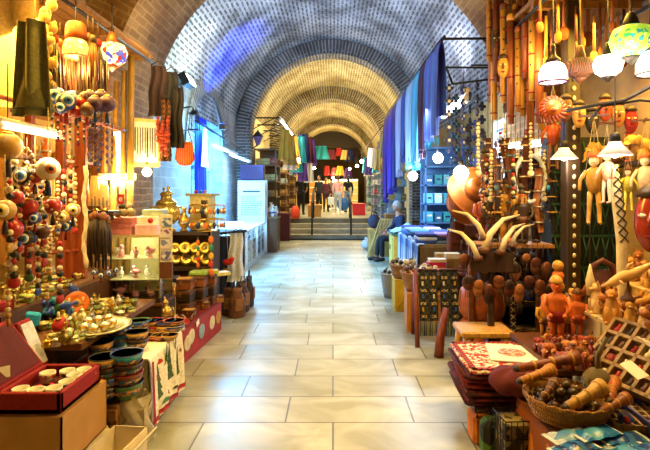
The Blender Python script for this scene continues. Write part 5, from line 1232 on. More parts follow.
for k, (px, Y, s, mi, lab) in enumerate(((556, 3.3, 1.5, 0, 'tall orange carved figure wearing a cap, on the figure table'), (577, 3.4, 1.15, 0, 'orange-red carved figure standing against the white ledge'), (545, 3.42, 1.0, 1, 'ochre carved figure beside the tall orange one'), (567, 3.46, 1.0, 2, 'rust carved figure half hidden between two orange ones'))):
    figure(lab, on(px, Y, .495), R(-15), None, s, {'body': FIGM[mi], 'head': FIGM[mi], 'cap': [OCHRE, BROWN, FIGM[0], BROWN][k], 'sash': [DRED, FIGM[2], BROWN, OCHRE][k]})
t = T('ball_totem', 'stack of three carved orange balls behind the tall figure', 'carving', on(558, 3.52, .495)); z = 0
for k, r in enumerate((.05, .045, .042, .04)): mb = MB(); mb.ball((0, 0, .26+z), r, 14, 10); mb.build('carved_ball', FIGM[k % 2], t); z += r*1.75
mb = MB(); mb.tube([(0, 0, 0), (0, 0, .27)], [.05, .03], 10); mb.build('pedestal', BROWN, t)
# white ledges
LED = mat('e6dcc4', .6, 0, .06, 5)
for k, (y0, y1) in enumerate(((3.22, 3.62), (2.62, 3.20))):
    t = T('display_ledge', 'cream painted display ledge %s' % ('nearer the dark beaded post' if k == 0 else 'with the compartment tray leaning on it'), 'ledge', (2.08, (y0+y1)/2, 0))
    mb = MB(); mb.box((0, 0, .34), (.58, y1-y0, .68)); mb.build('body', LED, t, bevel=.004); mb = MB(); mb.box((-.01, 0, .69), (.62, y1-y0, .02)); mb.build('top_board', mat('d8c89c', .6), t)
t = T('ledge_riser', 'wooden riser step along the back of the cream ledges', 'riser', (2.22, 3.1, .70)); mb = MB(); mb.box((0, 0, .09), (.28, .96, .18)); mb.build('body', mat('c8a868', .6), t); mb = MB(); mb.box((0, 0, .185), (.3, .98, .01)); mb.build('top', mat('d8b878', .6), t)
AN = [(elephant, 'elephant', 1.1), (wcat, 'cat', 1.25), (dolphin, 'dolphin', 1.0), (wbird, 'bird', 1.3), (wcat, 'fox', 1.0)]
HON = [mat('c88a3c', .4, 0, .3, 14), mat('d8a860', .4, 0, .3, 14), mat('a8642a', .4, 0, .3, 14), mat('8a4a24', .4, 0, .3, 14), mat('e0bc84', .4, 0, .3, 14)]
HN = ['amber', 'honey', 'chestnut', 'mahogany', 'pale']
for r_, (x, z, n) in enumerate(((1.84, .70, 11), (1.95, .70, 11), (2.04, .70, 10), (2.16, .895, 9), (2.28, .895, 8))):
    for c_ in range(n):
        k = r_*3+c_; p = AN[(k*3+r_) % 5]; m_ = HON[(k*2+r_) % 5]; nm = HN[(k*2+r_) % 5]
        p[0]('%s carved %s, %s from the camera in the %s row of the cream ledges' % (nm, p[1], ORD[c_], ORD[r_]), (x+U(-.015, .015), 2.68+.9*c_/(n-1)+U(-.02, .02), z), R(-60+U(-50, 50)), 'carved animals on the cream ledges', p[2]*U(.85, 1.15), {q: m_ for q in ('body', 'head', 'tail', 'fin', 'ear', 'wing')})
dolphin('large pale carved dolphin leaping above the other animals', P(628, 300, 2.9), R(-40), None, 1.15, {'body': HON[1], 'fin': HON[1]})
wbird('large carved bird with raised wings by the dark beaded post', on(603, 3.5, .895)-Vector((0, 0, .195)), R(-30), None, 1.7, {'body': HON[2], 'head': HON[2], 'wing': HON[4], 'tail': HON[2]})
wcat('tall honey-coloured fox sitting at the front edge of the ledge', on(612, 3.06, .70), R(-40), None, 1.5, {'body': HON[0], 'head': HON[0], 'tail': HON[0]})
# compartment tray with masks and items
t = T('compartment_tray', 'pale wooden compartment tray of tiny carvings leaning against the ledge', 'tray', (1.60, 2.66, .44), R(-72), None, R(-45))
TRW = wood('9a7c52', 6)
mb = MB(); mb.box((0, .0, .2), (.52, .02, .4)); mb.build('back_board', TRW, t)
mb = MB()
for k in range(5): mb.box((0, -.03, .01+.096*k), (.52, .05, .02))
for k in range(7): mb.box((-.255+.085*k, -.03, .2), (.02, .05, .4))
mb.build('divider_lattice', TRW, t)
for r_ in range(4):
    for c_ in range(6):
        mb = MB(); h_ = U(.05, .075); mb.lathe([(.014, 0), (.02, h_*.3), (.012, h_*.6), (.016, h_*.85), (1e-6, h_)], 8, (-.2125+.085*c_, -.03, .02+.096*r_)); mb.build('tiny_carving', [DRED, DBROWN, CREAM, BROWN, RED][(r_*3+c_*2) % 5], t)
t = T('compartment_tray', 'flat slatted wooden tray lying in front of the leaning one', 'tray', (1.56, 2.48, .375), R(-8)); mb = MB()
for k in range(9): mb.box((-.16+.04*k, 0, .02), (.012, .34, .035))
for k in range(7): mb.box((0, -.165+.055*k, .02), (.34, .012, .03))
mb.build('slat_lattice', TRW, t); mb = MB(); mb.box((0, 0, .003), (.36, .36, .006)); mb.build('base', wood('7a5a34'), t)
mb = MB(); mb.box((0, 0, .04), (.1, .1, .003), rx=.5, rz=.7); one('price_card', 'price card', 'blank white price card set diagonally before the compartment tray', mb, PAPER, tuple(P(634, 378, 2.35)), R(-10))
# dark beaded post, lattice cabinet, rear shelving
t = T('beaded_post', 'dark wooden post strung with white beads beside the cream ledge', 'post', (1.84, 3.72, 0))
mb = MB(); mb.box((0, 0, 1.5), (.11, .11, 3.0)); mb.build('shaft', wood('2e2012', 5), t, bevel=.01)
for k in range(24): mb = MB(); mb.ball((.0, -.06, .75+.075*k), .014, 8, 6, sc=(1, .6, 1.4)); mb.build('white_bead', mat('c8c0a0', .4), t)
t = T('lattice_cabinet', 'dark green lattice-front cabinet behind the marionettes', 'cabinet', (2.14, 4.1, 0))
mb = MB(); mb.box((0, .08, 1.0), (.56, .2, 2.0)); mb.build('body', mat('0e1812', .6), t)
GL = mat('1e4a34', .5, 0, .3, 20)
for r_ in range(5):
    mb = MB(); z = .62+.27*r_
    mb.box((0, -.03, z), (.56, .02, .02)); 
    for k in range(7):
        a, b = -.26+.08*k, -.26+.08*(k+1)-.04
        mb.tube([(a, -.03, z+.01), (a+.06, -.03, z+.26)], .006, 5); mb.tube([(a+.06, -.03, z+.01), (a, -.03, z+.26)], .006, 5)
    mb.build('lattice_panel', GL, t)
# dark rear shelves with drums and ship models
t = T('rear_shelf', 'dark rear shelving with drums and model ships behind the figures', 'shelf', (1.80, 4.56, 0))
for z in (.06, .5, .93): mb = MB(); mb.box((0, 0, z), (.72, .4, .03)); mb.build('board', DBROWN, t)
for sx in (-1, 1): mb = MB(); mb.box((sx*.35, 0, .475), (.03, .4, .95)); mb.build('side_panel', DBROWN, t)
mb = MB(); mb.box((0, .2, .475), (.72, .02, .95)); mb.build('back_panel', mat('1e140c', .8), t)
for k, (px, Y, z, s, m_) in enumerate(((528, 4.48, .515, 1.0, BLUE), (513, 4.48, .515, 1.1, BROWN), (543, 4.5, .515, .95, GREEN), (530, 4.5, .075, 1.2, DBROWN), (510, 4.5, .075, 1.2, BROWN), (547, 4.5, .075, 1.1, OCHRE))):
    drum('%s drum with cream skin on the %s rear board, %s from the post' % (['blue', 'brown', 'green', 'dark', 'plain', 'ochre'][k], 'middle' if z > .3 else 'lowest', ORD[2-k % 3]), on(px, Y, z), k, 'drums on the rear shelves', s, {'shell': m_})
def ship(label, loc, s, rz, hull):
    t = T('model_ship', label, 'model ship', loc, rz, 'model ships on the rear shelf'); t.scale = (s, s, s)
    mb = MB(); mb.sheet(lambda u, v: ((u-.5)*.3*(1+.15*(1-v)), .035*sin(pi*min(1, u*1.1))*(2*abs(.5-v))*(1 if v > .5 else -1), .02+.05*(2*abs(.5-v))+.02*(2*u-1)**2), 14, 8); mb.sheet(lambda u, v: ((u-.5)*.3, .033*sin(pi*min(1, u*1.1))*(2*v-1), .066+.02*(2*u-1)**2), 14, 4); mb.build('hull', hull, t)
    for x in (-.07, .04): mb = MB(); mb.tube([(x, 0, .05), (x, 0, .3)], .004, 6); mb.build('mast', BROWN, t)
    for x, h in ((-.07, .16), (.04, .2)): mb = MB(); mb.sheet(lambda u, v: (x+(.1*u)*(1-v*.6), -.03*sin(pi*u)*sin(pi*v), .09+h*v), 6, 6, .003); mb.build('sail', mat('d8c4a0', .9), t)
    mb = MB(); mb.box((0, 0, .01), (.1, .03, .02)); mb.build('stand', DBROWN, t)
ship('model ship with tan sails and blue-white hull on the upper rear board', on(524, 4.5, .945), 1.0, R(15), mat('c8d0d8', .5)); ship('model ship with brown hull beside the blue-white one', on(509, 4.5, .945), .8, R(5), BROWN); ship('small dark model ship at the end of the upper rear board', on(545, 4.5, .945), .7, R(-10), DBROWN)
for k in range(7):
    z = .515 if k > 3 else .945
    figure('dark carved statuette, %s along the %s rear board behind the drums' % (ORD[k % 4], 'middle' if k > 3 else 'upper'), (1.55+.14*(k % 4), 4.68, z), 0, 'dark statuettes on the rear shelves', .9+.1*(k % 2), {q: [DBROWN, BROWN, BLACK][k % 3] for q in ('body', 'head', 'cap')})
t = T('hanging_coil', 'coil of pale rope hanging against the dark rear shelf', 'rope', P(566, 276, 3.95)); mb = MB(); [mb.torus((0, .01*k, 0), .09-.004*k, .006, 26, 6, 'Y', sy=1.1) for k in range(3)]; mb.build('rope', mat('a89a78', .7), t); mb = MB(); mb.tube([(0, 0, .1), (0, 0, .5)], .003, 5); mb.build('cord', DCORD, t)
# yellow stool, leather poufs, leg carvings
t = T('wooden_stool', 'pale yellow wooden stool with splayed legs behind the kilims', 'stool', (1.23, 3.95, 0))
SW = wood('b8862e', 5)
mb = MB(); mb.box((0, 0, .40), (.42, .32, .05)); mb.build('seat', SW, t, bevel=.012)
for x in (-1, 1):
    for y in (-1, 1): mb = MB(); mb.tube([(x*.15, y*.11, .38), (x*.18, y*.13, .2), (x*.2, y*.15, 0)], [.04, .03, .026], 8); mb.build('leg', SW, t)
mb = MB(); mb.box((0, -.12, .24), (.3, .03, .06)); mb.build('stretcher', SW, t)
for k, (px, Y, s, m_, lab) in enumerate(((482, 4.42, .85, 'b05a1c', 'orange leather pouf on the floor behind the yellow stool'), (508, 3.98, .75, '6a3014', 'dark red leather pouf beside the yellow stool'), (482.1, 4.42, .75, 'a04c18', 'rust leather pouf stacked on the orange one'))):
    t = T('leather_pouf', lab, 'pouf', on(px, Y, (.43*.85 if k == 2 else 0))); t.scale = (s, s, s); mb = MB(); mb.lathe([(.2, 0), (.26, .06), (.28, .2), (.26, .36), (.2, .42), (1e-6, .43)], 20); mb.build('body', mat(m_, .45, 0, .25, 8, .2), t)
    for j in range(8): a = pi/4*j; mb = MB(); mb.tube([(.215*cos(a), .215*sin(a), .02), (.275*cos(a), .275*sin(a), .1), (.286*cos(a), .286*sin(a), .2), (.268*cos(a), .268*sin(a), .34), (.2*cos(a), .2*sin(a), .425)], .006, 5); mb.build('seam', OCHRE, t)
LEG = wood('7a3418', 5)
# textile stand
t = T('textile_stand', 'wooden A-frame stand hung with black and yellow tasselled kilim strips', 'stand', (1.12, 4.95, 0)); t.scale = (.8, .8, .82)
for x in (-.34, .34):
    for y in (-1, 1): mb = MB(); mb.tube([(x, 0, .88), (x+.02*y, y*.28, 0)], .03, 8); mb.build('leg', LEG, t)
mb = MB(); mb.tube([(-.38, 0, .88), (.38, 0, .88)], .022, 8); mb.build('cross_bar', LEG, t)
for k, x in enumerate((-.19, .08)):
    mb = MB(); mb.sheet(lambda u, v: (x-.12+.24*u, -.045+.01*sin(u*9)-.1*v, .9-.62*v), 12, 12, .006); c_ = mb.build('kilim_strip', cloth('141a2c', '3a3a2c', 22, 'check'), t)
    for j in range(4): mb = MB(); mb.box((x, -.068-.024*j, .80-.155*j), (.2, .012, .035), rx=-.16); mb.build('woven_band', cloth('c8a83c', '1a3a7a', 40, 'check'), c_)
    for j in range(3):
        for i in range(3): mb = MB(); mb.box((x-.07+.07*i, -.076-.024*j, .73-.155*j), (.022, .01, .05), rx=-.16); mb.build('woven_motif', [cloth('d8d4c8'), cloth('3a5ab8'), cloth('c8a030')][(i+j) % 3], c_)
    for j in range(10): mb = MB(); mb.tube([(x-.11+.0245*j, -.15, .28), (x-.108+.0245*j, -.155, .2), (x-.11+.0245*j+.004*sin(j), -.15, .1)], [.006, .01, .009], 6); mb.build('tassel', cloth(['5a6a54', '8a8a5c', '3a4a5a'][j % 3]), c_)
for k, (x, y) in enumerate(((.98, 4.45), (1.18, 4.4))):
    mb = MB(); mb.tube([(0, 0, 0), (.03, .06, .18), (.1, .14, .42)], [.045, .04, .03], 8); one('carved_pedestal', 'carving', 'dark red-brown carved pedestal foot, %s from the aisle before the textile stand' % ORD[k], mb, LEG, (x, y, 0), 0)
# baskets on orange crates
def crate_box(label, loc, d, m, rz=0):
    t = T('display_box', label, 'box', loc, rz); mb = MB(); mb.box((0, 0, d[2]/2), d); mb.build('body', m, t, bevel=.006)
    for a in (-1, 1): mb = MB(); mb.box((a*(d[0]/2-.02), -d[1]/2-.004, d[2]/2), (.04, .012, d[2])); mb.build('corner_slat', m, t)
    mb = MB(); mb.tube([(-d[0]/2*.8, -d[1]/2-.003, d[2]*.1), (d[0]/2*.8, -d[1]/2-.003, d[2]*.9)], .008, 5); mb.build('diagonal_slat', m, t); return t
OB = wood('c07a1c', 4)
crate_box('orange wooden box under the wicker basket of dolls', (1.02, 5.42, 0), (.40, .40, .42), OB, R(-4)); 
basket('wicker basket of rag dolls on the orange wooden box', (1.0, 5.42, .422), .24, .2)
crate_box('yellow painted box under the farther basket', (.94, 6.3, 0), (.3, .34, .4), mat('c8a414', .6, 0, .2, 8))
basket('farther wicker basket on the yellow box', (.94, 6.3, .402), .2, .17)
basket('pale wire basket on the floor at the far end of the baskets', (.86, 6.95, 0), .17, .34, mat('9a968a', .6, 0, .3, 60, .6, pattern='wave'))
def doll_parts():
    b = MB(); b.tube([(0, 0, 0), (0, 0, .06), (0, 0, .1)], [.03, .034, .016], 8); h = MB(); h.ball((0, 0, .125), .03, 10, 8); a = MB()
    for s in (-1, 1): a.tube([(s*.02, 0, .09), (s*.06, -.01, .05)], [.012, .009], 6)
    hr = MB(); hr.ball((0, .008, .135), .03, 10, 8, sc=(1.05, 1, .9)); return [('dress', b, DRED), ('head', h, CREAM), ('arm', a, CREAM), ('hair', hr, BROWN)]
doll = mk('rag_doll', 'doll', doll_parts)
DC = [('grey', cloth('9a9aa0')), ('brown', cloth('6a4a30')), ('white', cloth('d8d4cc')), ('blue', cloth('3a4a7a')), ('red', cloth('8a2a20'))]
for bi, (bx, by, bz, r, n, nm) in enumerate(((1.0, 5.42, .55, .15, 12, 'nearer basket'), (.94, 6.3, .5, .12, 10, 'farther basket'), (.86, 6.95, .26, .1, 8, 'pale wire basket'))):
    for k in range(n):
        a = 2.4*k; rr = r*sqrt((k+.5)/n)
        o = doll('rag doll in %s, %s from the middle of the %s' % (DC[(k+bi) % 5][0], ORD[k], nm), (bx+rr*cos(a), by+rr*sin(a), bz), a, 'rag dolls in the %s' % nm, 1.0, {'dress': DC[(k+bi) % 5][1], 'hair': [BROWN, BLACK, CREAM][k % 3]}); o.rotation_euler = (.5*cos(a), .5*sin(a), a)
# ================================================================ hanging goods over the right stall
rail('iron rail over the flutes in the mouth of the stall', (1.55, 2.3, 2.97), (1.62, 4.9, 2.97), .014)
FW = [wood('b07a2c', 5), wood('8a4a1c', 5), wood('c8923c', 5), wood('6a3414', 5)]; FNm = ['ochre', 'red-brown', 'golden', 'dark']
fl_n = 0
for k in range(24):
    px = 489+2.4*k; Y = 4.5-.03*k+.12*((k*5) % 3); py = -12+11*((k*7) % 5)
    flute('%s bamboo flute, %s from the vault at the mouth of the stall' % (FNm[k % 4], ORD[k]), P(px, py, Y), k, 'flutes at the mouth of the stall', 1.25+.4*((k*3) % 4)/3, {'tube': FW[k % 4], 'mouthpiece': FW[(k+1) % 4]})
for k in range(16):
    px = 540+6*k; Y = 3.5+.15*(k % 3); py = -14+10*((k*7) % 4)
    spoon('%s wooden spoon, %s from the flutes among those under the canopy' % (FNm[(k+1) % 4], ORD[k]), P(px, py, Y), k*.7, 'spoons under the canopy', 1.0+.2*(k % 3), {'handle': FW[(k+1) % 4], 'bowl': FW[(k+1) % 4]})
for k, (px, py, Y) in enumerate(((497, 48, 4.4), (508, 60, 4.3), (519, 52, 4.35), (503, 74, 4.2), (527, 80, 4.2))):
    mask('%s carved mask, %s from the vault hanging among the flutes' % (['dark', 'amber', 'red', 'ochre', 'brown'][k], ORD[k]), P(px, py-18, Y), R(-20), 'masks among the flutes', .75, {'face': [DBROWN, FIGM[1], mat('a01c14', .4), OCHRE, BROWN][k]})
# rows of hanging strings below, between the pier and the post
for k in range(22):
    px = 478+4.4*k; Y = 4.0+.35*((k*3) % 4)/3; py = 122+9*((k*5) % 6)
    pr = [bead_cream, charm, bead_red][k % 3]
    pr('%s string, %s from the leather hats in the curtain of strings' % (['cream bead', 'dark charm', 'red-black bead'][k % 3], ORD[k]), P(px, py, Y), k, 'curtain of bead strings', [1.2, .6, 1.1][k % 3], [{'bead': CREAM}, {'cross_charm': BROWN, 'charm_eye': CREAM, 'charm_drop': TEAL}, {'charm': OCHRE}][k % 3])
for k, (px, py, Y, s) in enumerate(((486, 150, 4.3, .9), (500, 162, 4.25, .85), (512, 170, 4.2, .9), (534, 158, 4.3, .8), (546, 168, 4.2, .85), (492, 186, 4.1, .9), (520, 186, 4.1, .9), (540, 190, 4.15, .7))):
    [mask, necklace][k % 2]('%s, %s in the curtain of strings behind the beige horns' % (['carved tribal mask', 'bone bead necklace'][k % 2], ORD[k]), P(px, py, Y), R(-25), 'masks and necklaces in the curtain of strings', s, [{'face': [BROWN, OCHRE, DBROWN, FIGM[1]][k//2 % 4]}, {'bead': [CREAM, TEAL, OCHRE, BLACK][k//2 % 4]}][k % 2])
for k, (px, py, Y, s, m_) in enumerate(((493, 240, 4.2, 1.05, 1), (507, 236, 4.15, 1.2, 1), (522, 238, 4.1, 1.0, 0), (484, 236, 4.3, 1.0, 2), (536, 236, 4.15, .8, 1))):
    p_ = P(px, 200, Y); figure('carved standing figure, %s from the leather hats on the tall narrow stand' % ORD[k], (p_.x, p_.y, 1.10), R(-10), 'carved figures on the narrow stand', s*1.5, {'body': FIGM[m_] if k % 2 else DBROWN, 'head': FIGM[m_], 'cap': DBROWN, 'sash': BROWN})
t = T('narrow_stand', 'tall narrow dark stand carrying a row of carved figures', 'stand', (1.52, 4.15, 0)); mb = MB(); mb.box((0, 0, 1.08), (.66, .3, .03)); mb.build('top', LBROWN, t)
for x in (-.3, .3): mb = MB(); mb.box((x, .1, .53), (.04, .04, 1.07)); mb.build('post', LEATH, t)
for k, (px, py, Y, s, rz) in enumerate(((478, 258, 3.9, 1.5, 2.6), (484, 250, 3.92, 1.9, 0.2), (501, 252, 3.9, 1.5, .4), (484, 238, 3.95, 1.5, 3.0), (511, 246, 3.95, 1.2, .1))):
    horn('pale curved horn, %s from the leather hats in the bunch above the pouf' % ORD[k], P(px, py, Y), rz, 'pale horns above the pouf', s)
t = T('horn_stand', 'dark wooden bracket board behind the bunch of pale horns', 'board', P(492, 262, 3.95)); mb = MB(); mb.box((0, 0, 0), (.34, .03, .16)); mb.build('board', DBROWN, t); mb = MB(); mb.box((0, .03, -.47), (.05, .03, .94)); mb.build('upright', DBROWN, t)
t = T('laced_strap', 'long black-and-white laced leather strap hanging below the horns', 'strap', P(513, 248, 4.05))
mb = MB(); mb.box((0, 0, -.38), (.05, .012, .76)); mb.build('leather', DBROWN, t)
mb = MB()
for j in range(12): mb.tube([(-.02, -.008, -.02-.06*j), (.02, -.008, -.06-.06*j)], .004, 5); mb.tube([(.02, -.008, -.02-.06*j), (-.02, -.008, -.06-.06*j)], .004, 5)
mb.build('lacing', CREAM, t); mb = MB(); mb.tube([(0, 0, 0), (0, 0, .8)], .004, 5); mb.build('cord', DCORD, t)
# leather hats and bags
def lhat(label, px, py, Y, s, m, tilt):
    t = T('leather_hat', label, 'hat', P(px, py, Y), 0, None, tilt); t.scale = (s,)*3
    mb = MB(); mb.sheet(lambda u, v: ((.10+.16*v)*cos(2*pi*u), (.10+.14*v)*sin(2*pi*u), .05*v*sin(4*pi*u+.5)-.02*v), 30, 5, .006); mb.build('brim', m, t)
    mb = MB(); mb.lathe([(.105, 0), (.10, .07), (.085, .12), (.04, .135), (1e-6, .12)], 20); mb.build('crown', m, t); mb = MB(); mb.torus((0, 0, .015), .106, .008, 24, 6); mb.build('band', BROWN, t)
    mb = MB(); mb.tube([(0, .1, .0), (0, .14, .4)], .003, 5); mb.build('cord', DCORD, t)
lhat('big tan leather hat hanging sideways by the white lamps', 476, 190, 4.8, 1.1, mat('96541e', .5, 0, .25, 10, .2), R(70)); lhat('tan leather hat hanging lower behind the big one', 470, 204, 5.25, 1.0, mat('96501a', .45, 0, .25, 10, .2), R(80))
lhat('dark leather hat hanging under the tan ones', 478, 218, 5.65, .9, mat('5a2c12', .5, 0, .25, 10, .2), R(75))
for k, (px, py, m_, lab) in enumerate(((462, 222, '5e2418', 'dark red leather satchel hanging over the blue cloths'), (473, 226, '4a1e12', 'deep brown leather satchel beside the dark red one'), (458, 232, '6a3018', 'brown leather satchel lowest of the three'))):
    t = T('leather_satchel', lab, 'satchel', P(px, py, 5.3), R(20)); mb = MB(); mb.box((0, 0, -.1), (.26, .09, .22)); mb.build('body', mat(m_, .5, 0, .3, 12, .3), t, bevel=.02); mb = MB(); mb.box((0, -.05, -.05), (.27, .02, .14)); mb.build('flap', mat(m_, .45, 0, .3, 12, .3), t, bevel=.008); mb = MB(); mb.tube([(-.12, 0, 0), (-.06, 0, .3), (.06, 0, .3), (.12, 0, 0)], .007, 6); mb.build('strap', DBROWN, t); mb = MB(); mb.box((0, -.064, -.1), (.03, .01, .04)); mb.build('buckle', BRASS, t)
# marionettes, laced stick, glossy mask, lamps with shades
def marion_parts():
    b = MB(); b.lathe([(.03, -.2), (.045, -.12), (.04, -.06), (.014, -.04)], 12, sy=.7); h = MB(); h.ball((0, 0, -.005), .032, 12, 9, sc=(.9, 1, 1.15)); h.ball((0, -.033, -.01), .008, 8, 6)
    hat_ = MB(); hat_.lathe([(.036, .015), (.03, .04), (1e-6, .085)], 12); parts = [('body', b, OCHRE), ('head', h, CREAM), ('hat', hat_, DRED)]
    for s in (-1, 1):
        a = MB(); a.tube([(s*.04, 0, -.065), (s*.075, -.01, -.12), (s*.08, -.03, -.18)], [.013, .011, .01], 7); parts.append(('arm', a, OCHRE))
        l = MB(); l.tube([(s*.02, 0, -.19), (s*.026, -.01, -.28), (s*.03, 0, -.37), (s*.032, -.035, -.375)], [.016, .013, .012, .01], 7); parts.append(('leg', l, BROWN))
    w_ = MB(); [w_.tube([(s*.05, -.01, -.1), (0, 0, .26)], .0015, 4) for s in (-1, 1)]; w_.tube([(0, 0, .06), (0, 0, .26)], .0015, 4); parts.append(('string', w_, CORD))
    c = MB(); c.box((0, 0, .265), (.16, .015, .012)); c.box((0, 0, .265), (.015, .16, .012)); parts.append(('control_bar', c, BROWN)); return parts
marion = mk('hanging_marionette', 'marionette', marion_parts)
for k, (px, py, Y, s, bm_, rz, lab) in enumerate(((594, 160, 3.3, 1.15, OCHRE, -.4, 'marionette in yellow hanging right beside the beaded post'), (607, 156, 3.1, .8, mat('e0b090', .5), -1.2, 'pale bent marionette beside the one in yellow'), (645, 160, 3.2, 1.0, mat('d8b88c', .5), -.5, 'cream marionette with an orange cap farthest from the post'), (628, 172, 3.3, .7, mat('b8b03a', .5), -.3, 'small yellow-green marionette under the white lampshade'), (553, 118, 3.9, 1.1, FIGM[2], -.3, 'rust-coloured marionette above the coiled rope'), (567, 130, 3.8, .9, BROWN, .3, 'brown marionette beside the rust-coloured one'))):
    marion(lab, P(px, py, Y), rz, None, s, {'body': bm_, 'arm': bm_, 'leg': [OCHRE, bm_, OCHRE, bm_, BROWN, DBROWN][k], 'hat': [ORANGE, ORANGE, ORANGE, BROWN, DRED, BLACK][k]})
t = T('laced_stick', 'tall cream walking stick wrapped in criss-cross black lacing', 'stick', P(622, 242, 3.1)); top = P(613, 165, 3.1)-P(622, 242, 3.1)
mb = MB(); mb.tube([(0, 0, -.6), (0, 0, -.3), (0, 0, 0), top*.5, top], [.03, .032, .034, .033, .03], 10); mb.build('shaft', mat('d8c48c', .5, 0, .2, 12), t)
mb = MB()
for j in range(8): p = top*(j/8); q = top*((j+1)/8); mb.tube([p+Vector((-.03, -.026, 0)), (p+q)/2+Vector((0, -.037, 0)), q+Vector((.03, -.026, 0))], .004, 5); mb.tube([p+Vector((.03, -.026, 0)), (p+q)/2+Vector((0, -.037, 0)), q+Vector((-.03, -.026, 0))], .004, 5)
mb.build('lacing', BLACK, t)
t = T('round_back_chair', 'dark plum arched wooden chair back behind the dolphin', 'chair', (1.92, 3.42, .70)); mb = MB(); mb.tube([(-.09, 0, .0), (-.1, 0, .2), (-.07, 0, .31), (0, 0, .35), (.07, 0, .31), (.1, 0, .2), (.09, 0, .0)], .02, 8); mb.build('arched_frame', mat('5a2c34', .4), t); mb = MB(); mb.box((0, .01, .14), (.15, .015, .28)); mb.build('back_panel', mat('7a5a5c', .5), t)
mask('big glossy red-brown mask hanging at the edge by the cream marionette', P(652, 190, 2.95), R(-40), None, 1.5, {'face': mat('8a2410', .2, 0, .3, 10, coat=.6), 'nose': mat('8a2410', .2, coat=.6), 'crest': DBROWN})
t = T('shell_ornament', 'cream pointed shell ornament hanging over the honey animals', 'ornament', P(590, 278, 3.35)); mb = MB(); mb.tube([(0, 0, -.12), (0, 0, -.02), (0, 0, .1)], [.02, .03, .004], 10); mb.build('shell', CREAM, t); mb = MB(); mb.tube([(0, 0, .1), (0, 0, .5)], .003, 5); mb.build('cord', DCORD, t)
# lamps
def shade_parts(gm):
    def f():
        s = MB(); s.lathe([(.03, .0), (.035, -.015), (.085, -.07), (.082, -.07), (.03, -.018)], 20); b = MB(); b.ball((0, 0, -.055), .028, 12, 8); c = MB(); c.lathe([(.012, .05), (.024, .04), (.026, 0), (.02, 0)], 12); w_ = MB(); w_.tube([(0, 0, .05), (0, 0, .5)], .003, 5)
        return [('shade', s, mat('e8e0d8', .5, emit=.4, ecol='fff0e0')), ('bulb', b, glow('fff4e0', 12)), ('socket', c, IRON), ('cable', w_, IRON)]
    return f
SH = mk('cone_lamp', 'hanging lamp', shade_parts(0))
for k, (px, py, Y, lab) in enumerate(((615, 146, 2.9, 'white cone-shaded lamp lit above the marionettes'), (564, 152, 3.6, 'white cone-shaded lamp lit over the rear shelves'))):
    SH(lab, P(px, py-4, Y), 0, None, 1.15); point(P(px, py+12, Y), 'ffe8d0', 7, .05)
L1 = mk('glass_lantern', 'hanging lamp', dome_lamp(.085, mosaic(['f4dce0', 'f8ece4', 'b080b0', 'e0a890'], 40, 3.2), mat('2a1420', .4, .3), .3, False)); hang(L1, 553, 62, 3.0, 'lit dome lamp of pink and violet glass over a carved mask'); 
L2 = mk('mosaic_lamp', 'hanging lamp', globe_lamp(.085, glow('fff0dc', 6), IRON, 20, .3)); hang(L2, 608, 52, 2.9, 'glaring white globe lamp with black cap and finial')
L3 = mk('mosaic_lamp', 'hanging lamp', globe_lamp(.115, mosaic(['9ac83a', 'b8d860', '3a9a5a', '2a7a8a'], 45, 1.0), IRON, 20, .3)); hang(L3, 631, 22, 2.75, 'lit green mosaic globe lamp highest under the canopy')
L4 = mk('bell_lamp', 'hanging lamp', dome_lamp(.09, glow('ffeedc', 4), IRON, .3, False)); hang(L4, 654, 50, 2.7, 'white bell lamp cut by the edge under the green lamp')
L5 = mk('wicker_ball', 'hanging lamp', globe_lamp(.085, mat('5a3414', .7, 0, .5, 30, .8, pattern='wave'), BROWN, 20, .3)); hang(L5, 580, 55, 3.0, 'unlit brown wicker ball lamp between violet and white lamps'); hang(L5, 650, 34, 2.8, 'unlit dark wicker ball lamp at the edge beside the green lamp', 0, None, .85)
for px, py, Y, c, w_ in ((553, 78, 2.9, 'ffd8c0', 9), (608, 80, 2.75, 'ffe0c0', 12), (631, 48, 2.6, 'd8f0a0', 4), (640, 75, 2.6, 'ffe0c8', 8)): point(P(px, py, Y), c, w_, .06)
mb = MB(); mb.tube([P(560, 112, 3.3), P(600, 104, 3.0), P(625, 100, 2.9), P(655, 84, 2.7)], .012, 8); mb.tube([P(590, 120, 3.2), P(602, 106, 3.0), P(640, 100, 2.9), P(660, 102, 2.8)], .009, 8); o = mb.build('lamp_bracket', IRON); tag(o, 'black curved iron lamp bracket below the hanging globe lamps', 'bracket')
t = T('lion_mask', 'orange carved lion-head mask under the violet lamp', 'mask', P(553, 108, 3.0), R(-10)); t.scale = (.75, .75, .75); mb = MB(); mb.ball((0, 0, 0), .07, 14, 10, sc=(1, .6, 1)); mb.ball((0, -.045, -.02), .028, 10, 8, sc=(1.2, .8, .8)); mb.build('face', FIGM[0], t); mb = MB(); [mb.tube([(.055*cos(2*pi*k/18), 0, .055*sin(2*pi*k/18)), (.095*cos(2*pi*k/18+.2), .015, .095*sin(2*pi*k/18+.2)), (.12*cos(2*pi*k/18+.5), .03, .12*sin(2*pi*k/18+.5)-.02)], [.018, .014, .004], 7) for k in range(18)]; mb.build('mane', FIGM[2], t); mb = MB(); mb.tube([(0, .02, .1), (0, .02, .4)], .003, 5); mb.build('cord', DCORD, t)
for k in range(6):
    px = 566+13*k; mask('%s mask, %s from the violet lamp in the row behind the bracket' % (['brown', 'ochre', 'black', 'rust', 'tan', 'red'][k], ORD[k]), P(px, 96+6*(k % 3), 3.6), R(-15), 'masks behind the bracket', .75, {'face': [BROWN, OCHRE, BLACK, FIGM[2], LBROWN, DRED][k]})
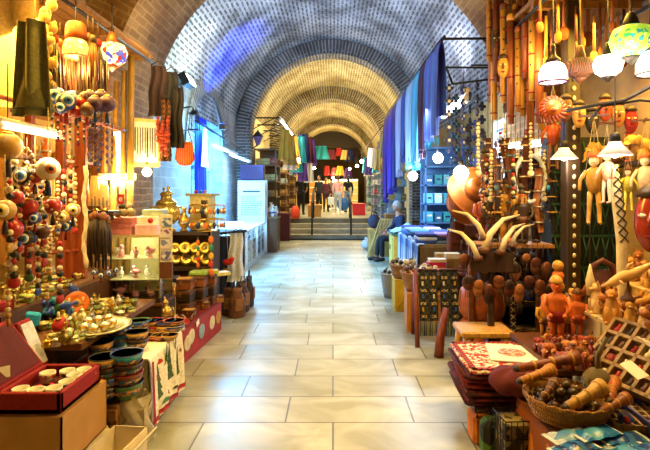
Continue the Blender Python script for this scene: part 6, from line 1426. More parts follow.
# brown board and back wall pieces of the right stall
t = T('shelf_board', 'high wooden wall shelf of dark statuettes behind the marionettes', 'shelf', (2.32, 3.5, 1.75)); mb = MB(); mb.box((0, 0, 0), (.22, 1.9, .03)); mb.build('board', DBROWN, t)
for y in (-.8, .8): mb = MB(); mb.box((.02, y, -.09), (.16, .02, .16)); mb.build('bracket', DBROWN, t)
for k in range(10): [figure, wcat, elephant][k % 3]('%s statuette, %s along the high wall shelf' % (['rust', 'brown', 'ochre'][k % 3], ORD[k]), (2.3, 2.66+.18*k, 1.767), R(-80), 'statuettes on the high wall shelf', [.8, 1.5, 1.6][k % 3], {q: [FIGM[2], BROWN, OCHRE][k % 3] for q in ('body', 'head', 'tail', 'ear')})

# leather pouches and skins hanging before the narrow stand
def pouch_parts():
    a = MB(); a.ball((0, 0, -.09), .06, 12, 9, sc=(1, .55, 1.3)); f = MB(); f.ball((0, -.018, -.06), .055, 12, 8, sc=(1, .4, .9)); s_ = MB(); s_.tube([(-.045, 0, -.03), (-.02, 0, .12), (.02, 0, .12), (.045, 0, -.03)], .004, 5)
    tt = MB(); [tt.tube([(.018*(i-1.5), -.01, -.16), (.02*(i-1.5), -.012, -.24)], .004, 5) for i in range(4)]; return [('body', a, LEATH), ('flap', f, BROWN), ('strap', s_, DBROWN), ('fringe', tt, DBROWN)]
pouch = mk('hanging_pouch', 'pouch', pouch_parts)
PM = [mat('50200f', .5, 0, .3, 14, .3), mat('6e3a1a', .5, 0, .3, 14, .3), mat('2a140c', .5, 0, .3, 14, .3), mat('8a5224', .5, 0, .3, 14, .3)]; PN = ['wine-brown', 'tan', 'black-brown', 'caramel']
for k in range(18):
    r_, c_ = divmod(k, 9)
    pouch('%s leather pouch, %s from the aisle in the %s row before the narrow stand' % (PN[(k*3+r_) % 4], ORD[c_], ['upper', 'lower'][r_]), P(464+10.2*c_+4*r_, 252+22*r_+4*(k % 3), 3.98-.03*r_), U(-.3, .3), 'leather pouches before the narrow stand', (.8, .75, .8+.15*(k % 3)), {'body': PM[(k*3+r_) % 4], 'flap': PM[(k+1) % 4]})
def strip_parts():
    a = MB(); a.sheet(lambda u, v: (.07*(u-.5)*(1-.3*v)+.01*sin(v*8), .02*sin(u*7+v*4), -.5*v), 8, 14, .006); c = MB(); c.tube([(0, 0, 0), (0, 0, .5)], .003, 5); rs = []
    for i in range(4): b = MB(); b.torus((0, 0, -.06-.12*i), .036, .006, 14, 5); rs.append(('ring', b, CREAM))
    return [('leather', a, DBROWN), ('cord', c, DCORD)]+rs
lstrip = mk('leather_strip', 'leather strip', strip_parts)
for k in range(16):
    lstrip('%s leather strip with rings, %s from the tan hats above the narrow stand' % (PN[k % 4], ORD[k]), P(488+4.6*k, 138+10*((k*5) % 4), 4.3-.1*(k % 3)), k*.6, 'ringed leather strips above the narrow stand', .8+.15*(k % 3), {'leather': PM[k % 4], 'ring': [CREAM, SILV, OCHRE, TEAL][(k*3) % 4]})
t = T('bone_loop', 'large pale bone loop necklace hanging under the white tube light', 'necklace', P(530, 155, 4.1)); mb = MB(); mb.torus((0, 0, -.2), 1, .018, 28, 8, 'Y', sx=.13, sy=.2); mb.build('bone', mat('c8d0c8', .5, 0, .2, 20), t); mb = MB(); mb.tube([(0, 0, 0), (0, 0, .5)], .003, 5); mb.build('cord', DCORD, t)
# ================================================================ RIGHT: scarves, blue cloth shop, desk
rail('long black iron rod carrying the row of scarves', (1.3, 5.6, 3.34), (1.3, 12.2, 3.34), .018)
t = T('rod_bracket', 'black iron wall bracket at the near end of the scarf rod', 'bracket', (1.3, 5.75, 3.36)); mb = MB(); mb.tube([(0, 0, 0), (1.03, .1, .04)], .016, 8); mb.build('arm', IRON, t); mb = MB(); mb.tube([(.5, .05, .02), (1.03, .1, -.35)], .012, 8); mb.build('brace', IRON, t)
def scarf(label, y0, y1, zb, m, hem=None):
    t = T('hanging_scarf', label, 'scarf', (1.3, (y0+y1)/2, 3.36)); w_ = y1-y0; h = 3.36-zb
    def fn(u, v): 
        s = 2*v-1; side = .035 if s > 0 else -.035
        zz = -abs(s)*h*(1 if s < 0 else .8); k = min(1, abs(s)*8)
        return (side*k+.035*sin(u*17+s)*min(1, abs(s)*2), w_*(u-.5)*(1-.06*abs(s)), zz+.02*(1-k)+.03*sin(u*7)*abs(s))
    mb = MB(); mb.sheet(fn, 26, 24, .006); mb.build('cloth', m, t)
    f_ = MB()
    for j in range(16):
        y = w_*(-.46+.92*j/15)*.94; f_.tube([(-.035+.035*sin((j/15)*17-1), y, -h), (-.035+.035*sin((j/15)*17-1), y, -h-.1)], .008, 5)
    f_.build('fringe', hem or m, t); return t
def scl(a, b=None): return mat(a, .75, 0, .2, 5, 0, pattern='wave' if b else None, col2=b, stretch=(1, 1, .3))
for y0, y1, zb, m, hem, lab in ((5.75, 6.6, 2.2, scl('4272dc', '5060c8'), cloth('3aa0d8'), 'big royal blue scarf at the near end of the rod'), (6.66, 7.05, 2.1, scl('3a1440'), None, 'narrow dark plum scarf next to the royal blue one'), (7.1, 7.6, 1.95, scl('4aaad8'), None, 'turquoise blue scarf between plum and pale blue'), (7.65, 8.3, 2.0, scl('8ab0d0'), cloth('5ac0e0'), 'pale blue scarf in the middle of the rod'),
        (8.35, 8.8, 2.15, scl('2c3c8a'), None, 'dark blue scarf beyond the pale blue one'), (8.85, 9.6, 1.9, scl('9a9cb8'), None, 'silver grey scarf beyond the dark blue one'), (9.65, 10.2, 1.6, scl('26206a'), None, 'indigo scarf before the violet ones'), (10.25, 11.1, 1.55, scl('4a24a8', '3a1a88'), None, 'bright violet scarf near the far end of the rod'), (11.15, 12.0, 1.35, scl('3a1a80'), None, 'deep purple scarf at the far end of the rod')):
    scarf(lab, y0, y1, zb, m, hem)
# charm frame
t = T('charm_rail', 'black iron frame of bars holding dark blue charm strings', 'rail', (0, 0, 0)); mb = MB()
for a, b in (((1.32, 5.6, 2.98), (1.95, 5.7, 3.0)), ((1.32, 5.3, 2.72), (1.8, 5.3, 2.78)), ((1.32, 5.6, 2.98), (1.32, 5.3, 2.72)), ((1.8, 5.3, 2.78), (1.95, 5.7, 3.0)), ((1.5, 5.2, 2.9), (2.3, 5.4, 2.95))): mb.tube([a, b], .012, 6)
mb.build('bars', IRON, t)
for k, (px, py, Y) in enumerate(((449, 82, 5.3), (456, 92, 5.35), (463, 84, 5.3), (470, 90, 5.35), (477, 80, 5.3), (452, 118, 5.5), (460, 124, 5.5), (468, 122, 5.45), (475, 118, 5.4), (482, 100, 5.2), (484, 130, 5.2))):
    charm('dark blue charm string with crosses, %s from the scarves under the iron frame' % ORD[k], P(px, py, Y), k*.4, 'charm strings under the iron frame', 1.15, {'cross_charm': [NAVY, mat('1a1a30', .4), BLUE][k % 3], 'charm_eye': [WHITE, TEAL][k % 2], 'charm_drop': [BLUE, NAVY][k % 2]})
# blue shop: rack, table, towels
BLR = mat('3a6a9a', .5, 0, .2, 10)
def rack(label, loc, w_, d, h, n, m, name='shop_rack', rz=0):
    t = T(name, label, 'shelf', loc, rz)
    for k in range(n): mb = MB(); mb.box((0, 0, .03+(h-.06)*k/(n-1)), (w_, d, .03)); mb.build('board', m, t)
    for sx in (-1, 1):
        for sy in (-1, 1): mb = MB(); mb.box((sx*(w_/2-.015), sy*(d/2-.015), h/2), (.03, .03, h)); mb.build('post', m, t)
    mb = MB(); mb.box((0, d/2, h/2), (w_, .012, h)); mb.build('back_panel', m, t); return t
rack('tall blue metal rack of teal boxes in the blue cloth shop', (1.97, 8.42, 0), .8, .45, 2.3, 8, BLR)
TB = [mat('2a8a9a', .5), mat('3a9ab8', .5), mat('5ab0c8', .5), mat('1a5a8a', .5), mat('a8d0dc', .5)]
for r_ in range(4):
    for c_ in range(5):
        k = r_*5+c_; t = T('cloth_box', '%s, %s from the aisle on the %s shelf of the blue rack' % (['teal packet', 'sky packet', 'aqua packet', 'deep blue packet', 'pale packet'][(k*2+r_) % 5], ORD[c_], ['lowest stocked', 'second', 'third', 'topmost stocked'][r_]), 'packet', (1.65+.155*c_, 8.32, .045+.32*(r_+2.0)), 0, 'packets on the blue rack')
        mb = MB(); mb.box((0, 0, .085), (.13, .24, .17+.0*c_)); mb.build('wrapper', TB[(k*2+r_) % 5], t, bevel=.008); mb = MB(); mb.box((0, -.122, .07+.02*(k % 3)), (.06+.02*(k % 2), .004, .03)); mb.build('printed_patch', [WHITE, NAVY, CREAM][k % 3], t)
t = T('cloth_counter', 'long counter of folded blue cloths with towels hanging from its edge', 'counter', (1.38, 7.2, 0)); mb = MB(); mb.box((0, 0, .4), (.5, 1.9, .8)); mb.build('body', mat('6a5a48', .7), t); mb = MB(); mb.box((0, 0, .82), (.56, 1.9, .04)); mb.build('worktop', mat('8a7a5c', .6), t)
FB = [cloth('2a4aa8'), cloth('1c2c70'), cloth('6a8ac8'), cloth('8a70b8'), cloth('b8c8e0'), cloth('3a7ab8'), cloth('22306a')]; FBN = ['royal blue', 'navy', 'light blue', 'lilac', 'white-blue', 'azure', 'indigo']
for k in range(24):
    c_, r_ = divmod(k, 3); t = T('folded_cloth', '%s folded cloth, %s in the %s pile along the counter edge' % (FBN[(k*3+r_) % 7], ['lowest', 'middle', 'topmost'][r_], ORD[c_]), 'cloth', (1.25+.27*(c_ % 2), 6.48+.42*(c_//2), .84+.045*r_), R(U(-8, 8)), 'folded cloths on the blue counter')
    mb = MB(); mb.box((0, 0, .022), (.25, .36, .044)); mb.build('cloth', FB[(k*3+r_) % 7], t, bevel=.014)
    mb = MB(); mb.tube([(-.122, -.17, .022), (-.124, 0, .024), (-.122, .17, .022)], .016, 6); mb.build('fold', FB[(k*3+r_) % 7], t)
for k in range(9):
    y = 6.3+.2*k; t = T('striped_towel', '%s striped towel, %s from the boxes along the counter edge' % (['blue-white', 'navy', 'sky-blue'][k % 3], ORD[k]), 'towel', (1.09, y, .84), 0, 'striped towels on the counter edge')
    mb = MB(); mb.sheet(lambda u, v: (.10*(1-min(1, v*5))-.012*sin(u*8)*v, .19*(u-.5), .01-max(0, v-.18)*.62), 8, 14, .006); mb.build('cloth', [cloth('4a7ac0', 'c8d4e4', 18, 'stripe'), cloth('28407a', '8aa0c8', 18, 'stripe'), cloth('7aa8d8', 'e0e8f0', 18, 'stripe')][k % 3], t)
    mb = MB(); [mb.tube([(-.01, .19*(j/9-.5), -.49), (-.01, .19*(j/9-.5), -.55)], .005, 5) for j in range(10)]; mb.build('fringe', WHITE, t)
# small goods counter in front of it
t = T('goods_counter', 'low dark counter of small boxes behind the textile stand', 'counter', (1.55, 5.72, 0)); mb = MB(); mb.box((0, 0, .29), (.84, .6, .58)); mb.build('body', DBROWN, t); mb = MB(); mb.box((0, 0, .6), (.9, .66, .03)); mb.build('top', LEG, t)
for k, (px, Y, z, d, m_, lab) in enumerate(((436, 5.6, .615, (.2, .14, .05), ORANGE, 'orange box lowest of the three bright boxes'), (436, 5.6, .665, (.2, .14, .05), mat('c8285a', .5), 'pink-red box in the middle of the three bright boxes'), (437, 5.6, .715, (.19, .14, .035), mat('e0d0b0', .5), 'cream box on top of the bright boxes'), (452, 5.75, .615, (.16, .16, .12), mat('8a6a2c', .6), 'brown-gold box beside the bright boxes'), (452, 5.76, .735, (.17, .15, .06), mat('c8b48a', .6), 'straw-coloured box on the brown-gold one'), (442, 5.92, .615, (.16, .12, .16), mat('b89a5a', .6), 'tan box standing behind the bright boxes'), (466, 5.7, .615, (.14, .14, .1), mat('5a2a1c', .6), 'maroon box farthest from the aisle on the goods counter'))):
    t = T('small_box', lab, 'box', on(px, Y, z)); mb = MB(); mb.box((0, 0, d[2]*.4), (d[0], d[1], d[2]*.8)); mb.build('body', m_, t, bevel=.003); mb = MB(); mb.box((0, 0, d[2]*.88), (d[0]*1.03, d[1]*1.03, d[2]*.24)); mb.build('lid', m_, t, bevel=.003)
for k in range(10): trinket('maroon lidded pot, %s along the edge of the goods counter' % ORD[k], on(462+3.3*k, 5.5+.04*(k % 3), .615), k, 'maroon pots on the goods counter', 1.4, {'body': [mat('5a1c14', .4), mat('7a3a24', .4), CREAM][k % 3], 'lid': [mat('7a2418', .4), BROWN, DRED][k % 3]})
rack('dark shelf of blue and white jars under the lit bulbs', (1.98, 6.35, .0), .6, .4, 1.85, 6, mat('5a6a8a', .5))
for r_ in range(4):
    for c_ in range(4): vase('%s jar, %s from the aisle on the %s shelf by the lit bulbs' % (['blue', 'navy', 'white', 'violet'][(c_*3+r_) % 4], ORD[c_], ORD[r_]), (1.76+.14*c_, 6.28, .765+.358*r_-.358+.0), 0, 'jars by the lit bulbs', 1.1, {'body': [BLUE, NAVY, WHITE, PURP][(c_*3+r_) % 4], 'handle': NAVY, 'band': WHITE})
# bulbs and tubes
CW = 'e8f4ff'
tube_light('cool white tube light slanting over the charm strings', (1.58, 6.9, 2.62), (1.62, 5.75, 2.66), 'eaf4ff', 10, 30, .045)
tube_light('cool white tube light over the masks and bead strings', (1.72, 4.95, 1.98), (2.25, 5.0, 2.05), 'eef4ff', 12, 24, .03, None, .8)
for k, (px, py, Y, lab) in enumerate(((413, 176, 7.7, 'glaring white bulb farthest along the blue shop'), (438, 158, 7.0, 'glaring white bulb above the blue rack'), (461, 173, 4.8, 'warm white bulb beside the tan hats'))):
    t = T('bare_bulb', lab, 'lamp', P(px, py, Y)); mb = MB(); mb.ball((0, 0, 0), .075, 14, 10); mb.build('bulb', glow(['e0f0ff', 'e8f4ff', 'fff0d8'][k], 30), t); mb = MB(); mb.tube([(0, 0, .07), (0, 0, .13)], .025, 10); mb.build('socket', IRON, t); mb = MB(); mb.tube([(0, 0, .1), (0, 0, .9)], .003, 5); mb.build('wire', IRON, t)
    point(P(px, py, Y)-Vector((.12, .1, .0)), ['c8e4ff', 'd8ecff', 'ffe4b8'][k], [70, 70, 18][k], .08)
t = T('hanging_poster', 'white printed poster panel behind the charm strings', 'poster', (2.38, 6.6, 2.1)); mb = MB(); mb.box((0, 0, 0), (.02, 1.0, .9)); mb.build('sheet', mat('d8dce0', .7, 0, .05, 5), t); mb = MB(); [mb.box((-.012, 0, .3-.12*k), (.004, .7-.1*(k % 3), .03)) for k in range(5)]; mb.build('printed_lettering', mat('6a7a8a', .7), t)
# yellow desk with cloth tent, boxes beyond it
t = T('yellow_desk', 'yellow wooden desk at the aisle edge beyond the blue cloths', 'desk', (1.40, 9.3, 0)); mb = MB(); mb.box((0, 0, .35), (.54, .74, .7)); mb.build('body', mat('c8a440', .6, 0, .15, 8), t, bevel=.006); mb = MB(); mb.box((0, 0, .715), (.6, .8, .03)); mb.build('top', mat('3a6a5a', .6), t)
mb = MB(); mb.box((-.275, 0, .4), (.012, .5, .5)); mb.build('side_panel', mat('d0b050', .6), t); mb = MB(); mb.tube([(-.29, .05, .5), (-.29, .05, .4)], .01, 6); mb.build('handle', BROWN, t)
mb = MB(); mb.sheet(lambda u, v: (.6*(u-.5), .72*(v-.5), .02+.17*max(0, 1-abs(2*u-1)*1.1)*(.7+.3*sin(v*5))+.01*sin(u*20+v*9)), 18, 14, .008); one('cloth_heap', 'cloth', 'pale blue cloth heaped like a tent on the yellow desk', mb, cloth('9ac4d8', 'b8dce8', 12), (1.42, 9.3, .735))
for k, (x, y, z, d, m_, lab) in enumerate(((1.2, 11.5, 0, (.7, .6, .62), 'b8904a', 'tan wooden chest on the aisle behind the seated man'), (1.55, 12.0, .0, (.5, .5, .95), '8a5a2a', 'brown upright box behind the tan chest'), (1.30, 11.55, .63, (.4, .4, .22), 'c8a870', 'straw box on the tan chest'))):
    t = T('wooden_chest', lab, 'chest', (x, y, z)); mb = MB(); mb.box((0, 0, d[2]*.45), (d[0], d[1], d[2]*.9)); mb.build('body', wood(m_, 5), t, bevel=.01); mb = MB(); mb.box((0, 0, d[2]*.95), (d[0]*1.03, d[1]*1.03, d[2]*.1)); mb.build('lid', wood(m_, 5), t, bevel=.006)
t = T('travel_bag', 'dark grey-purple bag standing on the tan chest', 'bag', (.98, 11.45, .63)); mb = MB(); mb.ball((0, 0, .17), .17, 14, 10, sc=(.9, .7, 1)); mb.build('body', cloth('3a3444'), t); mb = MB(); mb.tube([(-.08, 0, .3), (-.05, 0, .4), (.05, 0, .4), (.08, 0, .3)], .012, 6); mb.build('handle', BLACK, t)
for k in range(4):
    a = Vector((.78+.07*k, 11.75+.03*k, 0)); mb = MB(); mb.tube([(0, 0, .02), (.32, .3, .85)], .022, 8); one('bamboo_pole', 'pole', 'bamboo pole leaning against the tan chest, %s from the aisle' % ORD[k], mb, wood('b89a5a', 5), a-Vector((0, .9, 0)), 0, 'leaning bamboo poles')
mb = MB(); mb.ball((0, 0, .12), .15, 12, 9, sc=(1, .8, .85)); mb.tube([(0, 0, .22), (.02, 0, .3)], [.05, .07], 8); one('plastic_sack', 'sack', 'white plastic sack on the floor by the bamboo poles', mb, mat('d8d8d0', .5), (.88, 12.6, 0))
# ================================================================ STEPS RAILS AND FAR HALL
for px, lab in ((312, 'black iron handrail post on the steps nearer the woman in black'), (351, 'black iron handrail post on the steps before the blue bag')):
    x = (px-CX)*15.0/F; t = T('stair_rail', lab, 'handrail', (x, 15.0, .15)); mb = MB(); mb.tube([(0, 0, 0), (0, 0, 1.0)], .028, 8); mb.build('near_post', IRON, t); mb = MB(); mb.tube([(0, 1.25, .45), (0, 1.25, 1.42)], .028, 8); mb.build('far_post', IRON, t)
    mb = MB(); mb.tube([(0, -.1, .96), (0, 0, 1.0), (0, 1.25, 1.42), (0, 1.4, 1.45)], .03, 8); mb.build('hand_bar', IRON, t)
t = T('wooden_counter', 'brown wooden counter of white ceramics by the second arch', 'counter', (-1.70, 12.2, 0)); mb = MB(); mb.box((0, 0, .42), (.62, .6, .84)); mb.build('body', wood('5a3a24', 4), t); mb = MB(); mb.box((0, 0, .86), (.68, .66, .04)); mb.build('top', wood('7a5a3a', 4), t)
for k in range(8): vase('white ceramic vase, %s from the notice board on the brown counter' % ORD[k], (-1.94+.07*k, 12.05+.12*(k % 3), .88), k, 'white vases on the brown counter', 1.2+.5*((k*3) % 4)/2, {'body': WHITE, 'handle': WHITE, 'band': [BLUE, WHITE][k % 2]})
t = T('maroon_bin', 'tall maroon bin at the foot of the steps', 'bin', (-1.5, 14.75, .0)); mb = MB(); mb.box((0, 0, .4), (.36, .36, .8)); mb.build('body', mat('5a1a24', .5), t, bevel=.01); mb = MB(); mb.box((0, 0, .82), (.4, .4, .05)); mb.build('lid', mat('6a2430', .5), t)
mb = MB(); mb.lathe([(.13, 0), (.16, .1), (.14, .3), (.08, .42), (1e-6, .44)], 14); one('orange_sack', 'sack', 'orange-red sack on the step beside the maroon bin', mb, mat('d8401c', .6), (-1.25, 15.9, .60))
t = T('wooden_bench', 'light brown wooden box seat on the far floor beside the woman in black', 'bench', (-.66, 17.2, .6)); mb = MB(); mb.box((0, 0, .2), (.46, .5, .4)); mb.build('body', wood('a87a34', 4), t); mb = MB(); mb.box((0, 0, .41), (.52, .56, .04)); mb.build('seat', wood('c89a4c', 4), t)
t = T('storage_box', 'red box on the floor at the foot of the blue far racks', 'box', (.98, 18.4, .6)); mb = MB(); mb.box((0, 0, .2), (.46, .8, .4)); mb.build('body', mat('b8181c', .5), t, bevel=.01); mb = MB(); mb.box((0, 0, .42), (.5, .84, .04)); mb.build('lid', mat('c8242a', .5), t)
# awning frames at the left of the second arch
for k, Y in enumerate((13.3, 14.6, 15.9, 17.2)):
    t = T('awning_rail', 'black iron awning bar over the far stalls, %s beyond the second arch' % ORD[k], 'awning bar', (-2.1, Y, 3.55-.02*k)); mb = MB(); mb.tube([(-.2, 0, 0), (.62, 0, 0)], .022, 6); mb.build('bar', IRON, t); mb = MB(); mb.tube([(-.2, 0, -.35), (.5, 0, 0)], .014, 6); mb.build('brace', IRON, t)
t = T('arch_lantern', 'wrought iron lantern with violet glass on the second arch', 'lantern', (-2.0, 12.8, 2.95)); mb = MB(); mb.tube([(-.3, 0, -.1), (-.15, 0, -.28), (0, 0, -.2)], .02, 8); mb.build('bracket', IRON, t)
mb = MB(); mb.lathe([(.05, -.2), (.12, 0), (.13, .02)], 6); mb.build('glass_body', mat('6a5a8a', .2, 0, .2, 10, emit=.3), t); mb = MB(); mb.lathe([(.15, .02), (.08, .12), (.02, .18), (1e-6, .24)], 6); mb.build('roof', IRON, t)
tube_light('white tube light along the left of the far hall, nearer', (-1.5, 13.6, 3.55), (-1.5, 17.8, 3.6), 'fff4d8', 9, 70, .035, (-.2, 15.5, 1), .6)
tube_light('white tube light along the left of the far hall, farther', (-1.45, 18.4, 3.6), (-1.4, 21.5, 3.6), 'fff4d8', 9, 50, .035, (-.2, 20, 1), .6)
# stall fronts: shelves of goods on both sides
YC = [mat('c8a048', .7), mat('e0c878', .7), mat('9a7430', .7), WHITE, mat('d8b86a', .7), mat('6a4a2a', .7), mat('b85a3a', .7), mat('8ab0c0', .7)]; YCN = ['ochre', 'straw', 'brown-gold', 'white', 'yellow', 'brown', 'rust', 'pale blue']
BC = [mat('4a7ab8', .6), WHITE, mat('2a4a8a', .6), mat('8ac0d8', .6), mat('c83a3a', .6), mat('3a8a8a', .6), mat('d8c89a', .6), mat('8a6ab0', .6)]; BCN = ['blue', 'white', 'navy', 'sky', 'red', 'teal', 'cream', 'violet']
def bundle_parts():
    a = MB(); a.box((0, 0, .09), (.2, .22, .18)); b = MB(); b.tube([(-.1, -.115, .09), (.1, -.115, .09)], .012, 5); return [('wrap', a, WHITE, None, .03), ('tie', b, CORD)]
bun = mk('cloth_bundle', 'bundle', bundle_parts)
def stall(side, Y, z0, n_sh, cols, names, lab, h=2.3):
    x = side*1.85
    rack(lab, (x, Y, z0), .6, 1.0, h, n_sh, wood('7a5a2c', 4) if side < 0 else mat('8a9aa8', .5), 'stall_rack')
    for r_ in range(n_sh-1):
        for c_ in range(3):
            k = (r_*5+c_*3+int(Y)) % 8
            bun('%s bundle, %s from the aisle on the %s board of the %s' % (names[k], ORD[c_], ORD[r_], lab.split(' stall')[0]+' stall'), (x-side*(.2-.19*c_), Y-.28, z0+.045+(h-.06)*r_/(n_sh-1)), 0, 'bundles on the '+lab.split(' stall')[0]+' stall', 1.0, {'wrap': cols[k]})
stall(-1, 13.6, 0, 7, YC, YCN, 'ochre goods stall rack just beyond the second arch', 2.7)
stall(-1, 16.5, .6, 7, YC, YCN, 'straw hat stall rack behind the woman in black'); stall(-1, 19.6, .6, 7, YC, YCN, 'mixed goods stall rack under the farther tube light')
stall(1, 16.2, .6, 7, BC, BCN, 'blue china stall rack right after the steps'); stall(1, 18.9, .6, 7, BC, BCN, 'sky china stall rack above the red box'); stall(1, 22.0, .6, 7, BC, BCN, 'far china stall rack toward the third arch')
stall(1, 13.95, 0, 7, YC, YCN, 'brown goods stall rack beside the purple scarf', 2.5)
GA = [('turquoise', cloth('2a9ab0')), ('navy', cloth('1a2460')), ('maroon', cloth('5a1424')), ('violet', cloth('5a3a9a')), ('grey', cloth('8a8a94')), ('white', cloth('d8d8d8')), ('yellow', cloth('d8a83a')), ('straw', cloth('c8b06a')), ('black', cloth('1a1a1c')), ('red', cloth('a82424'))]
def gar_parts():
    mb = MB(); mb.sheet(lambda u, v: (.42*(u-.5)*(.7+.4*v), .05*sin(u*15+v*2)*(.5+v), -.95*v), 18, 8, .008); h = MB(); h.tube([(-.16, 0, 0), (0, 0, .06), (.16, 0, 0)], .008, 5); h.tube([(0, 0, .06), (0, 0, .12)], .005, 5); return [('cloth', mb, WHITE), ('hanger', h, IRON)]
gar = mk('hanging_garment', 'garment', gar_parts)
for k in range(14):
    Y = 13.4+.62*k; c_ = [6, 7, 5, 6, 7, 0, 2, 1, 3, 0, 2, 3, 1, 8][k]
    gar('%s garment, %s beyond the second arch on the left far rod' % (GA[c_][0], ORD[k]), (-1.32+.08*(k % 2), Y, 3.25-.12*(k % 3)), .5, 'garments on the left far rod', .9, {'cloth': GA[c_][1]})
rail('iron rod of garments along the left of the far hall', (-1.28, 13.0, 3.38), (-1.28, 22.5, 3.38), .015); rail('iron rod of garments along the other side of the far hall', (1.35, 13.0, 3.3), (1.35, 23, 3.3), .015)
for k in range(12):
    Y = 13.2+.75*k; c_ = [7, 6, 7, 4, 5, 0, 5, 1, 3, 5, 0, 4][k]
    gar('%s garment, %s beyond the purple scarf on the right far rod' % (GA[c_][0], ORD[k]), (1.4+.12*(k % 2), Y, 3.1-.14*(k % 3)), -.4, 'garments on the right far rod', .7, {'cloth': GA[c_][1]})
for k, (px, py, Y, c_, s) in enumerate(((300, 136, 17, 0, 1.0), (304, 134, 17.2, 1, 1.05), (308, 137, 17.5, 2, 1.0), (311, 140, 18, 3, 1.0), (303, 160, 17.1, 3, .8), (309, 162, 17.6, 5, .8))):
    gar('%s scarf in the bunch below the far tube lights, %s from the wall' % (GA[c_][0], ORD[k]), P(px, py, Y), .2, 'bunch of scarves below the far tube lights', s, {'cloth': GA[c_][1]})
# end of the hall
mb = MB(); mb.box((0, 31.5, 4.95), (4.6, .2, 1.3)); o = mb.build('sign_board', mat('2a2018', .7)); tag(o, 'long dark board across the far end of the hall', 'board')
for k, (px, py, Y, c_, s, sx) in enumerate(((321, 146, 27, 0, .8, 1.4), (331, 150, 28, 2, .6, 1.2), (339, 148, 28.2, 9, .5, 1.0), (345, 150, 28, 7, .6, 1.0), (350, 150, 28, 1, .7, 1.0), (327, 166, 29, 9, .6, .8), (334, 168, 29.2, 9, .5, .8), (318, 168, 28, 8, .8, 1.1), (348, 168, 28.5, 3, .6, 1.0), (340, 166, 29, 6, .6, 1.0))):
    gar('%s hanging cloth at the end of the hall, %s in the row' % (GA[c_][0], ORD[k]), P(px, py, Y), 0, 'cloths at the end of the hall', (s*1.9*sx, s, s*1.0), {'cloth': GA[c_][1]})
for k, (x, y, z) in enumerate(((-1.1, 15.2, 2.5), (-1.1, 18.5, 2.4), (1.05, 17.5, 2.6), (1.05, 21, 2.6), (-.9, 23, 2.6), (0, 29.2, 2.3), (.9, 26, 2.7))):
    t = T('pendant_bulb', 'glowing pendant bulb over the far hall stalls, %s beyond the second arch' % ORD[k], 'lamp', (x, y, z)); mb = MB(); mb.ball((0, 0, 0), .07, 12, 8); mb.build('bulb', glow('fff0c8', 18), t); mb = MB(); mb.tube([(0, 0, .06), (0, 0, .12)], .03, 8); mb.build('socket', IRON, t); mb = MB(); mb.tube([(0, 0, .12), (0, 0, 1.3)], .006, 5); mb.build('wire', IRON, t); point((x, y-.14, z-.05), 'ffe6b0', [70, 70, 70, 70, 70, 260, 80][k], .07)
for k in range(5):
    t = T('shop_case', '%s lit display case at the end of the hall, %s from the wall' % (['amber', 'yellow', 'cream', 'gold', 'straw'][k], ORD[k]), 'case', (-1.2+.62*k, 30.2, .6)); mb = MB(); mb.box((0, 0, .8), (.56, .5, 1.6)); mb.build('body', [mat('b87a2a', .6), mat('d8b84a', .6), mat('d8ccaa', .6), mat('c89a3a', .6), mat('c8b06a', .6)][k], t); mb = MB(); [mb.box((0, -.26, .3+.4*j), (.5, .04, .05)) for j in range(4)]; mb.build('shelf_edge', WHITE, t); mb = MB(); mb.box((0, -.27, 1.58), (.5, .05, .06)); mb.build('lamp_strip', glow('fff0c0', 8), t)
# ================================================================ PEOPLE
def skin_obj(name, joints, edges, mats_, parent, sub=2, extra=None):
    """joints: dict name -> (xyz, rx, ry); a Skin modifier grown over the skeleton, baked to a mesh"""
    names = list(joints); me = bpy.data.meshes.new(name); me.from_pydata([joints[n][0] for n in names], [(names.index(a), names.index(b)) for a, b in edges], [])
    o = bpy.data.objects.new(name, me); C.objects.link(o)
    if not me.skin_vertices: bpy.context.view_layer.objects.active = o
    md = o.modifiers.new('skin', 'SKIN'); md.use_smooth_shade = True
    if not me.skin_vertices:
        me.attributes.new('radius', 'FLOAT', 'POINT')
    for i, n in enumerate(names):
        sv = me.skin_vertices[0].data[i]; sv.radius = joints[n][1:3]; sv.use_root = (i == 0)
    s = o.modifiers.new('sub', 'SUBSURF'); s.levels = s.render_levels = sub
    dg = bpy.context.evaluated_depsgraph_get(); nm = bpy.data.meshes.new_from_object(o.evaluated_get(dg)); bpy.data.objects.remove(o)
    if extra is not None:
        b = len(nm.vertices); bm = bmesh.new(); bm.from_mesh(nm); vs = [bm.verts.new(v) for v in extra.v]; bm.verts.ensure_lookup_table()
        for f in extra.f:
            fc = bm.faces.new([vs[i] for i in f]); fc.smooth = True
        bm.to_mesh(nm); bm.free()
    nm.materials.clear(); [nm.materials.append(m) for m in mats_]
    for p in nm.polygons: p.use_smooth = True
    o = bpy.data.objects.new(name, nm); C.objects.link(o); o.parent = parent; return o
SKIN = mat('b8846a', .55, 0, .08, 10)
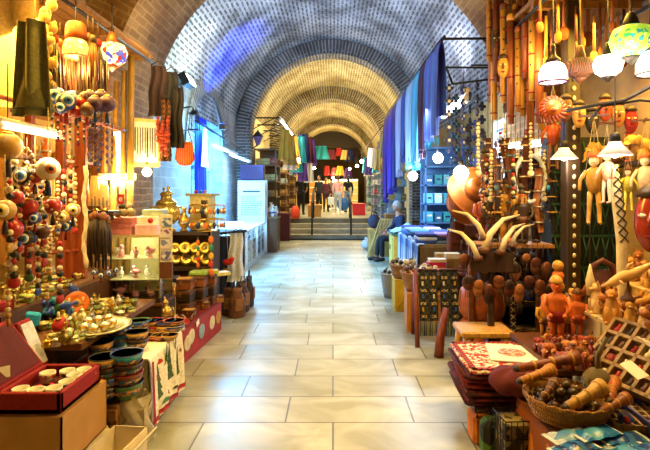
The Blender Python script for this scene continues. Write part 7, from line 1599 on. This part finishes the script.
def person(label, loc, rz, H, hairm, topm, trom, shoem, pose, longhair=False, top_len=0., sleeves=True):
    """pose: dict of joint offsets; figure built facing -Y, H = height"""
    t = T('person', label, 'person', loc, rz); k = H/1.70
    J = dict(pelvis=(0, 0, .93), waist=(0, .01, 1.06), chest=(0, 0, 1.26), neck0=(0, .01, 1.42), neck=(0, 0, 1.48), head=(0, -.01, 1.55))
    for s, n in ((-1, 'l'), (1, 'r')):
        J.update({'sh'+n: (s*.16, .01, 1.385), 'el'+n: (s*.215, .03, 1.12), 'wr'+n: (s*.22, -.03, .88), 'ha'+n: (s*.22, -.045, .81), 'hip'+n: (s*.085, 0, .90), 'kn'+n: (s*.095, -.02, .50), 'an'+n: (s*.10, .03, .09), 'to'+n: (s*.11, -.12, .03)})
    J.update(pose); G = lambda n: Vector(J[n])*k
    rad = dict(pelvis=(.125, .10), waist=(.115, .085), chest=(.135, .095), neck0=(.07, .06), neck=(.05, .05), head=(.05, .055))
    for n in 'lr': rad.update({'sh'+n: (.055, .055), 'el'+n: (.04, .04), 'wr'+n: (.028, .025), 'ha'+n: (.036, .02), 'hip'+n: (.085, .085), 'kn'+n: (.056, .056), 'an'+n: (.038, .038), 'to'+n: (.034, .026)})
    E = [('pelvis', 'waist'), ('waist', 'chest'), ('chest', 'neck0'), ('neck0', 'neck'), ('neck', 'head')]
    for n in 'lr': E += [('chest', 'sh'+n), ('sh'+n, 'el'+n), ('el'+n, 'wr'+n), ('wr'+n, 'ha'+n), ('pelvis', 'hip'+n), ('hip'+n, 'kn'+n), ('kn'+n, 'an'+n), ('an'+n, 'to'+n)]
    joints = {n: (tuple(G(n)), rad[n][0]*k, rad[n][1]*k) for n in J}
    # head, face, fingers joined into the body mesh
    X = MB(); hd = G('head')+Vector((0, -.005, .045))*k
    X.ball(hd, .1*k, 18, 14, sc=(.78, .95, 1.18)); X.ball(hd+Vector((0, -.028, -.055))*k, .062*k, 12, 10, sc=(.9, .9, .9))
    X.tube([hd+Vector((0, -.088, .012))*k, hd+Vector((0, -.106, -.018))*k, hd+Vector((0, -.09, -.03))*k], [.009*k, .014*k, .01*k], 8)
    for s in (-1, 1): X.ball(hd+Vector((s*.08, .0, -.01))*k, .022*k, 8, 6, sc=(.35, .8, 1.3)); X.ball(hd+Vector((s*.03, -.083, .0))*k, .014*k, 8, 6, sc=(1, .6, .5))
    for n, s in (('l', -1), ('r', 1)):
        h = G('ha'+n); d = (G('ha'+n)-G('wr'+n)).normalized(); sd = d.cross(Vector((s, 0, 0)));  sd = sd.normalized() if sd.length > .1 else Vector((0, -1, 0)); nm = sd.cross(d)
        for j, (o_, L) in enumerate(((-.024, .062), (-.008, .074), (.008, .07), (.022, .055))): X.tube([h+sd*o_*k, h+sd*o_*k+d*(.02+L*.5)*k, h+sd*o_*1.05*k+d*(.02+L*.85)*k-nm*s*.012*k, h+sd*o_*k+d*(.02+L)*k-nm*s*.026*k], [.0095*k, .009*k, .0085*k, .006*k], 6)
        X.tube([h-d*.03*k-sd*.02*k, h-sd*.042*k, h-sd*.048*k+d*.03*k], [.012*k, .0105*k, .007*k], 6)
    b = skin_obj('body', joints, E, [SKIN], t, 2, X)
    for s in (-1, 1): e = MB(); e.ball(hd+Vector((s*.03, -.091, .0))*k, .007*k, 6, 5); e.build('eye', BLACK, b)
    m_ = MB(); m_.ball(hd+Vector((0, -.086, -.058))*k, .022*k, 8, 6, sc=(1, .35, .28)); m_.build('mouth', mat('8a4a44', .5), b)
    hr = MB(); hr.ball(hd+Vector((0, .018, .022))*k, .106*k, 16, 12, sc=(.82, .95, 1.06))
    if longhair: hr.tube([hd+Vector((0, .06, .02))*k, hd+Vector((0, .085, -.09))*k, hd+Vector((0, .08, -.22))*k], [.075*k, .07*k, .035*k], 12)
    hr.build('hair', hairm, t)
    inf = lambda ns, f, add=.0: {n: (joints[n][0], joints[n][1]*f+add*k, joints[n][2]*f+add*k) for n in ns}
    ns = ['chest', 'waist', 'pelvis', 'neck0', 'shl', 'shr', 'ell', 'elr']+(['wrl', 'wrr'] if sleeves else [])
    jt = inf(ns, 1.1, .008); jt['neck0'] = (joints['neck0'][0], .06*k, .055*k)
    for n in 'lr':
        if sleeves: p = Vector(joints['el'+n][0]).lerp(Vector(joints['wr'+n][0]), .9); jt['wr'+n] = (tuple(p), .04*k, .038*k)
    ed = [('chest', 'neck0'), ('waist', 'chest'), ('pelvis', 'waist')]+[e_ for n in 'lr' for e_ in (('chest', 'sh'+n), ('sh'+n, 'el'+n))]+([('el'+n, 'wr'+n) for n in 'lr'] if sleeves else [])
    if top_len: jt['hem'] = (tuple(G('pelvis')+Vector((0, 0, -top_len))*k), .17*k, .13*k); ed.append(('pelvis', 'hem'))
    skin_obj('top', jt, ed, [topm], t)
    jl = inf(['pelvis', 'hipl', 'hipr', 'knl', 'knr', 'anl', 'anr'], 1.1, .01)
    skin_obj('trousers', jl, [('pelvis', 'hipl'), ('pelvis', 'hipr'), ('hipl', 'knl'), ('hipr', 'knr'), ('knl', 'anl'), ('knr', 'anr')], [trom], t)
    for n in 'lr':
        a, q = G('an'+n), G('to'+n); d = (q-a); d.z = 0; z = min(a.z-.06*k, q.z-.005*k)
        sh = MB(); sh.tube([Vector((a.x, a.y, z+.035*k))-d.normalized()*.05*k, Vector((a.x, a.y, z+.045*k)), Vector((q.x, q.y, z+.035*k)), Vector((q.x, q.y, z+.028*k))+d.normalized()*.05*k], [.038*k, .05*k, .045*k, .024*k], 10); sh.build('shoe', shoem, t)
    return t
BLKC = cloth('15151a'); JEAN = cloth('7a94b8'); HB = mat('1a120e', .6, 0, .3, 40); HBR = mat('4a2c18', .6, 0, .3, 40)
def at(px, Y, z=.6): return ((px-CX)*Y/F, Y, z)
person('person in black vest and black trousers standing seen from behind by the steps', at(301, 18.2), R(170), 1.56, HB, cloth('1c2228'), BLKC, BLACK, dict(ell=(-.25, .0, 1.13), wrl=(-.2, -.16, 1.0), hal=(-.16, -.2, .97)), False, .05, False)
person('person in a pink top and pale jeans walking away down the far hall', at(338, 19.2), R(178), 1.52, HBR, cloth('d8a8b0'), cloth('a8b8cc'), WHITE, dict(knr=(.1, -.1, .52), anr=(.1, .0, .11), tor=(.11, -.15, .05), anl=(-.1, .12, .12), tol=(-.11, .0, .03)), False, .03)
person('person in a dark top and blue jeans with a blue bag in the far hall', at(348, 19.9), R(200), 1.55, HB, cloth('18202c'), JEAN, BLACK, dict(elr=(.24, -.02, 1.14), wrr=(.14, -.16, 1.28), har=(.1, -.19, 1.34)), True)
person('person in a plum dress walking past the box seat in the far hall', at(326, 20.8), R(10), 1.48, HB, cloth('5a2a3a'), cloth('3a2028'), BLACK, dict(knl=(-.1, -.1, .5), anl=(-.1, -.02, .1)), True, .28)
person('person in a dark teal jacket standing deep in the far hall', at(319, 22.0), R(-20), 1.6, HB, cloth('1a3038'), cloth('1c1c24'), BLACK, {}, False, .04)
person('person in a grey shirt far down the hall near the lit cases', at(331, 25), R(150), 1.6, HBR, cloth('8a7a78'), cloth('2a2a34'), BLACK, {}, False)
person('seated grey-haired person in navy behind the yellow desk with legs in the aisle', (1.42, 10.45, 0), R(-78), 1.70, mat('a8a8a8', .7, 0, .2, 40), cloth('1a2444'), cloth('12161f'), BLACK,
       dict(pelvis=(0, .05, .52), waist=(0, .06, .66), chest=(0, .03, .86), neck0=(0, .01, 1.02), neck=(0, -.02, 1.08), head=(0, -.04, 1.15), shl=(-.17, .03, .98), shr=(.17, .03, .98), ell=(-.22, -.04, .74), elr=(.22, -.04, .74), wrl=(-.14, -.24, .64), wrr=(.14, -.24, .64), hal=(-.12, -.30, .63), har=(.12, -.30, .63), hipl=(-.09, .03, .50), hipr=(.09, .03, .50), knl=(-.10, -.40, .50), knr=(.10, -.40, .52), anl=(-.10, -.46, .10), anr=(.10, -.40, .10), tol=(-.11, -.60, .03), tor=(.11, -.54, .03)))
t = T('wooden_stool', 'low brown stool under the seated person', 'stool', (1.46, 10.46, 0)); mb = MB(); mb.box((0, 0, .37), (.36, .36, .05)); mb.build('seat', BROWN, t)
for x in (-.14, .14):
    for y in (-.14, .14): mb = MB(); mb.box((x, y, .173), (.04, .04, .345)); mb.build('leg', BROWN, t)
p = at(343, 19.5, .72); t = T('carrier_bag', 'round blue carrier bag held by the person in the dark top', 'bag', p); mb = MB(); mb.ball((0, 0, .26), .26, 16, 12, sc=(1, .6, 1.05)); mb.build('body', mat('2a70c8', .4, 0, .2, 10), t); mb = MB(); mb.tube([(-.07, 0, .5), (-.04, 0, .66), (.04, 0, .66), (.07, 0, .5)], .012, 6); mb.build('handle', mat('2a70c8', .4), t)
p = at(331, 19.1, .95); t = T('shopping_bag', 'white shopping bag hanging beside the person in pink', 'bag', p); mb = MB(); mb.box((0, 0, .16), (.26, .1, .32)); mb.build('body', mat('d8e4ec', .5), t, bevel=.02); mb = MB(); mb.tube([(-.07, 0, .31), (-.04, 0, .44), (.04, 0, .44), (.07, 0, .31)], .008, 6); mb.build('handle', WHITE, t)
# ---------------------------------------------------------------- light of the place, with added fill lights that have no lamp modelled
point((-2.1, 7.75, 3.36), 'e8fff4', 70, .1)
t = T('spot_light', 'small blue uplight on the awning rod throwing blue onto the vault', 'floodlight', (-2.05, 8.9, 2.72)); mb = MB(); mb.box((0, 0, 0), (.1, .1, .1)); mb.build('housing', IRON, t); mb = MB(); mb.lathe([(.04, 0), (.045, .012), (1e-6, .014)], 14, (0, 0, .05)); mb.build('lens', glow('2a50ff', 3), t)
spot((-1.95, 8.9, 2.85), (-2.2, 9.6, 4.1), '1430ff', 1300, 52, .7, .06)
area((-2.35, 9.7, 2.9), (-2.0, 9.7, 0), '58b4ff', 330, 1.6, .3)
spot((-2.3, 9.0, 2.5), (-.3, 9.6, 0), '80c4ff', 1600, 96, .8, .2)
point((-2.95, 9.9, 2.4), '48a8ff', 160, .2)
point((-1.95, 10.9, 2.0), '90d0ff', 40, .15)
area((-1.9, 8.2, 3.2), (-.2, 9, 5.5), 'dce4ff', 42, .6)  # added pair of fills for the vault, no fixture around them
area((1.9, 8.2, 3.3), (0.2, 9, 5.5), 'dce4ff', 42, .6)
area((-1.75, 3.0, 2.75), (-.1, 3.0, 0), 'ffcc50', 125, .5, 2.0)  # added warm fills under the two canopies, standing in for stall lighting
area((1.7, 3.2, 2.9), (.2, 2.9, 0), 'ffcc50', 125, .5, 2.0)
point((-1.5, 4.5, 2.75), 'ffe09a', 24, .15)  # added warm fill for the pier and left stall
point((-1.75, 2.9, 1.7), 'ffe4a0', 5, .15)
area((0, 15.5, 4.6), (0, 15.5, 0), 'ffe8b0', 110, 1.5, 3)  # the far hall lights from here down are added fills without lamps
area((0, 21, 4.3), (0, 21, 0), 'ffe8b0', 130, 1.5, 4)
area((0, 14.8, 3.2), (0, 14.8, 6), 'fff0c4', 85, 1.5, 3)
area((0, 21.5, 3.2), (0, 21.5, 6), 'fff0c4', 100, 1.5, 5)
area((0, 28.5, 3.2), (0, 28.5, 6), 'ffe6a8', 120, 1.5, 4)
point((0, 28.3, 2.6), 'ffd890', 80, .2)
point(P(530, 60, 3.75), 'ffd090', 14, .08)  # added warm fill before the flutes
point((-2.85, 9.5, 3.15), '1c50ff', 130, .08)
point((-.6, 3.6, 4.2), 'ffcc50', 30, .4)  # added warm fill above the near floor
area((-1.8, 8.4, 2.25), (-2.5, 7.6, 1.9), '80ccff', 70, .5, .3)
area((-1.9, 10.2, 2.15), (-1.7, 9.8, 0), '90d0ff', 60, .8, .3)
